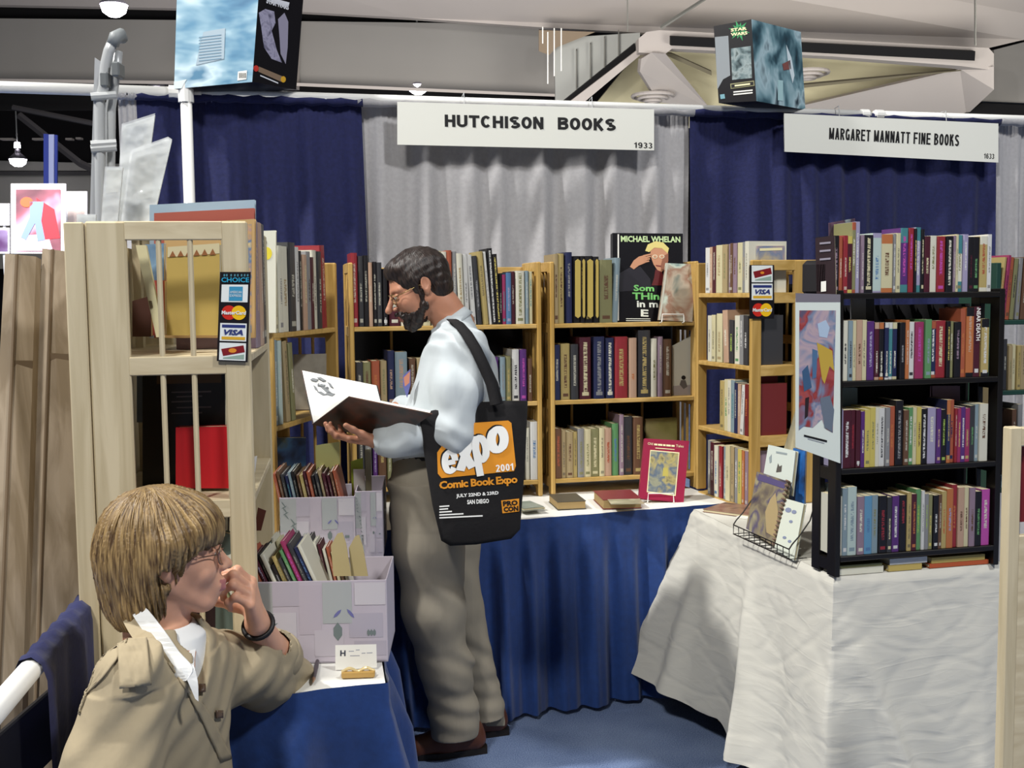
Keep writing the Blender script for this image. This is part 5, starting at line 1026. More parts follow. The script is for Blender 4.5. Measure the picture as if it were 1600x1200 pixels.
# ================================================================== BOXES OF BOOKS on the side table
M_BOX = mat('printed_lavender_card', '#b6adb6', 0.7, var=0.05, scale=6)
def openbox(P, r, w, dep, h, lab, group=None):
    q = Vector((-r.y, r.x, 0)); t = thing('storage_box', P+r*w/2+q*dep/2, lab, 'box', group)
    for nm, a, b_ in (('front_wall', (0, w), (0, 0.003)), ('back_wall', (0, w), (dep-0.003, dep)), ('side_wall', (0, 0.003), (0.003, dep-0.003)), ('side_wall', (w-0.003, w), (0.003, dep-0.003))):
        b = B(); b.box(P, r, q, UP, a, b_, (0, h), M_BOX, 0.0008); f = b.obj(nm, t)
        if nm == 'front_wall': fw = f
    b = B(); b.box(P, r, q, UP, (0, w), (0, dep), (0, 0.003), M_BOX); b.obj('base', t)
    pl = Pl(P, r); cols = ['#a3a5a4', '#aca4ae', '#bdb7bd', '#b3a9b2', '#a6a9a8', '#c3bdc1', '#aca5b0', '#b9b1b9']
    k = 0; rr = random.Random(int(w*1000))
    for (a0, a1, b0, b1) in ((0.0, .22, .45, .98), (.22, .4, .7, .99), (.22, .38, .2, .62), (.4, .55, .35, .95), (.56, .76, .48, .98), (.78, .99, .7, .97), (.74, .97, .3, .6), (.5, .7, .08, .4), (.05, .3, .05, .35), (.77, .99, .08, .26)):
        patch(pl, [(a0*w, b1*h), (a1*w, b1*h), (a1*w, b0*h), (a0*w, b0*h)], mat('card_tint_%d' % (k % 8), cols[k % 8], 0.7), fw, 'printed_square', px=False, off=0.0006+0.0002*(k % 3), thick=0.0004); k += 1
    lf = mat('printed_leaf', '#6f7a78', 0.7); lf2 = mat('printed_blue_leaf', '#6a6a9c', 0.7)
    def leaf(cx, cy, L, an, m_, wd=0.25):
        c, s = math.cos(an), math.sin(an); pts = [(L*x, L*wd*y) for x, y in ((-.5, 0), (-.2, .5), (.2, .5), (.5, 0), (.2, -.5), (-.2, -.5))]
        patch(pl, [(cx+x*c-y*s, cy+x*s+y*c) for x, y in pts], m_, fw, 'printed_leaf', px=False, off=0.0014, thick=0.0004)
    for i in range(7): leaf(w*(0.17+0.012*i), h*(0.62-0.055*i), w*0.11, 0.5 if i % 2 else 2.2, lf, 0.14)
    for i in range(5): leaf(w*(0.05+0.01*i), h*(0.9-0.05*i), w*0.09, 0.5 if i % 2 else 2.2, lf, 0.14)
    leaf(w*0.66, h*0.38, w*0.13, 1.57, lf, 0.45); leaf(w*0.66, h*0.6, w*0.08, 0.8, lf2, 0.25); leaf(w*0.75, h*0.6, w*0.08, -0.9, lf2, 0.25)
    for i in range(3): leaf(w*(0.87+0.02*i), h*0.36, w*0.05, 1.57, lf, 0.4)
    return t, pl
r1 = dirv(2); A1 = JZ(399, 1038, .742); A1 = A1-r1*0.03; W1 = (JZ(607, 1031, .742)-A1).dot(r1)
t, BX1 = openbox(A1, r1, W1, 0.23, 0.19, 'front lavender card box with leaf print, full of small books')
def boxbooks(P, r, xs, dep, hgt, lean, lab, group, z0, kind='small book'):
    """upright thin books leaning to the left; spine edge faces the viewer"""
    q = Vector((-r.y, r.x, 0)); n = len(xs)
    for i, (x0, x1, c, ct, hh, yo) in enumerate(xs):
        u = (UP-r*lean).normalized(); rr2 = (r+UP*lean).normalized()
        pos = 'leftmost' if i == 0 else ('rightmost' if i == n-1 else ordw(i+1)+' from left')
        cn = CN.get(c, c)
        make_book(P+r*x0+q*yo+UP*z0, rr2, q, u, (x1-x0)*0.9/math.sqrt(1+lean*lean), dep, hgt*hh, c, 'white', ct or 'ivory', (0.5, 0.9, 0), True, '%s %s, %s %s' % (cn, kind, pos, lab), group, yellowed=False, ct_on=1 if ct else 0.3)
def bpx(list_, P, r, ybase, z):
    out = []
    pl = Pl(P, r)
    for (x0, x1, c, ct, hh) in list_: out.append((pl.uv(x0, ybase)[0], pl.uv(x1, ybase)[0], c, ct, hh, rnd.uniform(0, 0.006)))
    return out
Pi = A1+Vector((0, 0.01, 0))
xs = bpx([(394,403,'olive',None,1.0),(404,412,'ivory',None,1.02),(412,425,'brown','mauve',1.0),(425,438,'ivory','tan',1.0),(438,446,'charcoal',None,1.02),(446,456,'navy',None,1.0),(456,463,'rust',None,1.0),(463,472,'maroon','lavender',0.98),(472,478,'black',None,1.0),(478,486,'ivory',None,1.0),(487,494,'black','grey',0.9),(494,502,'gold','olive',0.98),(503,510,'charcoal',None,0.96),(511,517,'green',None,1.04),(518,527,'magenta','pink',1.12),(527,535,'charcoal',None,1.1),(535,542,'navy','blue',1.06),(542,549,'ivory',None,1.08)], Pi, r1, 905, 0)
boxbooks(Pi, r1, [(a+0.0, b_, c, ct, h, yo) for a, b_, c, ct, h, yo in xs], 0.13, 0.265, 0.42, 'in front row of front box', 'books in the front box, front row', 0.004)
Pj = A1+Vector((0, 0.135, 0))
xs = [(0.09+0.0095*i, 0.098+0.0095*i, c, None, h, rnd.uniform(0, 0.004)) for i, (c, h) in enumerate([('aqua', 1), ('ivory', 1.05), ('cream', 1.02), ('aqua', 1), ('green', .96), ('ivory', 1.0), ('grey', 1), ('bluegrey', 1.0), ('white', 1.03), ('peach', .96), ('charcoal', 1.04), ('ivory', 1.0), ('maroon', .98), ('ivory', 0.93), ('rust', 0.95), ('cream', 0.9), ('peach', .88), ('ivory', 0.85)])]
boxbooks(Pj, r1, xs, 0.075, 0.25, 0.22, 'in back row of front box', 'booklets in the front box, back row', 0.004, 'booklet')
# cream card dividers
for k, (x0, x1, y0) in enumerate(((521, 541, 832), (549, 567, 836))):
    pl = Pl(A1+Vector((0, 0.1+0.02*k, 0)), r1, UP-r1*0.3)
    o = patch(pl, [(x0, 900), (x0-4, y0+20), (x0+6, y0+2), (x1-6, y0), (x1, y0+18), (x1+8, 900)], mat('cream_card', '#b5a578', 0.6), None, 'paper_bag', thick=0.004); setp(o, ('large' if k == 0 else 'smaller')+' cream card divider standing at the right in the front box', 'card')
# rear boxes
r2 = dirv(4); P2 = Vector((-0.735, 3.48, 0.742)); W2 = 0.235
t, BX2 = openbox(P2, r2, W2, 0.24, 0.20, 'middle lavender card box full of dark slim books, behind the front box')
P2i = P2+Vector((0.0, 0.01, 0))
cols = [('rust', None), ('brown', None), ('charcoal', None), ('navy', 'teal'), ('bluegrey', None), ('black', None), ('brown', None), ('gold', None), ('maroon', None), ('rust', None), ('black', None), ('charcoal', None), ('tan', None), ('maroon', None), ('maroon', None), ('brown', 'peach'), ('rust', 'peach'), ('red', 'peach')]
xs = [(0.012+0.0118*i+0.02, 0.0225+0.0118*i+0.02, c, ct, 1+0.03*math.sin(i*1.7), rnd.uniform(0, 0.004)) for i, (c, ct) in enumerate(cols)]
boxbooks(P2i, r2, [x for x in xs if x[1] < W2], 0.19, 0.275, 0.2, 'in middle box on side table', 'slim books in the middle box', 0.004, 'slim book')
P3 = Vector((-0.50, 3.50, 0.742)); t, BX3 = openbox(P3, dirv(4), 0.085, 0.30, 0.215, 'narrow third lavender box in shade beside the standing man, holding papers')
pl = Pl(P3+Vector((0.0, 0.14, 0)), dirv(4), UP-dirv(4)*0.05)
for k, (x0, y0, x1, y1, m_, l) in enumerate(((493, 690, 531, 740, mat('pale_yellow_card', '#cfd08a', 0.5), 'pale yellow index card standing in the middle box'), (548, 715, 567, 745, mat('lime_card', '#a5b83c', 0.5), 'lime green index card standing in the narrow box'), (552, 733, 570, 760, M_WHITE, 'white card in front of the lime green one'), (570, 702, 580, 760, mat('olive_spine', '#8a8468', 0.5), 'olive grey booklet at the right of the narrow box'))):
    o = patch(Pl(pl.P-Vector((0, 0.012*k, 0)), pl.r), [(x0, y0+6 if k < 2 else y0), (x1, y0), (x1+1, y1+30), (x0+2, y1+30)], m_, None, 'index_card', thick=0.0015); setp(o, l, 'card')
# ================================================================== THINGS ON THE NEAR EDGE OF THE SIDE TABLE
cp = Pl(JZ(524, 1047, .742), dirv(3), UP+Vector((0, 0.15, 0)))
o = patch(cp, [(524, 1008), (588, 1006.5), (589, 1043), (524, 1047)], M_WHITE, None, 'business_card', thick=0.0006); setp(o, 'white business card with a dark H standing in the small holder', 'card')
text_on(cp, 'H', (531.5, 1025), (540, 1025), 9, mat('dark_blue_ink', '#3a3d4a', 0.5), o, 'card_initial', bold=0.04)
for (x0, x1, y) in ((545, 553, 1017), (556, 562, 1015), (547, 562, 1024), (565, 571, 1020), (573, 582, 1019.5)): patch(cp, [(x0, y), (x1, y-0.3), (x1, y+1.0), (x0, y+1.3)], mat('grey_ink', '#9a9ca4', 0.5), o, 'card_text_line', off=0.001)
hp = JZ(534, 1058, .742); hr = (JZ(586, 1056, .742)-hp).normalized(); hq = Vector((-hr.y, hr.x, 0)); hw = (JZ(586, 1056, .742)-hp).length
t = thing('card_holder', hp+hr*hw/2, 'small brass coloured wooden card holder on the side table edge', 'card holder')
M_BR = mat('varnished_wood', '#b08c4c', 0.3)
b = B(); b.box(hp, hr, hq, UP, (0, hw), (-0.012, 0.0), (0, 0.014), M_BR, 0.002); b.obj('front_bar', t)
b = B(); b.box(hp, hr, hq, UP, (0, hw), (0.0, 0.022), (0, 0.006), M_BR, 0.001); b.obj('base', t)
b = B(); b.tube([hp+hr*(hw*k/20)+UP*(0.017+0.0035*math.sin(k/20*12.56-1.5))-hq*0.004 for k in range(21)], 0.0035, mat('pale_brass', '#dcc691', 0.3, metal=0.3), 8); b.obj('wavy_rail', t)
p0, p1 = JZ(489, 1066, .749), JZ(496, 1033, .749)
t = thing('pen', (p0+p1)/2, 'short dark pen lying on the side table near the elbow', 'pen')
b = B(); b.tube([p0.lerp(p1, .16), p0.lerp(p1, .7), p1], [0.0045, 0.0055, 0.0045], mat('dark_pen_barrel', '#3a3136', 0.3), 10); b.obj('barrel', t)
b = B(); b.tube([p0, p0.lerp(p1, .16)], [0.0012, 0.0045], mat('copper_tip', '#a07a60', 0.3, metal=0.6), 10); b.obj('tip', t)
# ================================================================== CARD STICKER STRIPS
def cardstrip(pl, Q, rows, lab, side=0.003):
    """Q = 4 px corners TL TR BR BL; rows = list of (kind, f0, f1)"""
    P = [pl.uv(*q) for q in Q]
    def bl(u, v):
        a = [P[0][i]+(P[1][i]-P[0][i])*u for i in (0, 1)]; c = [P[3][i]+(P[2][i]-P[3][i])*u for i in (0, 1)]
        return (a[0]+(c[0]-a[0])*v, a[1]+(c[1]-a[1])*v)
    def rect(u0, u1, v0, v1): return [bl(u0, v0), bl(u1, v0), bl(u1, v1), bl(u0, v1)]
    t = thing('card_sticker_strip', pl.at(*bl(0.5, 1)), lab, 'sign')
    patch(pl, rect(0, 1, 0, 1), mat('sticker_black', '#161216', 0.35), t, 'backing', px=False, off=side, thick=side)
    D = lambda pts, m_, nm, o=0.0: patch(pl, pts, m_, t, nm, px=False, off=side+0.0008+o, thick=0.0004)
    T = lambda s, u0, u1, v, h, m_, **k: text_on(pl, s, bl(u0, v), bl(u1, v), h, m_, t, 'sticker_lettering', px=False, off=side+0.0022, **k)
    H = abs(P[3][1]-P[0][1])
    mw = mat('sticker_white', '#dfe3e0', 0.35); blue = mat('sticker_navy', '#2c3670', 0.35); gold = mat('sticker_gold', '#d2a32c', 0.35)
    for kind, v0, v1 in rows:
        m = 0.07; hh = v1-v0
        if kind == 'choice':
            for k in (.12, .2, .34, .46, .56, .68, .78, .88): D(rect(k, k+.05, v0+hh*.18, v0+hh*.38), mat('sticker_dim_teal', '#4b7f8c', 0.4), 'worn_mark')
            T('CHOICE', 0.06, 0.96, v1-hh*0.12, H*hh*0.42, mat('sticker_cyan', '#2a9cc0', 0.4), bold=0.02)
        elif kind == 'amex':
            D(rect(m, 1-m, v0+.01, v1-.01), mw, 'white_panel'); D(rect(.32, .76, v0+hh*.15, v1-hh*.12), mat('sticker_blue', '#3d8fb4', 0.35), 'blue_square', 0.0006)
            T('AMERICAN', .35, .73, v0+hh*.5, H*hh*.13, mw); T('EXPRESS', .35, .73, v0+hh*.68, H*hh*.13, mw)
        elif kind == 'mc':
            a = bl(.34, (v0+v1)/2); c = bl(.66, (v0+v1)/2); R = abs(P[1][0]-P[0][0])*0.24
            D(ellipse(a[0], a[1], R, R, 24), mat('sticker_red', '#c42a1e', 0.35), 'red_disc'); D(ellipse(c[0], c[1], R, R, 24), mat('sticker_yellow', '#e8b81c', 0.35), 'yellow_disc', 0.0004)
            T('MasterCard', .10, .90, v0+hh*.60, H*hh*.2, mw, bold=0.03, shear=0.1)
        elif kind == 'visa':
            D(rect(m, 1-m, v0+.01, v1-.01), mw, 'white_panel'); D(rect(.13, .89, v0+hh*.12, v0+hh*.27), blue, 'blue_bar', .0006); D(rect(.13, .89, v1-hh*.27, v1-hh*.12), gold, 'gold_bar', .0006)
            T('VISA', .2, .82, v1-hh*.36, H*hh*.28, blue, bold=0.04, shear=0.3)
        elif kind == 'card':
            D(rect(m, 1-m, v0+.01, v1-.01), mw, 'white_panel')
            D([bl(.13, v0+hh*.38), bl(.85, v0+hh*.15), bl(.9, v0+hh*.5), bl(.2, v0+hh*.74)], mat('sticker_maroon', '#7c1c22', 0.35), 'red_card', .0006)
            c = bl(.5, v0+hh*.44); D(ellipse(c[0], c[1], R0*0.12, R0*0.07, 14), mat('sticker_orange', '#d98a2a', 0.35), 'orange_spot', .001)
            D([bl(.2, v1-hh*.18), bl(.88, v0+hh*.62), bl(.88, v1-hh*.12), bl(.2, v1-hh*.12)], mat('sticker_green', '#8fa598', 0.35), 'green_ground', .0004)
    return t
R0 = 0.07
al = Pl(AP0-Vector((0, 0.002, 0)), -ad) if False else Pl(AP0, Vector((-ad.x, -ad.y, 0)))
cardstrip(Pl(AP0+al.n*0.004, al.r), [(344, 425), (392, 425), (387, 566), (339, 564)], [('choice', 0, .13), ('amex', .13, .345), ('mc', .345, .56), ('visa', .56, .78), ('card', .78, .995)], 'tall strip of payment card stickers on the pale wood bookcase')
cardstrip(Pl(EP.P+EP.n*0.004, EP.r), [(1171, 414), (1209, 414), (1209, 498), (1171, 498)], [('card', .0, .33), ('visa', .335, .66), ('mc', .67, 1.0)], 'short strip of payment card stickers on the narrow golden bookcase')
# plywood sheet leaning at the narrow case's right side
# ================================================================== POSTER, RACK AND CARDS ON THE RIGHT TABLE
pz = Pl(KP.P+KP.n*0.012-KP.r*0.01, dirv(12)); pz = Pl(Vector((K0.x-0.008, K0.y-0.015, 0)), dirv(10))
t = thing('art_print', pz.hit(1280, 722), 'tall white bordered art print hanging on the left end of the black rack', 'poster')
patch(pz, [(1243, 466), (1313, 462), (1313, 724), (1243, 699)], mat('poster_paper', '#d3dad2', 0.4), t, 'paper', off=0, thick=0.001)
patch(pz, [(1243, 458), (1313, 460), (1313, 472), (1243, 472)], mat('clear_sleeve_top', '#77727a', 0.15), t, 'sleeve_edge', off=0.0006)
patch(pz, [(1249, 485), (1306, 485), (1301, 676), (1290, 670), (1284, 655), (1270, 668), (1256, 666), (1248, 672)], art('heroic_print', ['#5a5066', '#a04a48', '#8a3434', '#70809a', '#b09aa0', '#8c86a0'], 11, seed=13, dist=0.9), t, 'picture', off=0.001)
for pts, c in (([(1277, 506), (1290, 500), (1296, 512), (1292, 528), (1280, 526)], '#a6b8cc'), ([(1276, 535), (1300, 548), (1303, 580), (1296, 572), (1288, 600), (1284, 592)], '#b89a40'), ([(1269, 545), (1277, 548), (1275, 590), (1269, 592)], '#4a6a8c'), ([(1281, 622), (1296, 618), (1303, 640), (1300, 675), (1288, 668)], '#66707e'), ([(1253, 580), (1262, 570), (1268, 605), (1256, 612)], '#3a5878'), ([(1258, 622), (1264, 620), (1262, 650), (1257, 655)], '#2a2024')):
    patch(pz, pts, mat('print_tone_'+c[1:], c, 0.4), t, 'colour_patch', off=0.0016)
patch(pz, [(1256, 679), (1292, 688), (1292, 691), (1256, 682)], M_INK, t, 'caption_line', off=0.0012, thick=0.0004); patch(pz, [(1262, 685), (1288, 692), (1288, 693), (1262, 686)], mat('grey_ink', '#9a9ca4', .5), t, 'caption_line', off=0.0012)
# wire rack
w0, w1 = JZ(1146, 836, .752), JZ(1233, 876, .752); wr = (w1-w0).normalized(); wn = wr.cross(UP).normalized(); wd = -wn
t = thing('wire_book_rack', (w0+w1)/2+wd*0.06, 'black wire rack holding cards and a spiral book on the white cloth', 'rack')
M_WIRE = mat('black_wire', '#1a1614', 0.35, metal=0.3); wl_ = (w1-w0).length
b = B(); b.tube([w0+UP*.004, w1+UP*.004], 0.0022, M_WIRE, 6); b.tube([w0+UP*.035, w1+UP*.035], 0.0022, M_WIRE, 6); b.obj('front_rail', t)
for k in range(11):
    p = w0.lerp(w1, k/10); b = B(); b.tube([p+UP*.036, p+UP*.004, p+wd*.06+UP*.004], 0.0016, M_WIRE, 5); b.obj('rung', t)
for p in (w0, w1):
    b = B(); b.tube([p+UP*.036, p+wd*.01+UP*.05, p+wd*.035+UP*.075, p+wd*.07+UP*.12, p+wd*.085+UP*.17], 0.0022, M_WIRE, 6); b.obj('side_wire', t)
def wpl(off, tilt=0.22): return Pl(w0+wd*off, wr, UP+wd*tilt)
pl = wpl(0.03); t = facebook(pl, [(1183, 737), (1232, 753), (1212, 855), (1166, 826)], 0.012, art('sepia_spiral_cover', ['#3f3a52', '#6c6258', '#8f8468', '#57506c', '#a09878'], 12, seed=17, g=0.95), 'purple brown spiral bound book standing in the wire rack', 'spiral_book')
patch(pl, [(1186, 740), (1228, 755), (1226, 764), (1184, 750)], mat('dusk_purple_print', '#544c74', 0.5), t, 'upper_band', off=0.001)
patch(pl, [(1196, 800), (1204, 780), (1212, 770), (1216, 800), (1212, 840), (1198, 832)], mat('sandy_print', '#a8946c', 0.5), t, 'printed_statue', off=0.001)
for k in range(15):
    a = k/14; x = 1231-(1231-1209)*a; y = 752+(850-752)*a; c = pl.hit(x, y, 0.004)
    b = B(); b.tube([c+pl.r*0.006*math.cos(q)+pl.n*0.006*math.sin(q)+pl.u*0.002*math.sin(q*1) for q in [6.283*j/8 for j in range(9)]], 0.0032, mat('bronze_coil', '#8c7260', 0.35, metal=0.3), 6); b.obj('coil_loop', t)
pl = wpl(0.062, 0.2); t = facebook(pl, [(1201, 695), (1243, 705), (1235, 775), (1190, 762)], 0.012, mat('pale_cover', '#c8d0c8', 0.5), 'pale cartoon paperback standing behind the spiral book in the wire rack')
patch(pl, [(1214, 732), (1216, 724), (1218, 729), (1222, 727), (1221, 737), (1213, 738)], mat('small_dark_drawing', '#54504c', 0.5), t, 'small_drawing', off=0.001)
patch(pl, [(1213, 705), (1230, 708), (1230, 711), (1213, 708)], mat('grey_print', '#8f9a9c', 0.5), t, 'title_line', off=0.001); patch(pl, [(1202, 715), (1206, 710), (1206, 722), (1203, 724)], mat('grey_print', '#8f9a9c', 0.5), t, 'small_drawing', off=0.001)
pl = Pl(w1+wd*.02-wr*.05, wr, UP+wd*.3); t = facebook(pl, [(1228, 779), (1256, 787), (1240, 876), (1210, 858)], 0.01, mat('off_white_cover', '#cdd2c4', 0.5), 'small white cover with grey sketches at the near end of the wire rack')
for (x, y, a) in ((1232, 797, 5), (1241, 800, 4), (1226, 840, 3), (1234, 846, 3), (1236, 815, 3)): patch(pl, ellipse(x, y, a, a*0.8, 8), mat('sketch_bluegrey', '#8088a0', 0.5), t, 'sketch', off=0.001)
pl = wpl(0.105, 0.12); t = facebook(pl, [(1240, 700), (1258, 705), (1256, 800), (1232, 795)], 0.006, art('blue_orange_cover', ['#141824', '#1d4a84', '#2a6ab0', '#a05028'], 9, seed=19), 'dark cover with blue and orange picture beside the black rack')
pl = wpl(0.125, 0.1); t = facebook(pl, [(1225, 700), (1243, 640), (1246, 640), (1243, 760), (1225, 755)], 0.002, mat('grey_plastic_sheet', '#8d9388', 0.3), 'grey green plastic sheet leaning behind the pale cartoon paperback', 'plastic_sheet', 'sheet')
# flat magazine on the table corner
m0 = JZ(1098, 800, .752); r_ = dirv(-40); t = flatbook(m0, r_, 0.2, 0.17, 0.012, 'brown', 'brown magazine lying flat on the far corner of the white cloth', cmat=art('brown_magazine', ['#6a4438', '#8a6a58', '#4f332c'], 12, seed=23), spinefront=False)
m1 = m0+Vector((0.1, -0.12, 0.0)); flatbook(m1, r_, 0.16, 0.14, 0.006, 'ivory', 'white booklet under the wire rack end on the white cloth', cmat=M_WHITE, spinefront=False)
# ================================================================== TOY BOXES ON THE PIPE
def prismbox(lab, fpl, fpts, sdir, slen, mf, ms, mtop, name='toy_box'):
    P = [fpl.hit(*p) for p in fpts]; S = sdir.normalized()*slen
    t = thing(name, (P[2]+P[3])/2, lab, 'box'); bb = B(); bb.add(P+[p+S for p in P], [(0, 3, 2, 1)], mf); bb.add(P+[p+S for p in P], [(1, 2, 6, 5)], ms)
    bb.add(P+[p+S for p in P], [(4, 5, 6, 7), (0, 1, 5, 4), (3, 7, 6, 2), (0, 4, 7, 3)], mtop); o = bb.obj('carton', t)
    sp = Pl(P[2], S.normalized(), (P[1]-P[2])) ; return t, P, sp
ICE = art('ice_blue_print', ['#3f6a8c', '#5f8ca8', '#8fb0c0', '#c4d8e0', '#55809c'], 4, stretch=(1, 1, 2.2), seed=25, dist=0.25)
LB = Pl(PP.at(0.10, 0.02, 0.12), dirv(-2))
t, P, sp = prismbox('large ice blue toy box balanced on the pipe at upper left', LB, [(278, -60), (408, -60), (394, 128), (272, 139)], dirv(52), 0.24, ICE, mat('toy_box_black', '#0f0d12', 0.3), mat('toy_box_dark', '#1a1a22', 0.4))
patch(LB, [(318, 50), (352, 44), (350, 92), (306, 102)], mat('text_block_grey', '#9fb0ba', 0.4), t, 'text_panel', off=0.002)
for k in range(9): patch(LB, [(311, 58+k*4.6), (346, 54+k*4.6), (346, 55.3+k*4.6), (311, 59.3+k*4.6)], mat('text_line_blue', '#6f8ea2', 0.4), t, 'text_line', off=0.003)
patch(LB, [(372, 112), (386, 110), (385, 124), (371, 126)], M_WHITE, t, 'barcode_label', off=0.002)
for k in range(5): patch(LB, [(374+k*2.3, 114), (375+k*2.3, 114), (375+k*2.3, 122), (374+k*2.3, 122)], M_INK, t, 'barcode_bar', off=0.003)
patch(LB, [(272, 128), (292, 124), (288, 130), (284, 138), (272, 139)], mat('ice_white', '#cdd9d8', 0.4), t, 'corner_tag', off=0.002)
patch(sp, [(418, -5), (452, 4), (450, 12), (418, 2)], mat('silver_lettering', '#cfd2da', 0.4), t, 'lettering_band', off=0.002)
text_on(sp, 'STAR WARS', (415, 5), (450, 16), 9, mat('silver_lettering', '#cfd2da', 0.4), t, 'box_lettering', bold=0.04, off=0.004)
patch(sp, [(404, 20), (414, 14), (428, 18), (430, 36), (424, 48), (432, 78), (440, 98), (424, 92), (412, 74), (408, 44)], art('pale_creature_print', ['#6a6880', '#9a98b0', '#55546a'], 30, seed=27), t, 'printed_pale_shape', off=0.002)
patch(sp, [(434, 30), (444, 20), (450, 34), (449, 74), (446, 100), (438, 84), (436, 54)], mat('print_grey_violet', '#8b889c', 0.4), t, 'printed_grey_shape', off=0.002)
patch(sp, ellipse(399.5, 107, 4, 5, 12), mat('print_red_dot', '#b8342c', 0.4), t, 'red_dot', off=0.003); patch(sp, ellipse(442, 124, 4, 5, 12), mat('print_gold_dot', '#c89a2c', 0.4), t, 'gold_dot', off=0.003)
patch(sp, [(404, 104), (440, 119), (439, 128), (403, 112)], mat('print_tan_band', '#7e6a58', 0.4), t, 'name_band', off=0.0025)
patch(sp, [(406, 117), (434, 129), (434, 131), (406, 119)], mat('silver_lettering', '#cfd2da', 0.4), t, 'text_line', off=0.003)
RB = Pl(PP.at(uof(1140, 165), 0.02, 0.17), dirv(-14))
GLO = art('cold_corridor_print', ['#141c26', '#31505c', '#6d8e98', '#9fb8c0', '#20303c'], 9, stretch=(1, 1, 0.6), seed=29, dist=0.3)
t, P, sp = prismbox('dark toy box with green starburst and window, standing on the pipe', RB, [(1115, 41), (1174, 30), (1182, 158), (1123, 161)], dirv(42), 0.40, mat('toy_box_black', '#0f0d12', 0.3), GLO, mat('toy_box_dark', '#1a1a22', 0.4))
for k in range(12):
    a = k*math.pi/6+0.2; L = 13 if k % 2 else 17; x, y = 1155, 48
    patch(RB, [(x+4*math.cos(a+1.2), y+4*math.sin(a+1.2)), (x+L*math.cos(a), y+L*math.sin(a)), (x+4*math.cos(a-1.2), y+4*math.sin(a-1.2))], mat('burst_green', '#2c8a52', 0.4), t, 'green_ray', off=0.002)
text_on(RB, 'STAR', (1142, 50), (1167, 47), 5, M_CREAM, t, 'box_lettering', bold=0.04, off=0.004); text_on(RB, 'WARS', (1142, 57), (1168, 54), 5, M_CREAM, t, 'box_lettering', bold=0.04, off=0.004)
patch(RB, [(1142, 76), (1173, 72), (1175, 122), (1144, 125)], art('window_figures', ['#2c3538', '#6a7a7c', '#94a0a0', '#4b5654'], 22, seed=33, rough=0.15), t, 'display_window', off=0.002)
patch(RB, [(1117, 58), (1138, 56), (1141, 118), (1130, 124), (1121, 140)], mat('clear_plastic_side', '#8f9497', 0.08, spec=0.8), t, 'plastic_side', off=0.002)
patch(RB, [(1141, 131), (1178, 126), (1179, 134), (1142, 139)], mat('olive_frame', '#8f8c66', 0.4), t, 'name_plate', off=0.002)
patch(RB, [(1142.5, 132.3), (1177, 127.5), (1177.5, 132.8), (1143, 137.6)], M_INK, t, 'name_plate_inner', off=0.003); patch(RB, [(1148, 133), (1172, 130), (1172, 132.6), (1148, 135.4)], M_CREAM, t, 'name_line', off=0.004)
for y in (143, 147): patch(RB, [(1146, y), (1176, y-3), (1176, y-1), (1146, y+2)], M_WHITE, t, 'text_line', off=0.003)
patch(RB, [(1125, 148), (1132, 147), (1133, 154), (1126, 155)], mat('print_teal', '#6d9aa4', 0.4), t, 'teal_mark', off=0.003)
patch(sp, [(1228, 70), (1236, 90), (1241, 118), (1238, 130), (1231, 100)], mat('print_bright', '#c9d6dc', 0.4), t, 'bright_streak', off=0.002); patch(sp, [(1222, 100), (1234, 94), (1236, 108), (1224, 110)], mat('print_dull_red', '#7c4c48', 0.4), t, 'red_patch', off=0.002)
patch(sp, [(1215, 125), (1223, 126), (1223, 158), (1215, 157)], mat('print_pale_blue', '#9fc0c4', 0.4), t, 'pale_streak', off=0.002)
# ================================================================== LEFT SIDE: cardboard, cart, wrapped prints
def lean_carton(name, tl, tr, bl, br, Y, th, lab, foldx, notch=None):
    """tall flattened carton leaning: top at distance Y, foot further forward"""
    t = thing(name, J((bl[0]+br[0])/2, 1150, Y), lab, 'carton')
    A, Bq = J(tl[0], tl[1], Y+0.1), J(tr[0], tr[1], Y+0.1)
    def foot(x): q = JZ(x, 1300, 0.0); return Vector((((x-800)/F)*(Y-0.25), Y-0.25, 0.0))
    Cq, D = foot(br[0]), foot(bl[0]); n = (Bq-A).cross(D-A).normalized()
    if n.y > 0: n = -n
    m = woodmat('brown_carton_board', '#83725a', '#a2917a', 'Z')
    F1 = A.lerp(Bq, foldx); F2 = D.lerp(Cq, foldx)
    b = B(); b.prism([A, F1, F2, D], -n*th, m); b.obj('left_panel', t)
    q = Vector((0.0, 0.035, 0)); b = B(); b.prism([F1, Bq+q, Cq+q, F2], -n*th, m); b.obj('right_panel', t)
    k = F1.lerp(F2, 0.14); k2 = (Bq+q).lerp(Cq+q, 0.14)
    b = B(); b.prism([k+n*.004, k2+n*.004, k2+n*.004-UP*.02, k+n*.004-UP*.02], -n*.003, mat('fold_crease', '#6c5a44', 0.8)); b.obj('crease', t)
    b = B(); b.tube([F1+n*.002, F2+n*.002], 0.004, mat('fold_crease', '#6c5a44', 0.8), 5); b.obj('fold_edge', t)
    return t
lean_carton('leaning_carton', (66, 388), (132, 396), (-40, 1300), (60, 1300), 2.5, 0.03, 'tall brown folded carton leaning left of the pale bookcase, nearer the post', 0.25)
lean_carton('leaning_carton', (8, 396), (46, 400), (-120, 1300), (-50, 1300), 2.42, 0.03, 'tall brown folded carton leaning at the left frame edge', 0.5)
lean_carton('leaning_carton', (122, 388), (150, 392), (40, 1300), (130, 1300), 2.72, 0.02, 'narrow darker brown carton strip between the big carton and the pale bookcase', 0.45)
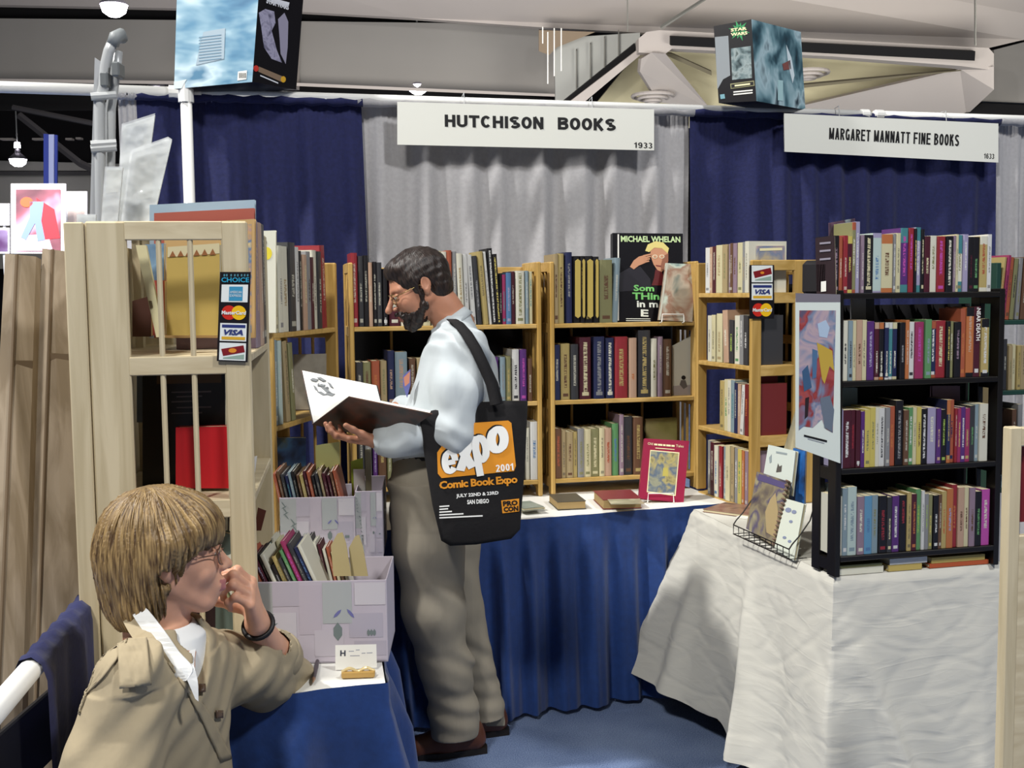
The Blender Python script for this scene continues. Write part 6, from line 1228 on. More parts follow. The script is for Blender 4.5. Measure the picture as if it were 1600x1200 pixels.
# aluminium hand truck
Yh = 3.15
t = thing('hand_truck', (J(165, 1100, Yh).x, Yh, 0), 'grey aluminium folding cart standing upright above the cartons', 'hand truck')
a1, a2 = J(158, 150, Yh), J(180, 140, Yh+.05)
b = B(); b.tube([Vector((a1.x-0.04, Yh-.05, 0.05)), J(155, 160, Yh), J(162, 135, Yh), J(164, 105, Yh), J(170, 80, Yh), J(178, 62, Yh)], 0.015, M_STEEL, 10); b.obj('left_rail', t, smooth=True)
b = B(); b.tube([Vector((a2.x-0.1, Yh, 0.05)), J(173, 170, Yh+.03), J(181, 110, Yh+.03), J(184, 80, Yh+.03)], 0.014, M_STEEL, 10); b.obj('right_rail', t, smooth=True)
b = B(); b.tube([J(176, 70, Yh), J(180, 58, Yh), J(188, 54, Yh+.02), J(192, 62, Yh+.04)], [0.017, 0.018, 0.018, 0.014], mat('grey_grip', '#7f8384', 0.5), 10); b.obj('handle', t, smooth=True)
for (x, y, w_, h_) in ((162, 124, 12, 22), (180, 108, 12, 22)):
    b = B(); b.box(J(x-w_/2, y+h_/2, Yh-.02), X3, Y3, UP, (0, w_/F*Yh), (0, .05), (0, h_/F*Yh), mat('grey_joint', '#6f7374', 0.4, metal=0.4), 0.004); b.obj('joint', t)
for y in (150, 225, 232):
    b = B(); b.tube([J(142, y+1, Yh-.02), J(182, y-2, Yh+.0)], 0.011, M_STEEL, 8); b.obj('crossbar', t)
b = B(); b.prism([J(148, 90, Yh-.01), J(157, 96, Yh-.01), J(152, 345, Yh-.01), J(140, 345, Yh-.01)], Vector((0, .01, 0)), mat('thin_grey_plate', '#b4b6b8', 0.3, metal=0.3)); b.obj('side_plate', t)
b = B(); b.prism([J(160, 160, Yh+.03), J(176, 160, Yh+.03), J(166, 345, Yh+.03), J(148, 345, Yh+.03)], Vector((0, .01, 0)), mat('thin_grey_plate', '#b4b6b8', 0.3)); b.obj('back_plate', t)
b = B(); b.box(Vector((a1.x-.16, Yh-.3, 0.0)), X3, Y3, UP, (0, .3), (0, .28), (0.01, .018), M_STEEL); b.obj('toe_plate', t)
for dx in (-.14, .12):
    b = B(); b.tube([Vector((a1.x+dx, Yh+.04, .07)), Vector((a1.x+dx+.03, Yh+.04, .07))], 0.07, M_INK, 16); b.obj('wheel', t)
# plastic wrapped prints standing behind the bookcase top
M_PLAS = mat('clear_film', '#e3e7e6', 0.08, spec=0.9)
def film():
    m, nt, b_ = newmat('crinkled_film'); b_.inputs['Base Color'].default_value = (0.9, 0.92, 0.92, 1); b_.inputs['Roughness'].default_value = 0.12; b_.inputs['Alpha'].default_value = 0.35
    tc = nt.nodes.new('ShaderNodeTexCoord'); n = nt.nodes.new('ShaderNodeTexNoise'); n.inputs['Scale'].default_value = 14; nt.links.new(tc.outputs['Object'], n.inputs['Vector'])
    bp = nt.nodes.new('ShaderNodeBump'); bp.inputs['Strength'].default_value = 0.8; bp.inputs['Distance'].default_value = 0.03; nt.links.new(n.outputs['Fac'], bp.inputs['Height']); nt.links.new(bp.outputs[0], b_.inputs['Normal']); return m
M_FILM = film()
def wrapped(Y, pts, ipts, im, lab, rot=4):
    pl = Pl(J(pts[3][0], pts[3][1], Y), dirv(rot)); t = thing('wrapped_print', pl.hit(*pts[3]), lab, 'print')
    patch(pl, pts, mat('white_backing_board', '#c9cdca', 0.4), t, 'backing_board', off=0, thick=0.006)
    if ipts: patch(pl, ipts, im, t, 'print', off=0.002)
    c = (sum(p[0] for p in pts)/len(pts), sum(p[1] for p in pts)/len(pts)); patch(pl, [(c[0]+(p[0]-c[0])*1.06, c[1]+(p[1]-c[1])*1.03) for p in pts], M_FILM, t, 'clear_wrap', off=0.008, thick=0.0006)
wrapped(2.95, [(193, 196), (242, 180), (236, 225), (226, 348), (184, 348)], [(198, 202), (232, 192), (222, 226), (196, 240)], mat('pale_grey_print', '#aab0b4', 0.4), 'taller pale wrapped print leaning left, behind the other wrapped ones')
wrapped(2.85, [(207, 236), (262, 216), (268, 220), (238, 350), (192, 350)], [(213, 246), (247, 238), (242, 262), (236, 310), (206, 312)], art('grey_landscape_print', ['#8f948c', '#b3b5aa', '#74786f'], 8, seed=35), 'grey picture in clear plastic wrap leaning right, above the pale bookcase')
wrapped(2.75, [(166, 262), (192, 262), (184, 350), (160, 350)], [(168, 266), (190, 266), (186, 300), (166, 302)], mat('pale_label', '#d5d6c8', 0.4), 'narrow wrapped card between the cart and the leaning prints')
wrapped(2.68, [(122, 335), (150, 336), (150, 396), (122, 398)], [(126, 345), (148, 345), (148, 375), (126, 375)], mat('grey_blue_label', '#9aa6aa', 0.4), 'small wrapped sheet at the top left corner of the pale bookcase')
t = thing('display_shelf', (J(190, 350, 2.95).x, 3.0, 0), 'tall plain stand behind the pale bookcase carrying the wrapped prints', 'stand')
b = B(); q = J(150, 349, 2.62); q2 = J(245, 349, 2.62); b.box(Vector((q.x, 2.82, 0)), X3, Y3, UP, (0, q2.x-q.x+.02), (0, .3), (q.z-.02, q.z), M_WOODLX); b.obj('top_board', t)
for dx in (0.01, q2.x-q.x-.01):
    for dy in (2.83, 3.1): b = B(); b.box(Vector((q.x+dx, dy, 0)), X3, Y3, UP, (0, .02), (0, .02), (0, q.z-.02), M_WOODL); b.obj('leg', t)
# ================================================================== FAR RIGHT
gp = Pl(Vector((1.62, 3.75, 0)), dirv(14)); M_GRN = mat('dark_green_paint', '#17382f', 0.5)
gx0 = gp.uv(1563, 500)[0]
t = thing('green_shelf', gp.at(gx0+.25, 0.745), 'dark green bookshelf of the next stand, cut by the right frame edge', 'bookcase')
gz = [gp.uv(1580, y)[1] for y in (500, 610, 762)]
gw = 0.6
for a0 in (0.0, gw): b = B(); b.box(gp.at(gx0+a0, 0), gp.r, -gp.n, UP, (-.018, 0), (0.0, .2), (0.0, 1.66), M_GRN, .002); b.obj('side_panel', t)
for z in gz+[0.3]: b = B(); b.box(gp.at(gx0, 0), gp.r, -gp.n, UP, (0, gw), (0.0, .2), (z-.016, z), M_GRN, .002); b.obj('shelf', t)
GG = 'books on the green shelf, %s'
row(gp, gz[0], [(1566,1570,402,'gold','orange',{'tilt':0.10}),(1571,1576,399,'magenta','maroon',{'tilt':0.10}),(1577,1583,402,'rust','brown',{'tilt':0.08}),(1584,1590,404,'olive','charcoal',{'tilt':0.08}),(1591,1597,403,'grey','olive',{'tilt':0.06}),(1598,1606,402,'brown',None,{'tilt':0.06}),(1608,1622,402,'navy')], 0.13, 'on green shelf top, far right', 'book', GG % 'top', 0.8, inset=0.006)
row(gp, gz[1], [(1563,1568,526,'brown',None,{'tilt':-0.05}),(1569,1575,530,'charcoal'),(1576,1582,540,'tan','olive'),(1583,1589,538,'cream'),(1590,1596,540,'gold'),(1597,1606,540,'tan')], 0.13, 'on green shelf middle, far right', 'book', GG % 'middle', 0.8, inset=0.006)
row(gp, gz[2]+.0, [(1583,1590,640,'brown'),(1592,1599,632,'grey')], 0.13, 'on green shelf bottom, far right', 'book', GG % 'bottom', 0.8, inset=0.006)
wp = Pl(Vector((1.20, 2.62, 0)), dirv(12))
t = thing('wooden_frame', wp.hit(1590, 1200), 'pale raw wooden frame post at the right frame edge, in front of everything there', 'frame')
for (x0, x1, y0, off) in ((1573, 1592, 668, 0.0), (1588, 1640, 668, -0.02)):
    a, c = wp.uv(x0, 900)[0], wp.uv(x1, 900)[0]; zt = wp.uv((x0+x1)/2, y0)[1]
    if off == 0: b = B(); b.box(wp.at(0, 0), wp.r, -wp.n, UP, (a, c), (0, .03), (0.0, zt), M_WOODL, .003); b.obj('stile', t)
    else:
        zt2 = wp.uv(1592, 838)[1]; b = B(); b.box(wp.at(0, 0), wp.r, -wp.n, UP, (a, c), (.006, .026), (0.12, zt2), M_WOODLX, .003); b.obj('lower_panel', t)
        b = B(); b.box(wp.at(0, 0), wp.r, -wp.n, UP, (a, c), (.004, .026), (zt-.045, zt), M_WOODLX, .003); b.obj('top_rail', t)
a = wp.uv(1600, 900)[0]; b = B(); b.box(wp.at(0, 0), wp.r, -wp.n, UP, (a, a+.006+.2), (.03, .05), (wp.uv(1600, 820)[1], wp.uv(1600, 690)[1]), mat('deep_red_cloth', '#6b161b', .6)); b.obj('red_cloth_behind', t)
# small booklet on the lowest green shelf, beyond the rack
o = patch(Pl(gp.P-gp.n*0.01, gp.r), [(1564, 744), (1580, 742), (1580, 760), (1564, 762)], art('small_teal_card', ['#5a7a80', '#2a3a44', '#9ab0b4'], 30, seed=37), None, 'booklet', thick=0.02); setp(o, 'small teal booklet on the lowest green shelf, just right of the black rack', 'booklet')
o.location.z += 0.0
# ================================================================== PEOPLE
def skinmat(name, c, lipc):
    m = mat(name, c, 0.5, var=0.07, scale=25, bump=0.04, spec=0.35)
    b = m.node_tree.nodes['Principled BSDF']; b.inputs['Subsurface Weight'].default_value = 0.12; b.inputs['Subsurface Scale'].default_value = 0.01
    b.inputs['Subsurface Radius'].default_value = (1.0, 0.35, 0.2)
    return m, mat(name+'_lips', lipc, 0.45)
class Head:
    def __init__(s, c, fwd, up, k=1.0): s.c = V3(c); s.M = frame3(fwd, up); s.k = k
    def w(s, x, y, z): return s.c+s.M @ (np.array([x, y, z])*s.k)
    def loc(s, P): return ((P-s.c) @ s.M)/s.k
def head_sdf(S, H, jaw=1.0, nose=1.0, fem=False):
    k = H.k; E = lambda c, r, kk=0.012, op='u', M=None: S.ell(H.w(*c), np.array(r)*k, H.M if M is None else H.M @ M, kk, op)
    Cp = lambda a, b, ra, rb, kk=0.01, op='u': S.cap(H.w(*a), H.w(*b), ra*k, rb*k, kk, op)
    E((-0.014, 0, 0.030), (0.097, 0.076, 0.086)); E((0.022, 0, -0.005), (0.070, 0.066, 0.080), 0.02)
    E((0.035, 0, -0.05), (0.052, 0.050*jaw, 0.058), 0.02); E((0.066, 0, -0.097), (0.020, 0.022*jaw, 0.018), 0.025)
    for y in (-1, 1):
        Cp((-0.005, 0.057*y*jaw, -0.045), (0.055, 0.022*y*jaw, -0.092), 0.016, 0.015, 0.025)
        E((0.058, 0.042*y, -0.028), (0.022, 0.020, 0.022), 0.025)                 # cheekbone
        Cp((0.083, 0.012*y, 0.020), (0.066, 0.050*y, 0.020), 0.008, 0.007, 0.014)     # brow
        E((0.096, 0.031*y, 0.002), (0.018, 0.019, 0.013), 0.012, 's')             # socket
        E((0.0755, 0.031*y, 0.001), (0.0125, 0.0125, 0.0125), 0.003)                # eyeball under lids
        Cp((0.087, 0.020*y, 0.0075), (0.082, 0.043*y, 0.0055), 0.0032, 0.0028, 0.004)   # upper lid
        Cp((0.086, 0.021*y, -0.0065), (0.081, 0.042*y, -0.005), 0.0022, 0.002, 0.004)
    Cp((0.086, 0, 0.012), (0.110*nose, 0, -0.026), 0.0075, 0.0095, 0.012)
    E((0.112*nose, 0, -0.031), (0.011, 0.010, 0.009), 0.008)
    for y in (-1, 1): E((0.101, 0.012*y, -0.034), (0.009, 0.0065, 0.0065), 0.006); E((0.104, 0.0065*y, -0.041), (0.004, 0.003, 0.003), 0.003, 's')
    E((0.082, 0, -0.066), (0.020, 0.028, 0.024), 0.015)
    Cp((0.1005, -0.012, -0.061), (0.1005, 0.012, -0.061), 0.0045, 0.0045, 0.006); Cp((0.098, -0.013, -0.0725), (0.098, 0.013, -0.0725), 0.0058, 0.0058, 0.006)
    for y in (-1, 1): Cp((0.1005, 0.010*y, -0.061), (0.089, 0.024*y, -0.066), 0.0042, 0.0022, 0.005); Cp((0.098, 0.010*y, -0.0725), (0.089, 0.023*y, -0.067), 0.0052, 0.0022, 0.005)
    Cp((0.108, -0.020, -0.0665), (0.108, 0.020, -0.0665), 0.0022, 0.0022, 0.003, 's')
    for y in (-1, 1):                                                              # ears
        a = 0.35; M = np.array([[math.cos(a*y), -math.sin(a*y), 0], [math.sin(a*y), math.cos(a*y), 0], [0, 0, 1]]); t_ = 0.25; T = np.array([[math.cos(t_), 0, -math.sin(t_)], [0, 1, 0], [math.sin(t_), 0, math.cos(t_)]])
        E((-0.016, 0.080*y, 0.004), (0.0185, 0.0065, 0.030), 0.004, 'u', M @ T); E((-0.008, 0.077*y, -0.022), (0.009, 0.006, 0.011), 0.008)
        E((-0.012, 0.0865*y, 0.006), (0.0105, 0.0045, 0.018), 0.003, 's', M @ T); E((-0.003, 0.083*y, -0.004), (0.004, 0.004, 0.006), 0.003)
def hand_sdf(S, w, d, n, s, sc=1.0, curl=((0.5, 0.6, 0.4),)*4, thumb=(0.5, 0.3, 0.3), spread=0.05, tdir=None, k=0.006):
    """w wrist, d towards knuckles, n palm normal (fingers curl to it), s towards the thumb side"""
    w = V3(w); d = V3(Vector(d).normalized()); n = V3(n); n = n-d*(n@d); n /= np.linalg.norm(n); s_ = V3(s); s_ = s_-d*(s_@d)-n*(s_@n); s = s_/np.linalg.norm(s_)
    offs = [0.029, 0.010, -0.009, -0.027]; pl = [0.088, 0.091, 0.086, 0.078]
    seg = [(0.042, 0.025, 0.020), (0.046, 0.029, 0.021), (0.043, 0.027, 0.020), (0.034, 0.020, 0.018)]
    rad = [0.0095, 0.0098, 0.0093, 0.0083]; tips = []
    for i in range(4):
        kn = w+d*pl[i]*sc+s*offs[i]*sc
        S.cap(w+d*0.008*sc+s*offs[i]*0.55*sc, kn, 0.0155*sc, 0.0115*sc, 0.012)
        a = 0.0; p = kn; cur = curl[i % len(curl)]; fan = s*(offs[i]*spread*4)
        for j in range(3):
            a += cur[j]; dd = d*math.cos(a)+n*math.sin(a)+fan*math.cos(a); dd /= np.linalg.norm(dd); q = p+dd*seg[i][j]*sc
            r0 = rad[i]*(1-0.09*j)*sc; S.cap(p, q, r0, r0*0.92, k if j or True else 0.01); S.ell(p, np.array([r0*1.06]*3), None, 0.004); p = q
        tips.append((p, dd))
    b0 = w+d*0.018*sc+s*0.020*sc+n*0.006*sc
    td = V3(tdir) if tdir is not None else d*0.55+s*0.75+n*0.35
    td /= np.linalg.norm(td); p = b0; S.cap(w+d*0.01*sc, b0, 0.017*sc, 0.016*sc, 0.014)
    for j, (L, r) in enumerate(((0.044, 0.0145), (0.033, 0.0112), (0.027, 0.0102))):
        q = p+td*L*sc; S.cap(p, q, r*sc, r*0.88*sc, 0.008); p = q
        td = td*math.cos(thumb[j])+(d*0.5+n*0.6)*math.sin(thumb[j]); td /= np.linalg.norm(td)
    tips.append((p, td)); return tips
def folds(S, lo, hi, amp, fx, seed, axis=(.7, .5, .5)):
    # long soft cloth folds: a few plane waves with mostly aligned crests, warped
    rr = np.random.RandomState(seed); base = np.array(axis, float); W_ = []
    for _ in range(5):
        w = base*fx*rr.uniform(.7, 1.4)+rr.normal(size=3)*fx*.22; W_.append((w, rr.uniform(0, 6.28), rr.uniform(.5, 1)))
    def fn(X, Y, Z):
        g = 0.5+0.5*np.sin(9*Z+7*X+seed)*np.sin(6*Y+5*Z+1.3*seed); wx = 0.025*np.sin(11*Z+5*Y+seed)+0.012*np.sin(23*Z+9*X); v = 0
        for (w, p, a) in W_: v = v+a*np.sin(w[0]*(X+wx)+w[1]*Y+w[2]*(Z+wx)+p)
        return amp*g*(v/2.2)
    S.disp(fn, lo, hi)
def gl_frame(H, par, metal, lens, y0=0.031, rx=0.020, rz=0.017, zc=-0.002, xf=0.099):
    t = B()
    for y in (-1, 1):
        pts = [H.w(xf-0.010*abs(math.cos(a))*(1 if math.cos(a)*y > 0 else 0.2), y*y0+rx*math.cos(a), zc+rz*math.sin(a)) for a in [2*math.pi*k/20 for k in range(21)]]
        t.tube([Vector(p) for p in pts], 0.0013, metal, 6)
        t.tube([Vector(H.w(xf-0.010, y*(y0+rx), zc+0.006)), Vector(H.w(0.05, y*0.074, zc+0.008)), Vector(H.w(-0.005, y*0.081, zc+0.010)), Vector(H.w(-0.028, y*0.080, -0.012))], 0.0012, metal, 6)
    t.tube([Vector(H.w(xf, -0.011, zc+0.002)), Vector(H.w(xf+0.006, 0, zc+0.005)), Vector(H.w(xf, 0.011, zc+0.002))], 0.0013, metal, 6)
    g = t.obj('glasses', par, smooth=True)
    for y in (-1, 1):
        b = B(); pts = [Vector(H.w(xf-0.010*abs(math.cos(a))*(1 if math.cos(a)*y > 0 else 0.2), y*y0+rx*math.cos(a), zc+rz*math.sin(a))) for a in [2*math.pi*k/20 for k in range(20)]]
        c = sum(pts, Vector())/20; b.add([c]+pts, [(0, i+1, (i+1) % 20+1) for i in range(20)], lens); b.obj('lens', g, fix=False)
def eyes(H, par, iris):
    for y in (-1, 1):
        b = B(); c = H.w(0.0765, 0.031*y, 0.001); vs = []; n = 14
        for i in range(1, 8):
            a = math.pi*i/8
            for j in range(n): ph = 2*math.pi*j/n; vs.append(c+H.M @ (np.array([math.cos(a), math.sin(a)*math.cos(ph), math.sin(a)*math.sin(ph)])*0.0122*H.k))
        vs += [c+H.M @ np.array([0.0122*H.k, 0, 0]), c-H.M @ np.array([0.0122*H.k, 0, 0])]
        fs = [(i*n+j, i*n+(j+1) % n, (i+1)*n+(j+1) % n, (i+1)*n+j) for i in range(6) for j in range(n)]+[(7*n, (j+1) % n, j) for j in range(n)]+[(7*n+1, 6*n+j, 6*n+(j+1) % n) for j in range(n)]
        b.add(vs, fs, mat('eye_white', '#d9d4cc', 0.2)); b.add([Vector(c+H.M @ np.array([x*H.k for x in (0.0128, 0.0052*math.cos(q), 0.0052*math.sin(q))])) for q in [2*math.pi*k/10 for k in range(10)]], [tuple(range(10))], iris)
        b.obj('eye', par, smooth=True, fix=False)
def sgn_mesh(S, name, mats, parent, matfn=None, **kw):
    me = S.mesh(name, mats, matfn); return link(name, me, parent, **kw)
# ---------------------------------------------------------------- the standing man
MY = 3.72
sk, lp = skinmat('tanned_skin', '#b07c62', '#94564a')
man = thing('person', (J(700, 1180, MY).x, MY, 0), 'bearded person in pale shirt and khaki trousers standing and reading an open book', 'person')
HM = Head(J(654, 449, MY-0.01), (-0.93, -0.22, -0.42), (-0.35, -0.05, 0.93), 1.0)
S = SDF((-0.75, 3.35, 0.98), (0.0, 4.1, 1.80), 0.003)
head_sdf(S, HM, 1.0, 1.10)
neckb = V3(J(712, 508, MY+0.01)); S.chain([HM.w(-0.03, 0, -0.035), HM.w(-0.045, 0, -0.09), neckb], [0.060, 0.056, 0.062], 0.02)
S.loft([(1.02, -0.26, MY, .11, .15), (1.2, -.2, MY, .12, .16), (1.38, -.18, MY, .1, .17), (1.46, -.19, MY+.01, .06, .09), (1.49, -.19, MY+.01, .05, .055)], 0.03)
LSh, LEl, LWr = V3(J(728, 548, MY-.165)), V3(J(708, 672, MY-.22)), V3(J(592, 690, MY-.20))
RSh, REl, RWr = V3(J(702, 548, MY+.175)), V3(J(668, 655, MY+.24)), V3(J(628, 636, MY+.08))
S.chain([LSh, LEl, LWr], [.048, .04, .027], .02); S.chain([RSh, REl, RWr], [.048, .04, .026], .02)
BS0, BS1 = V3(J(488, 662, 3.60)), V3(J(612, 688, 3.56))             # book spine: outer end, belly end
sd = (BS1-BS0)/np.linalg.norm(BS1-BS0)
lh = hand_sdf(S, LWr, V3((-0.95, -0.05, 0.10)), V3((-0.05, 0.1, 1.0)), V3((0, 1, 0.0))*-1, 1.0, ((.15, .45, .3), (.15, .5, .35), (.2, .5, .4), (.25, .55, .4)), (0.1, 0.2, 0.2), tdir=V3((-0.75, -0.5, 0.45)))
rh = hand_sdf(S, RWr, V3((-0.95, -0.25, -0.02)), V3((-0.1, -0.2, -1.0)), V3((0.0, -1, 0)), 0.95, ((.15, .25, .2), (.15, .3, .2), (.2, .3, .2), (.25, .3, .3)), (0.2, 0.2, 0.2), tdir=V3((-0.8, -0.6, -0.1)))
def lipfn(H):
    def fn(c):
        L = H.loc(c); return ((L[:, 0] > 0.086) & (np.abs(L[:, 1]) < 0.024) & (L[:, 2] < -0.0565) & (L[:, 2] > -0.0775) & (L[:, 0] > 0.0965-np.abs(L[:, 1])*0.35)).astype(int)
    return fn
sgn_mesh(S, 'body', [sk, lp], man, lipfn(HM))
eyes(HM, man, mat('brown_iris', '#2a1a12', 0.15))
gl_frame(HM, man, mat('thin_gold_frame', '#8c7a4c', 0.25, metal=0.7), mat('spectacle_glass', (0.95, 0.97, 0.97, 1), 0.03, trans=1.0))
# hair: shell on the cranium with strand relief
def hairmat(name, c1, c2, sc=(60, 60, 4), flow=False):
    m, nt, b = newmat(name); b.inputs['Roughness'].default_value = 0.42; b.inputs['Specular IOR Level'].default_value = 0.4
    tc = nt.nodes.new('ShaderNodeTexCoord'); mp = nt.nodes.new('ShaderNodeMapping'); mp.inputs['Scale'].default_value = sc
    n = nt.nodes.new('ShaderNodeTexNoise'); n.inputs['Scale'].default_value = 2; n.inputs['Detail'].default_value = 5; n.inputs['Distortion'].default_value = 0.3
    r = nt.nodes.new('ShaderNodeValToRGB'); r.color_ramp.elements[0].color = C(c1); r.color_ramp.elements[1].color = C(c2); r.color_ramp.elements[0].position = .35; r.color_ramp.elements[1].position = .68
    if flow:
        at = nt.nodes.new('ShaderNodeAttribute'); at.attribute_name = 'flow'; nt.links.new(at.outputs['Vector'], mp.inputs[0])
    else: nt.links.new(tc.outputs['Object'], mp.inputs[0])
    nt.links.new(mp.outputs[0], n.inputs['Vector']); nt.links.new(n.outputs['Fac'], r.inputs[0]); nt.links.new(r.outputs[0], b.inputs['Base Color'])
    bp = nt.nodes.new('ShaderNodeBump'); bp.inputs['Strength'].default_value = .6; bp.inputs['Distance'].default_value = .004; nt.links.new(n.outputs['Fac'], bp.inputs['Height']); nt.links.new(bp.outputs[0], b.inputs['Normal']); return m
MH = hairmat('dark_brown_hair', '#120d0b', '#382b25', (7, 2.5, 1), True)
c = HM.c; S = SDF(c-0.15, c+0.15, 0.0025)
hb = lambda p, r, k=.012, op='u': S.ell(HM.w(*p), np.array(r), HM.M, k, op)
hb((-0.017, 0, 0.036), (0.106, 0.086, 0.094)); hb((-0.055, 0, -0.02), (0.055, 0.074, 0.06), .02); hb((0.04, 0, 0.085), (0.045, 0.062, 0.03), .02)
for y in (-1, 1): S.cap(HM.w(0.012, 0.072*y, 0.03), HM.w(0.012, 0.071*y, -0.02), .014, .007, .01)
hb((0.098, 0, 0.012), (0.055, 0.085, 0.052), .01, 's'); hb((0.06, 0, -0.06), (0.062, 0.10, 0.075), .01, 's')
for y in (-1, 1): hb((-0.014, 0.086*y, -0.012), (0.026, 0.022, 0.036), .006, 's')
hb((-0.03, 0, -0.125), (0.09, 0.09, 0.06), .01, 's')
rr = np.random.RandomState(3); dirs = [(rr.normal(size=3)*w, rr.uniform(0, 6)) for w in (90, 120, 160, 210, 70)]
S.disp(lambda X, Y, Z: 0.0009*sum(np.sin(w[0]*X+w[1]*Y+w[2]*Z+p+2*np.sin(30*Z+20*X)) for w, p in dirs)/1.5, c-.15, c+.15)
hairm = sgn_mesh(S, 'hair', [MH], man)
# beard and moustache
S = SDF(c-0.15, c+0.16, 0.002)
hb((0.045, 0, -0.062), (0.054, 0.054, 0.052)); hb((0.070, 0, -0.102), (0.026, 0.028, 0.024), .02)
for y in (-1, 1):
    S.cap(HM.w(0.004, 0.066*y, -0.012), HM.w(0.016, 0.060*y, -0.058), .0105, .0125, .012); S.cap(HM.w(0.016, 0.060*y, -0.058), HM.w(0.055, 0.030*y, -0.098), .0125, .016, .012)
    S.cap(HM.w(0.103, 0.006*y, -0.052), HM.w(0.093, 0.028*y, -0.060), .0052, .0045, .006); S.cap(HM.w(0.093, 0.028*y, -0.060), HM.w(0.082, 0.032*y, -0.085), .006, .007, .008)
hb((0.085, 0.0, -0.063), (0.030, 0.021, 0.0095), .004, 's'); hb((0.075, 0, -0.018), (0.06, 0.075, 0.030), .006, 's')
for y in (-1, 1): hb((0.066, 0.052*y, -0.040), (0.032, 0.026, 0.024), .006, 's')
S.cap(HM.w(0.104, -0.02, -0.052), HM.w(0.104, 0.02, -0.052), .005, .005, .006)
S.disp(lambda X, Y, Z: 0.0013*sum(np.sin(1.6*(w[0]*X+w[1]*Y+w[2]*Z)+p) for w, p in dirs)/1.5, c-.15, c+.15)
sgn_mesh(S, 'beard', [MH], man)
# shirt
M_SHIRT = mat('pale_blue_shirt', '#b5bcbf', 0.8, var=0.02, scale=9, bump=0.45, stretch=(1.6, 1, .7), detail=3)
def mx(x, Y=MY): return (x-800)/F*Y
S = SDF((-0.6, 3.33, 0.98), (0.02, 4.12, 1.60), 0.0034)
S.loft([(1.015, -0.265, MY, .128, .165), (1.06, -.258, MY, .143, .175), (1.143, -.221, MY, .158, .185), (1.27, -.185, MY, .142, .195), (1.37, -.178, MY, .120, .20), (1.425, -.182, MY, .092, .19), (1.46, -.185, MY+.005, .07, .135), (1.485, -.188, MY+.01, .062, .085), (1.505, -.188, MY+.01, .058, .07)], 0.03)
S.chain([LSh+V3((0, .02, 0)), (LSh+LEl)/2, LEl+V3((0, 0, -.005)), (LEl+LWr)/2, LWr+V3((.012, 0, 0))], [.074, .076, .066, .056, .042], .035)
S.chain([RSh-V3((0, .02, 0)), (RSh+REl)/2, REl, RWr+V3((.012, 0, 0))], [.072, .07, .060, .040], .035)
S.ell(LSh*0.5+V3(neckb)*0.5+V3((0, 0, -.03)), (.07, .09, .05), None, .04); S.ell(RSh*0.5+V3(neckb)*0.5+V3((0, 0, -.03)), (.07, .09, .05), None, .04)
folds(S, (-.6, 3.3, .98), (.02, 4.15, 1.42), .014, 30, 4, (.9, .3, .35)); folds(S, (-.6, 3.3, .98), (.02, 4.15, 1.46), .007, 70, 9, (.8, .3, .6))
# sleeve creases around the elbow
el = LEl; S.disp(lambda X, Y, Z: .003*np.exp(-((X-el[0])**2+(Y-el[1])**2+(Z-el[2])**2)/.006)*np.sin(90*(0.75*(X-el[0])-0.65*(Z-el[2]))), el-.2, el+.2)
S.cap(neckb+V3((-.01, 0, .02)), HM.w(-0.02, 0, -0.06), .058, .060, .004, 's')
S.ell(LWr+V3((-.045, 0, 0)), (.030, .034, .034), None, .004, 's')
shirt = sgn_mesh(S, 'shirt', [M_SHIRT], man)
# collar, cuff, placket, pocket, buttons
def collar(H, par, m, nb, rad, hgt, ang0, ang1, tilt, name='collar', tipdrop=0.03, n=28, ax=None, th=0.003, flare=0.012):
    """stand-and-fall collar: ring round the neck from ang0 to ang1 (0 = forward)"""
    f, l, u = ax; vs = []; fs = []
    for i in range(n+1):
        a = ang0+(ang1-ang0)*i/n; d = f*math.cos(a)+l*math.sin(a); e = min(i, n-i)/n
        top = nb+d*rad+u*(hgt+tilt*math.cos(a)); out = nb+d*(rad+flare+0.006)+u*(hgt*0.1+tilt*1.3*math.cos(a)-tipdrop*math.exp(-(e/0.12)**2))+d*0.018*math.exp(-(e/0.12)**2)
        inn = nb+d*(rad-th)+u*(-0.01+tilt*math.cos(a))
        vs += [inn, top-d*th, top, out, out-d*th-u*0.001]
    for i in range(n):
        for j in range(4): a = i*5+j; fs.append((a, a+1, a+6, a+5))
    b = B(); b.add(vs, fs, m); return b.obj(name, par, smooth=True)
MC = frame3((-0.9, -0.12, -0.42), (-0.42, 0, 0.9)); col = collar(HM, shirt, M_SHIRT, Vector(neckb)+Vector((-0.012, 0, -0.012)), .069, .038, .35, 2*math.pi-.35, -0.012, ax=(Vector(MC[:, 0]), Vector(MC[:, 1]), Vector(MC[:, 2])), tipdrop=.035)
b = B(); cdv = Vector(LWr-LEl).normalized(); b.tube([Vector(LWr)-cdv*.05, Vector(LWr)-cdv*.045, Vector(LWr)+cdv*.008, Vector(LWr)+cdv*.009, Vector(LWr)-cdv*.01], [.043, .0455, .042, .036, .034], M_SHIRT, 20); b.obj('cuff', shirt, smooth=True)
b = B(); cdv = Vector(RWr-REl).normalized(); b.tube([Vector(RWr)-cdv*.05, Vector(RWr)-cdv*.045, Vector(RWr)+cdv*.008, Vector(RWr)+cdv*.009, Vector(RWr)-cdv*.01], [.040, .042, .040, .034, .032], M_SHIRT, 20); b.obj('cuff', shirt, smooth=True)
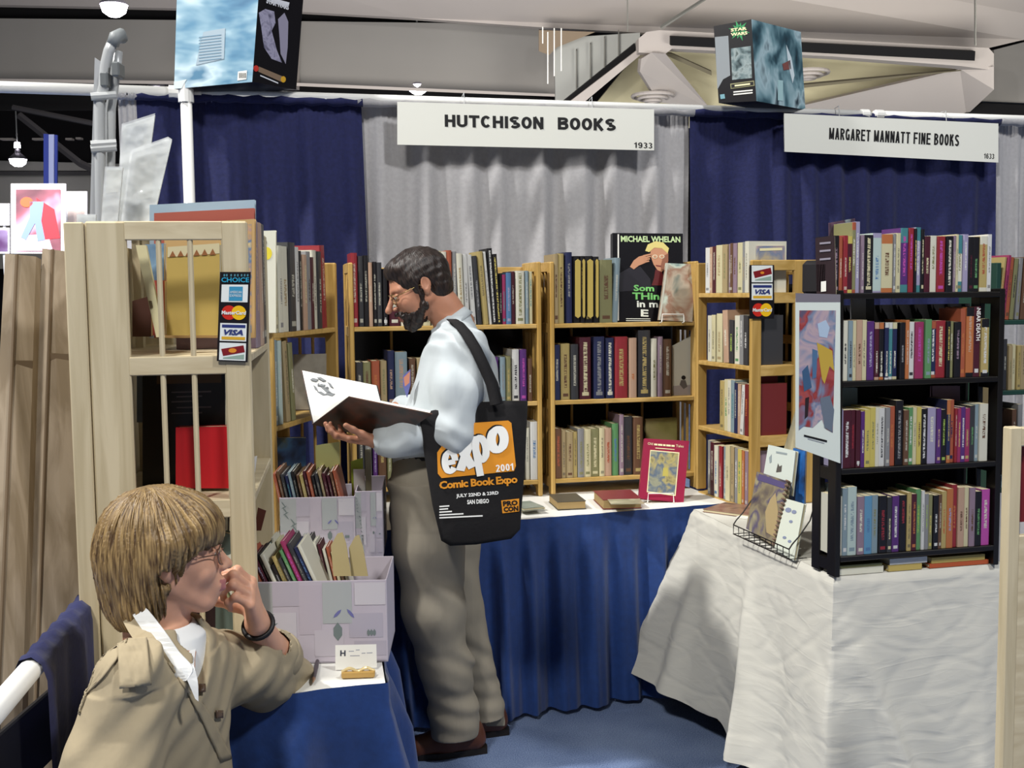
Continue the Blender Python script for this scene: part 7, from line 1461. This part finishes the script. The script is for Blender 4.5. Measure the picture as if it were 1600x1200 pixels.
# name badge on the chest
bp_ = Pl(J(632, 610, MY-.1), Vector((0.75, -0.66, 0)).normalized(), UP+Vector((0.1, 0, 0))); t_ = patch(bp_, [(630, 587), (641, 577), (641, 602), (636, 621), (630, 603)], mat('badge_blue', '#54588c', 0.4), man, 'badge', thick=.002)
patch(bp_, [(631, 590), (641, 580), (640, 598), (633, 604)], mat('badge_orange', '#a8705c', 0.4), t_, 'badge_print', off=.001)
# trousers
M_TR = mat('khaki_grey_trousers', '#8a8273', 0.85, var=0.05, scale=8, bump=0.5, stretch=(1.6, 1, .6), detail=4)
S = SDF((-0.60, 3.42, 0.02), (0.05, 4.08, 1.12), 0.004)
def q(x, y, Y): return V3(J(x, y, Y))
S.loft([(0.86, mx(672), MY, .125, .165), (0.95, mx(672), MY, .132, .172), (1.02, mx(673), MY, .129, .168), (1.055, mx(676), MY, .125, .162)], .03)
nl = [q(668, 760, MY-.085), q(672, 850, MY-.09), q(678, 950, MY-.085), q(697, 1040, MY-.06), q(708, 1110, MY-.03), q(710, 1142, MY-.03)]
fl_ = [q(690, 760, MY+.09), q(700, 850, MY+.10), q(716, 950, MY+.12), q(738, 1040, MY+.135), q(756, 1100, MY+.14), q(760, 1128, MY+.14)]
S.chain(nl, [.118, .112, .100, .085, .076, .078], .04); S.chain(fl_, [.105, .098, .086, .075, .067, .07], .015)
folds(S, (-.6, 3.4, .02), (.05, 4.1, .93), .012, 24, 12, (.85, .45, .4)); folds(S, (-.6, 3.4, .02), (.05, 4.1, .93), .005, 50, 15, (.6, .4, .7))
for P_ in (nl, fl_):   # stacked creases above the shoe
    zz = P_[-1][2]; S.disp(lambda X, Y, Z, zz=zz, P_=P_: .004*np.exp(-((Z-zz-.10)/.08)**2)*np.sin(Z*80+(X-P_[-1][0])*25), P_[-1]-V3((.15, .13, .02)), P_[-1]+V3((.15, .13, .3)))
for P_ in (nl, fl_): S.app(lambda X, Y, Z, P_=P_: (P_[-1][2]-.015-Z)+0*X+0*Y, P_[-1]-V3((.14, .12, .10)), P_[-1]+V3((.14, .12, .02)), .005, 'i')
tr = sgn_mesh(S, 'trousers', [M_TR], man)
b = B(); b.tube([Vector((mx(676)+.127*math.cos(a), MY+.164*math.sin(a), 1.045)) for a in [2*math.pi*k/36 for k in range(37)]], .011, mat('black_belt', '#15110f', 0.4), 6); b.obj('belt', man, smooth=True)
M_SHOE = mat('brown_leather_shoe', '#5a3322', 0.4, bump=0.05, scale=60)
for (hx, hy, tx, ty, Y, nm) in ((742, 1168, 652, 1168, MY+.03, 'near'), (778, 1150, 740, 1154, MY+.19, 'far')):
    hl, to = Vector(((hx-800)/F*Y, Y, 0)), Vector(((hx-800)/F*Y-.25, Y-.05, 0)); d = V3((to-hl).normalized()); H0 = V3(hl)
    S = SDF(np.minimum(H0, V3(to))-.09, np.maximum(H0, V3(to))+V3((.09, .09, .16)), .003); 
    S.chain([H0+V3((0, 0, .05))+d*.02, H0+d*.12+V3((0, 0, .045)), H0+d*.21+V3((0, 0, .036))], [.042, .043, .040], .02)
    S.ell(H0+d*.035+V3((0, 0, .085)), (.046, .042, .04), None, .02); S.ell(H0+d*.12+V3((0, 0, .075)), (.05, .038, .022), None, .03)
    S.app(lambda X, Y_, Z: (.014-Z)+0*X+0*Y_, H0-.35, H0+V3((.35, .35, .05)), .004, 'i')
    o = sgn_mesh(S, 'shoe', [M_SHOE], man)
    b = B(); n_ = Vector((-d[1], d[0], 0)); D = Vector(d); L_ = [(-.022, .026), (-.026, 0), (-.022, -.026), (.06, -.036), (.15, -.045), (.215, -.036), (.25, 0), (.215, .036), (.15, .045), (.06, .036)]
    b.prism([hl+D*a+n_*c_+UP*.022 for a, c_ in L_], Vector((0, 0, -.021)), mat('dark_sole', '#17110e', 0.6)); b.obj('sole', o)
# ---------------------------------------------------------------- the open book in his hands
bs0, bs1 = Vector(BS0), Vector(BS1)
ft, ft2 = J(470, 579, 3.74)-J(488, 662, 3.60), None
farv = J(470, 578, 3.72)-bs0; farv2 = J(583, 606, 3.70)-bs1*1.0; farv2 = farv
nearv = J(545, 619, 3.44)-bs0
book = thing('open_book', (bs0+bs1)/2, 'large open art book held by the standing person, white page and dark cover', 'book')
Lb = bs1-bs0
nf = Lb.cross(farv).normalized(); nn = Lb.cross(nearv).normalized()
if nf.z < 0: nf = -nf
if nn.z < 0: nn = -nn
M_COV = art('dark_painted_cover', ['#191513', '#2c2320', '#4a281c', '#38302a', '#1b1a1c'], 11, seed=41)
b = B(); b.prism([bs0, bs1, bs1+farv, bs0+farv], -nf*.004, M_COV); b.obj('far_cover', book)
b = B(); b.prism([bs0, bs1, bs1+nearv, bs0+nearv], -nn*.004, M_COV); b.obj('near_cover', book)
M_PGW = mat('bright_page', '#f0efea', 0.6)
def leafblock(v, nrm, bulge, nm, th):
    def fn(a, b_):
        return bs0+Lb*(0.02+0.96*a)+v*(0.01+0.965*b_)+nrm*(0.001+th*min(1, b_*8+.1)+bulge*math.sin(math.pi*min(1, b_*1.0))*(1-b_))
    b = B(); b.grid(fn, 8, 16, M_PGW); k = len(b.v)
    def fn2(a, b_): return bs0+Lb*(0.02+0.96*a)+v*(0.01+0.965*b_)+nrm*0.0008
    b.grid(fn2, 8, 16, M_PGW)
    for (j0, st_) in ((0, 1), (15*8, 1)): b.add([b.v[j0+i] for i in range(8)]+[b.v[k+j0+i] for i in range(8)], [(i, i+1, i+9, i+8) for i in range(7)], M_PAGEW)
    for i0 in (0, 7): b.add([b.v[i0+8*j] for j in range(16)]+[b.v[k+i0+8*j] for j in range(16)], [(j, j+1, j+17, j+16) for j in range(15)], M_PAGEW)
    return b.obj(nm, book, smooth=False)
leafblock(farv, nf, .012, 'far_pages', .006); leafblock(nearv, nn, .045, 'near_pages', .010)
pgp = Pl(bs0+nf*.0, Lb, farv); 
if pgp.n.dot(nf) < 0: pgp = Pl(bs0, Lb, farv); 
pt = mat('page_ink_grey', '#6f7274', 0.6)
def onpage(u, v, off=.012): return bs0+Lb*u+farv*v+nf*off
for (u0, v0, L_, an) in ((.29, .66, .16, -.5), (.25, .74, .10, .3), (.31, .71, .06, 1.2), (.16, .82, .12, .2), (.26, .86, .12, -.2), (.36, .78, .1, -.9), (.15, .66, .1, -1.1), (.22, .58, .12, -.2), (.33, .6, .14, .2), (.30, .70, .08, .5), (.2, .74, .06, 1.0)):
    pts = [(u0+L_*(x*math.cos(an)-y*math.sin(an)), v0+L_*1.3*(x*math.sin(an)+y*math.cos(an))) for x, y in ((-.5, 0), (-.1, .22), (.5, .05), (.1, -.2))]
    bb = B(); bb.prism([onpage(a_, b_, .0105) for a_, b_ in pts], nf*.004, pt); bb.obj('ink_drawing', book)
# ---------------------------------------------------------------- tote bag
TB = Pl(J(745, 850, MY-.29), Vector((0.985, 0.13, 0)), UP+Vector((0.0, 0.10, 0)))
M_BAG = mat('black_canvas', '#100e10', 0.9, var=0.1, scale=90, bump=0.1)
bag = thing('tote_bag', TB.hit(745, 850), 'black canvas expo tote bag hanging from the standing person\'s shoulder', 'bag')
out = [(655, 646), (700, 636), (737, 629), (790, 626), (826, 626), (822, 720), (816, 800), (814, 828), (800, 843), (745, 852), (704, 854), (690, 846), (676, 790), (664, 715)]
pc = [TB.hit(*p) for p in out]; cc_ = sum(pc, Vector())/len(pc)
b = B(); N = len(pc)
ringsb = [(1.0, 0.0), (0.985, .012), (0.93, .017), (0.5, .018)]
vs = []
for sgn_ in (1,): 
    for (s_, o_) in ringsb: vs += [cc_+(p-cc_)*s_+TB.n*(o_-.018) for p in pc]
vs.append(cc_+TB.n*(.0))
fs = [(i*N+k_, i*N+(k_+1) % N, (i+1)*N+(k_+1) % N, (i+1)*N+k_) for i in range(3) for k_ in range(N)]+[(3*N+k_, 3*N+(k_+1) % N, 4*N) for k_ in range(N)]
m0_ = len(vs)
for (s_, o_) in ((0.985, .012), (0.9, .022)): vs += [cc_+(p-cc_)*s_-TB.n*(o_+.018) for p in pc]
vs.append(cc_-TB.n*.042)
fs += [(k_, (k_+1) % N, m0_+(k_+1) % N, m0_+k_) for k_ in range(N)]+[(m0_+k_, m0_+(k_+1) % N, m0_+N+(k_+1) % N, m0_+N+k_) for k_ in range(N)]+[(m0_+N+k_, m0_+N+(k_+1) % N, m0_+2*N) for k_ in range(N)]
b.add(vs, fs, M_BAG); b.obj('bag_body', bag, smooth=True)
def D(pts, m_, nm, o=.0): return patch(TB, pts, m_, bag, nm, off=.002+o, thick=.0008)
M_OR = mat('orange_print', '#d58a1e', 0.7)
D([(683, 707), (695, 690), (735, 661), (794, 657), (799, 661), (806, 728), (803, 736), (690, 747), (684, 740)], M_OR, 'orange_panel')
mwp = mat('white_bag_print', '#e8e8e4', 0.7)
for (ch, x0, y0, x1, y1, h) in (('e', 691, 743, 717, 738, 38), ('x', 712, 737, 745, 729, 42), ('p', 742, 727, 768, 719, 44), ('o', 762, 712, 796, 704, 42)):
    for (dx, dy, m_, o_) in ((-2, -2, M_INK, .001), (0, 0, mwp, .002)): letters_on(TB, ch, (x0+dx, y0+dy), (x1+dx, y1+dy), h, m_, bag, 'expo_lettering', off=.0025+o_, w=.66, t=.27 if ch != 'e' else .25, shear=0.12)
letters_on(TB, '2001', (775, 737.5), (803, 734.5), 11, mwp, bag, 'expo_lettering', off=.0035, w=.5, t=.17, gap=.1)
text_on(TB, 'Comic Book Expo', (687, 768), (809, 758), 16, M_OR, bag, 'expo_lettering', off=.0025, bold=.035, space=.92)
text_on(TB, 'JULY 22ND & 23RD', (713, 779), (779, 774), 7, mwp, bag, 'expo_lettering', off=.0025, bold=.03); text_on(TB, 'SAN DIEGO', (730, 788), (764, 786), 7, mwp, bag, 'expo_lettering', off=.0025, bold=.03)
D([(783, 782), (811, 779), (811, 799), (785, 802)], M_OR, 'procon_square'); text_on(TB, 'PRO', (786, 791), (809, 789), 8, M_INK, bag, 'expo_lettering', off=.0035, bold=.05); text_on(TB, 'CON', (787, 800), (810, 798), 8, M_INK, bag, 'expo_lettering', off=.0035, bold=.05)
for k_, (x1) in enumerate((702, 700, 706, 724, 754)): D([(686.5, 790.5+k_*4.4), (x1, 790+k_*4.4-(x1-686)*.04), (x1, 792+k_*4.4-(x1-686)*.04), (686.5, 792.5+k_*4.4)], mwp, 'small_print_line')
def strap(pts, w, nm):
    vs = []; 
    for i, (p, wd_) in enumerate(pts):
        a = pts[max(0, i-1)][0]; c_ = pts[min(len(pts)-1, i+1)][0]; tdir = (c_-a).normalized(); o_ = (p-Vector((-.17, MY, p.z))); o_.z = 0; sidev = wd_.normalized()
        nn_ = tdir.cross(sidev).normalized()
        vs += [p-sidev*w/2+nn_*.0015, p+sidev*w/2+nn_*.0015, p+sidev*w/2-nn_*.0015, p-sidev*w/2-nn_*.0015]
    fs = [(i*4+j, i*4+(j+1) % 4, (i+1)*4+(j+1) % 4, (i+1)*4+j) for i in range(len(pts)-1) for j in range(4)]
    b = B(); b.add(vs, fs, M_BAG); return b.obj(nm, bag, smooth=True)
sv = Vector((1, 0, .2))
strap([(J(774, 632, MY-.285), sv), (J(767, 600, MY-.27), sv), (J(755, 572, MY-.265), sv), (J(742, 545, MY-.255), sv), (J(728, 522, MY-.225), sv), (J(714, 505, MY-.165), Vector((1, -.2, .0))), (J(705, 499, MY-.10), Vector((1, -.3, 0))), (J(712, 501, MY-.05), Vector((.8, -.5, 0)))], .032, 'front_strap')
strap([(J(779, 632, MY-.255), sv), (J(771, 600, MY-.262), sv), (J(758, 572, MY-.258), sv), (J(745, 545, MY-.248), sv), (J(731, 522, MY-.218), sv), (J(717, 505, MY-.158), Vector((1, -.2, .0))), (J(708, 500, MY-.09), Vector((1, -.3, 0)))], .03, 'back_strap')
# ================================================================== the seated woman in front
WY = 2.05
sk2, lp2 = skinmat('fair_skin', '#dba486', '#b87470')
wom = thing('person', (-0.66, WY, 0), 'seated person with blond bob hair and khaki jacket resting chin on hand', 'person')
HW = Head(J(261, 868, WY), (0.92, 0.36, 0.03), (-0.10, -0.03, 1.0), 0.97)
S = SDF((-1.0, 1.70, 0.66), (-0.28, 2.50, 1.28), 0.0027)
head_sdf(S, HW, 0.95, 0.98, True)
nb2 = V3(J(246, 990, WY+.0)); S.chain([HW.w(-.02, 0, -.03), HW.w(-.028, 0, -.09), nb2], [.055, .050, .058], .02)
S.loft([(.67, -.66, WY, .09, .12), (.85, -.655, WY, .09, .15), (.93, -.645, WY, .065, .13), (.965, nb2[0], WY, .05, .06)], .03)
wEl, wWr = V3(J(452, 1062, 2.40)), V3(J(402, 974, 2.20)); wSh = V3(J(372, 1040, 2.23))
S.chain([wSh, wEl+V3((-.02, 0, .0)), wEl, (wEl+wWr)/2, wWr], [.045, .036, .034, .034, .025], .02)
kn = V3(J(386, 905, 2.145)); hd = kn-wWr
wt = hand_sdf(S, wWr, hd, V3((-1, -0.12, 0.0)), V3((0.0, 1.0, -.25)), .97, ((.55, 1.3, .9), (.62, 1.35, .95), (.7, 1.4, 1.0), (.8, 1.4, 1.0)), (.25, .2, .2), tdir=V3((-0.9, 0.05, 0.22)), spread=0.02)
sgn_mesh(S, 'body', [sk2, lp2], wom, lipfn(HW))
eyes(HW, wom, mat('grey_iris', '#3a4448', 0.15))
gl_frame(HW, wom, mat('thin_bronze_frame', '#8a6a5a', 0.25, metal=0.6), MATS['spectacle_glass'], zc=-0.004, rz=.019, rx=.022)
# bob hair
MHB = hairmat('dark_blond_hair', '#4a3520', '#a68a5c', (9, 1.2, 1), True)
c = HW.c; S = SDF(c-0.18, c+0.16, 0.0026)
hw = lambda p, r, k=.015, op='u', M=None: S.ell(HW.w(*p), np.array(r), HW.M if M is None else HW.M @ M, k, op)
hw((-0.014, 0, 0.034), (0.111, 0.094, 0.101)); hw((-0.052, 0, -0.025), (0.074, 0.087, 0.092), .04); hw((0.050, 0, 0.050), (0.052, 0.074, 0.050), .03)
hw((-0.058, 0, -0.085), (0.055, 0.072, 0.058), .03)
for y in (-1, 1): S.cap(HW.w(0.0, 0.082*y, 0.035), HW.w(-0.018, 0.083*y, -0.002), .026, .016, .025); S.cap(HW.w(0.045, 0.068*y, 0.05), HW.w(0.03, 0.072*y, 0.012), .02, .010, .02)
hw((0.100, 0, -0.048), (0.072, 0.080, 0.071), .012, 's'); hw((0.045, 0, -0.075), (0.060, 0.115, 0.066), .012, 's')
hw((0.062, 0, -0.012), (0.045, 0.115, 0.034), .012, 's')
for y in (-1, 1): hw((0.000, 0.098*y, -0.028), (0.028, 0.030, 0.020), .008, 's')
hw((-0.02, 0, -0.17), (0.14, 0.13, 0.045), .01, 's')
HWM, HWc = HW.M, HW.c
def strands(X, Y, Z):
    dx, dy, dz = X-HWc[0], Y-HWc[1], Z-HWc[2]
    l = [dx*HWM[0, i]+dy*HWM[1, i]+dz*HWM[2, i] for i in range(3)]
    ang = np.arctan2(l[1], l[0]+0.02); r_ = np.sqrt(l[1]**2+(l[0]+.02)**2)
    v = np.sin(ang*46+6*l[2]/.1+2*np.sin(ang*7))+.7*np.sin(ang*83+3*np.sin(9*ang)+4*l[2]/.1)+.5*np.sin(ang*23)
    return .0021*v*np.clip(r_/.05, 0, 1)
S.disp(strands, c-.18, c+.16)
hair2 = sgn_mesh(S, 'hair', [MHB], wom)
# loose locks over the shell
rl = random.Random(5); bl = B()
def shell(th, ph):   # direction on head: th from crown, ph around (0 = forward)
    return HW.w(-0.016+0.113*math.sin(th)*math.cos(ph), 0.096*math.sin(th)*math.sin(ph), 0.034+0.103*math.cos(th))
for k_ in range(260):
    ph = rl.uniform(-math.pi, math.pi); e_ = 1.75 if abs(ph) > 1.9 else (1.15 if abs(ph) < .55 else 1.45); t0 = rl.uniform(.15, .9); t1 = e_+rl.uniform(-.15, .12)
    pts = []; dph = rl.uniform(-.12, .12)
    for i in range(9):
        th = t0+(t1-t0)*i/8; p = shell(th, ph+dph*i/8); 
        if th > 1.45: p = shell(1.45, ph+dph*i/8)+HW.M @ np.array([0, 0, -(th-1.45)*.13]); 
        pts.append(Vector(p)+Vector((0, 0, 0)))
    bl.tube(pts, [0.0008]+[0.0019]*7+[0.0005], MHB, 5)
    if abs(ph) > 1.9 and k_ % 2 == 0:
        q0_ = pts[-1]; bl.tube([q0_+Vector((0, 0, .03)), q0_, q0_+Vector((0.004*rl.uniform(-1, 1), 0.004*rl.uniform(-1, 1), -.035)), q0_+Vector(HW.M @ np.array([.016, 0, -.075]))], [.001, .002, .002, .0006], MHB, 5)
o = bl.obj('hair_locks', hair2, smooth=True, fix=False); o['kind'] = 'stuff'
def flow(o, H):
    me = o.data; n = len(me.vertices); co = np.empty(n*3, np.float32); me.vertices.foreach_get('co', co); P = co.reshape(-1, 3)+np.array(wl(o)); L = H.loc(P)
    th = np.arctan2(np.hypot(L[:, 0]+.03, L[:, 1]), L[:, 2]-.02); ph = np.arctan2(L[:, 1], L[:, 0]+.03); r_ = np.linalg.norm(L, axis=1)
    v = np.stack([ph*1.6, np.where(L[:, 2] > .02, th*.9, .9*1.57-(L[:, 2]-.02)*9), r_*0], 1).astype(np.float32)
    a = me.attributes.new('flow', 'FLOAT_VECTOR', 'POINT'); a.data.foreach_set('vector', v.ravel())
flow(o, HW); flow(hair2, HW); flow(hairm, HM)
for o_ in man.children:
    if o_.name.startswith('beard'): flow(o_, HM)
# jacket
M_JK = mat('khaki_jacket', '#9f9176', 0.85, var=0.04, scale=10, bump=0.5, stretch=(1.4, 1, .8), detail=4)
S = SDF((-1.02, 1.62, 0.42), (-0.26, 2.56, 1.0), 0.0036)
nS = V3(J(206, 1062, 1.865)); nE = V3((-.70, 1.80, .62)); nW = V3((-.46, 1.84, .585))
S.loft([(.44, -.665, WY, .145, .18), (.6, -.68, WY, .14, .185), (.72, -.685, WY, .138, .185), (.83, -.672, WY, .128, .19), (.89, -.66, WY, .108, .18), (.93, -.650, WY, .085, .135), (.955, -.648, WY, .066, .09), (.975, -.648, WY, .060, .07)], .03)
S.chain([nS, (nS+nE)/2+V3((-.01, -.005, 0)), nE, nW], [.066, .070, .064, .048], .04)
S.chain([wSh+V3((-.02, -.02, -.01)), wSh, (wSh+wEl)/2+V3((0, 0, -.012)), wEl+V3((.0, 0, -.002))], [.065, .064, .06, .050], .035)
S.cap(wEl+V3((0, 0, .004)), wEl*.52+wWr*.48, .050, .047, .02)
S.ell(wEl*.8+wWr*.2+V3((-.02, -.03, -.03)), (.05, .04, .035), None, .03)
S.ell(nS*.5+nb2*.5+V3((0, 0, -.035)), (.075, .085, .05), None, .04); S.ell(wSh*.5+nb2*.5+V3((0, 0, -.04)), (.07, .085, .05), None, .04)
folds(S, (-1, 1.6, .42), (-.26, 2.56, .88), .014, 32, 22, (.9, .2, -.35)); folds(S, (-1, 1.6, .42), (-.26, 2.56, .95), .007, 70, 25, (.7, .3, -.6))
for cc2, am, dv in ((wEl, .007, (0.3, .2, 1.0)), (nE, .006, (1, .2, .5))):
    S.disp(lambda X, Y, Z, cc2=cc2, am=am, dv=dv: am*np.exp(-((X-cc2[0])**2+(Y-cc2[1])**2+(Z-cc2[2])**2)/.009)*np.sin(120*(dv[0]*(X-cc2[0])+dv[1]*(Y-cc2[1])+dv[2]*(Z-cc2[2]))), cc2-.22, cc2+.22)
# neck opening and open front showing the white shirt
S.cap(nb2+V3((.01, 0, -.03)), HW.w(-.015, 0, -.06), .062, .06, .006, 's')
S.cap(nb2+V3((.055, -.02, -.005)), V3(J(312, 1085, 1.93)), .042, .014, .01, 's')
ax_ = wEl*.45+wWr*.55; S.cap(wEl*.56+wWr*.44, ax_, .036, .040, .004, 's')
jk = sgn_mesh(S, 'jacket', [M_JK], wom)
cdv = Vector(wWr-wEl).normalized(); q1_ = Vector(wEl*.52+wWr*.48)
b = B(); b.tube([q1_-cdv*.035, q1_-cdv*.03, q1_-cdv*.005, q1_+cdv*.008, q1_+cdv*.010, q1_+cdv*.0], [.049, .055, .056, .053, .047, .042], M_JK, 22); b.obj('rolled_cuff', jk, smooth=True)
# shoulder yoke flap, epaulette, collar, shirt
def skinpatch(name, Sf, P2, parent, m, off, n=(24, 24), k0=None):
    """a cloth piece laid on the garment surface: P2(a,b) gives px and start depth; marched to the surface"""
    b = B(); f = Sf
    def surf(p):
        i = [(p[j]-f.lo[j])/f.h for j in range(3)]
        if any(i[j] < 0 or i[j] >= f.n[j]-1 for j in range(3)): return 1.0
        a = [int(v) for v in i]; w_ = [i[j]-a[j] for j in range(3)]; r_ = 0
        for dx in (0, 1):
            for dy in (0, 1):
                for dz in (0, 1): r_ += f.f[a[0]+dx, a[1]+dy, a[2]+dz]*(w_[0] if dx else 1-w_[0])*(w_[1] if dy else 1-w_[1])*(w_[2] if dz else 1-w_[2])
        return r_
    last = [WY-.2]
    def fn(a, b_):
        x, y = P2(a, b_); d = ray(x, y); t_ = 1.6; hitp = None
        while t_ < 2.5:
            p = O+d*(t_/d.y)
            if surf(p) < 0.0: hitp = t_; break
            t_ += .003
        if hitp is None:
            for k9 in range(1, 30):
                d2 = ray(x+3*k9, y+k9); t_ = 1.6
                while t_ < 2.5:
                    if surf(O+d2*(t_/d2.y)) < 0: hitp = t_; break
                    t_ += .004
                if hitp: d = d2; break
        if hitp is None: hitp = last[0]
        last[0] = hitp; return O+d*((hitp-off)/d.y)
    nu, nv = n; b.grid(fn, nu, nv, m); k_ = len(b.v)
    o = b.obj(name, parent, smooth=True, fix=False); mo = o.modifiers.new('thickness', 'SOLIDIFY'); mo.thickness = .003; mo.offset = 0; return o
def quad(a, b_, TL, TR, BR, BL): 
    return tuple((TL[i]*(1-a)+TR[i]*a)*(1-b_)+(BL[i]*(1-a)+BR[i]*a)*b_ for i in (0, 1))
def poly2(pts):   # pts: rows of (left,right) from top to bottom
    def fn(a, b_):
        k_ = b_*(len(pts)-1); i = min(int(k_), len(pts)-2); f_ = k_-i
        L_ = [pts[i][0][j]*(1-f_)+pts[i+1][0][j]*f_ for j in (0, 1)]; R_ = [pts[i][1][j]*(1-f_)+pts[i+1][1][j]*f_ for j in (0, 1)]
        return (L_[0]*(1-a)+R_[0]*a, L_[1]*(1-a)+R_[1]*a)
    return fn
skinpatch('yoke_flap', S, poly2([((186, 962), (200, 960)), ((160, 990), (196, 985)), ((134, 1024), (186, 1026)), ((112, 1070), (160, 1060)), ((100, 1108), (118, 1100))]), jk, M_JK, .007)
skinpatch('epaulette', S, lambda a, b_: quad(a, b_, (183, 986), (228, 984), (236, 1070), (187, 1076)), jk, M_JK, .011, (14, 18))
skinpatch('epaulette_button', S, lambda a, b_: (207+4*(a-.5)*2, 989+3*(b_-.5)*2), jk, mat('brown_button', '#5a4636', 0.4), .016, (4, 4))
skinpatch('front_placket', S, poly2([((262, 1035), (276, 1042)), ((292, 1080), (306, 1082)), ((318, 1130), (334, 1126)), ((345, 1190), (362, 1185))]), jk, M_JK, .006, (6, 24))
for (x, y) in ((343, 1116), (316, 1075)): skinpatch('jacket_button', S, lambda a, b_, x=x, y=y: (x+5*(a-.5)*2, y+6*(b_-.5)*2), jk, mat('brown_button', '#5a4636', 0.4), .012, (4, 4))
# white shirt underneath with its collar points
S2 = SDF((-.80, 1.86, .60), (-.48, 2.25, 1.02), .0035)
S2.loft([(.61, -.665, WY, .105, .13), (.75, -.665, WY, .105, .13), (.86, -.655, WY, .095, .13), (.92, -.645, WY, .072, .10), (.95, -.640, WY, .060, .07), (.972, nb2[0]+.006, WY, .060, .062)], .03)
S2.cap(nb2+V3((.004, 0, -.02)), HW.w(-.02, 0, -.06), .056, .055, .006, 's')
M_WS = mat('white_shirt_cotton', '#d9dad9', 0.75, bump=0.04, scale=50)
ws = sgn_mesh(S2, 'shirt', [M_WS], wom)
def ribbon(name, L_, R_, m, parent, th=.004):
    def cr(Q):
        out = []
        for i in range(len(Q)-1):
            p0, p1, p2, p3 = [Vector(Q[max(0, min(len(Q)-1, j))]) for j in (i-1, i, i+1, i+2)]
            for t_ in (0, .25, .5, .75): out.append(0.5*((2*p1)+(p2-p0)*t_+(2*p0-5*p1+4*p2-p3)*t_*t_+(-p0+3*p1-3*p2+p3)*t_**3)+Vector((0, -.012, 0)))
        out.append(Vector(Q[-1])+Vector((0, -.012, 0))); return out
    L_, R_ = cr(L_), cr(R_); vs = []
    for a, c_ in zip(L_, R_):
        a, c_ = Vector(a), Vector(c_); n_ = Vector((0.2, -1, .2)).normalized(); vs += [a, c_, c_-n_*th, a-n_*th]
    K_ = len(L_); fs = [(i*4+j, i*4+(j+1) % 4, (i+1)*4+(j+1) % 4, (i+1)*4+j) for i in range(K_-1) for j in range(4)]+[(0, 1, 2, 3), ((K_-1)*4+3, (K_-1)*4+2, (K_-1)*4+1, (K_-1)*4)]
    b = B(); b.add(vs, fs, m); o = b.obj(name, parent, smooth=False); return o
ribbon('shirt_collar', [J(203, 940, 2.00), J(212, 960, 1.965), J(232, 990, 1.945), J(252, 1020, 1.925), J(268, 1047, 1.91), J(288, 1062, 1.905)], [J(216, 932, 1.995), J(236, 952, 1.965), J(262, 985, 1.935), J(283, 1015, 1.92), J(304, 1040, 1.905), J(294, 1060, 1.90)], M_WS, ws)
ribbon('shirt_collar', [J(290, 975, 2.10), J(282, 1000, 2.03), J(285, 1020, 1.98), J(300, 1035, 1.95)], [J(314, 968, 2.12), J(312, 990, 2.06), J(308, 1015, 2.01), J(306, 1038, 1.95)], M_WS, ws)
ribbon('shirt_front', [J(285, 1040, 1.905), J(296, 1060, 1.90), J(308, 1088, 1.895)], [J(306, 1036, 1.91), J(312, 1062, 1.90), J(313, 1092, 1.895)], M_WS, ws)
ribbon('jacket_collar', [J(186, 948, 2.00), J(205, 985, 1.95), J(228, 1016, 1.925), J(250, 1042, 1.91), J(268, 1052, 1.90)], [J(203, 938, 2.01), J(222, 962, 1.97), J(250, 1000, 1.93), J(272, 1034, 1.91), J(276, 1036, 1.905)], M_JK, jk)
# bracelet / watch strap
b = B(); wv = Vector(wWr-wEl).normalized(); cw_ = Vector(wWr)-wv*.008; a1_ = wv.orthogonal().normalized(); a2_ = wv.cross(a1_)
b.tube([cw_+(a1_*math.cos(t_)+a2_*math.sin(t_))*.0295 for t_ in [2*math.pi*k_/28 for k_ in range(29)]], .0052, mat('black_wrist_band', '#120f10', 0.5), 8); b.obj('wrist_band', wom, smooth=True)
# lap and chair
M_DP = mat('dark_blue_trousers', '#23283a', 0.85)
S = SDF((-.95, 1.75, .3), (-.1, 2.3, .62), .006); S.chain([V3((-.72, 1.96, .49)), V3((-.28, 1.94, .52)), V3((-.24, 1.94, .2))], [.085, .065, .05], .03); S.chain([V3((-.72, 2.13, .49)), V3((-.28, 2.15, .52)), V3((-.24, 2.15, .2))], [.085, .065, .05], .03); S.ell((-.72, 2.05, .47), (.15, .18, .09), None, .04)
sgn_mesh(S, 'trousers', [M_DP], wom)
for y in (1.94, 2.15):
    S = SDF((-.40, y-.1, 0), (.05, y+.1, .36), .005); S.chain([V3((-.24, y, .34)), V3((-.245, y, .08))], [.055, .04], .02); sgn_mesh(S, 'trouser_leg', [M_DP], wom)
    S = SDF((-.38, y-.08, -.02), (.06, y+.08, .14), .004); S.chain([V3((-.26, y, .045)), V3((-.1, y, .04)), V3((-.03, y, .035))], [.042, .042, .035], .02); S.app(lambda X, Y, Z: (.004-Z)+0*X+0*Y, (-.4, y-.1, -.02), (.1, y+.1, .05), .004, 'i'); sgn_mesh(S, 'shoe', [M_SHOE], wom)
ch = thing('folding_chair', (-.70, 2.05, 0), 'dark metal folding chair under the seated person', 'chair')
M_CH = mat('dark_chair_metal', '#2a2a2e', 0.4, metal=.5)
b = B(); b.box(Vector((-.90, 1.85, .375)), X3, Y3, UP, (0, .42), (0, .4), (0, .025), M_CH, .006); b.obj('seat', ch)
for y in (1.87, 2.23):
    b = B(); b.tube([(-.50, y, 0.01), (-.86, y, .4), (-.92, y, .80)], .011, M_CH, 8); b.obj('leg', ch); b = B(); b.tube([(-.90, y, 0.01), (-.56, y, .375)], .011, M_CH, 8); b.obj('leg', ch)
b = B(); b.box(Vector((-.935, 1.87, .66)), X3, Y3, UP, (0, .012), (0, .36), (0, .14), M_CH, .003); b.obj('backrest', ch)
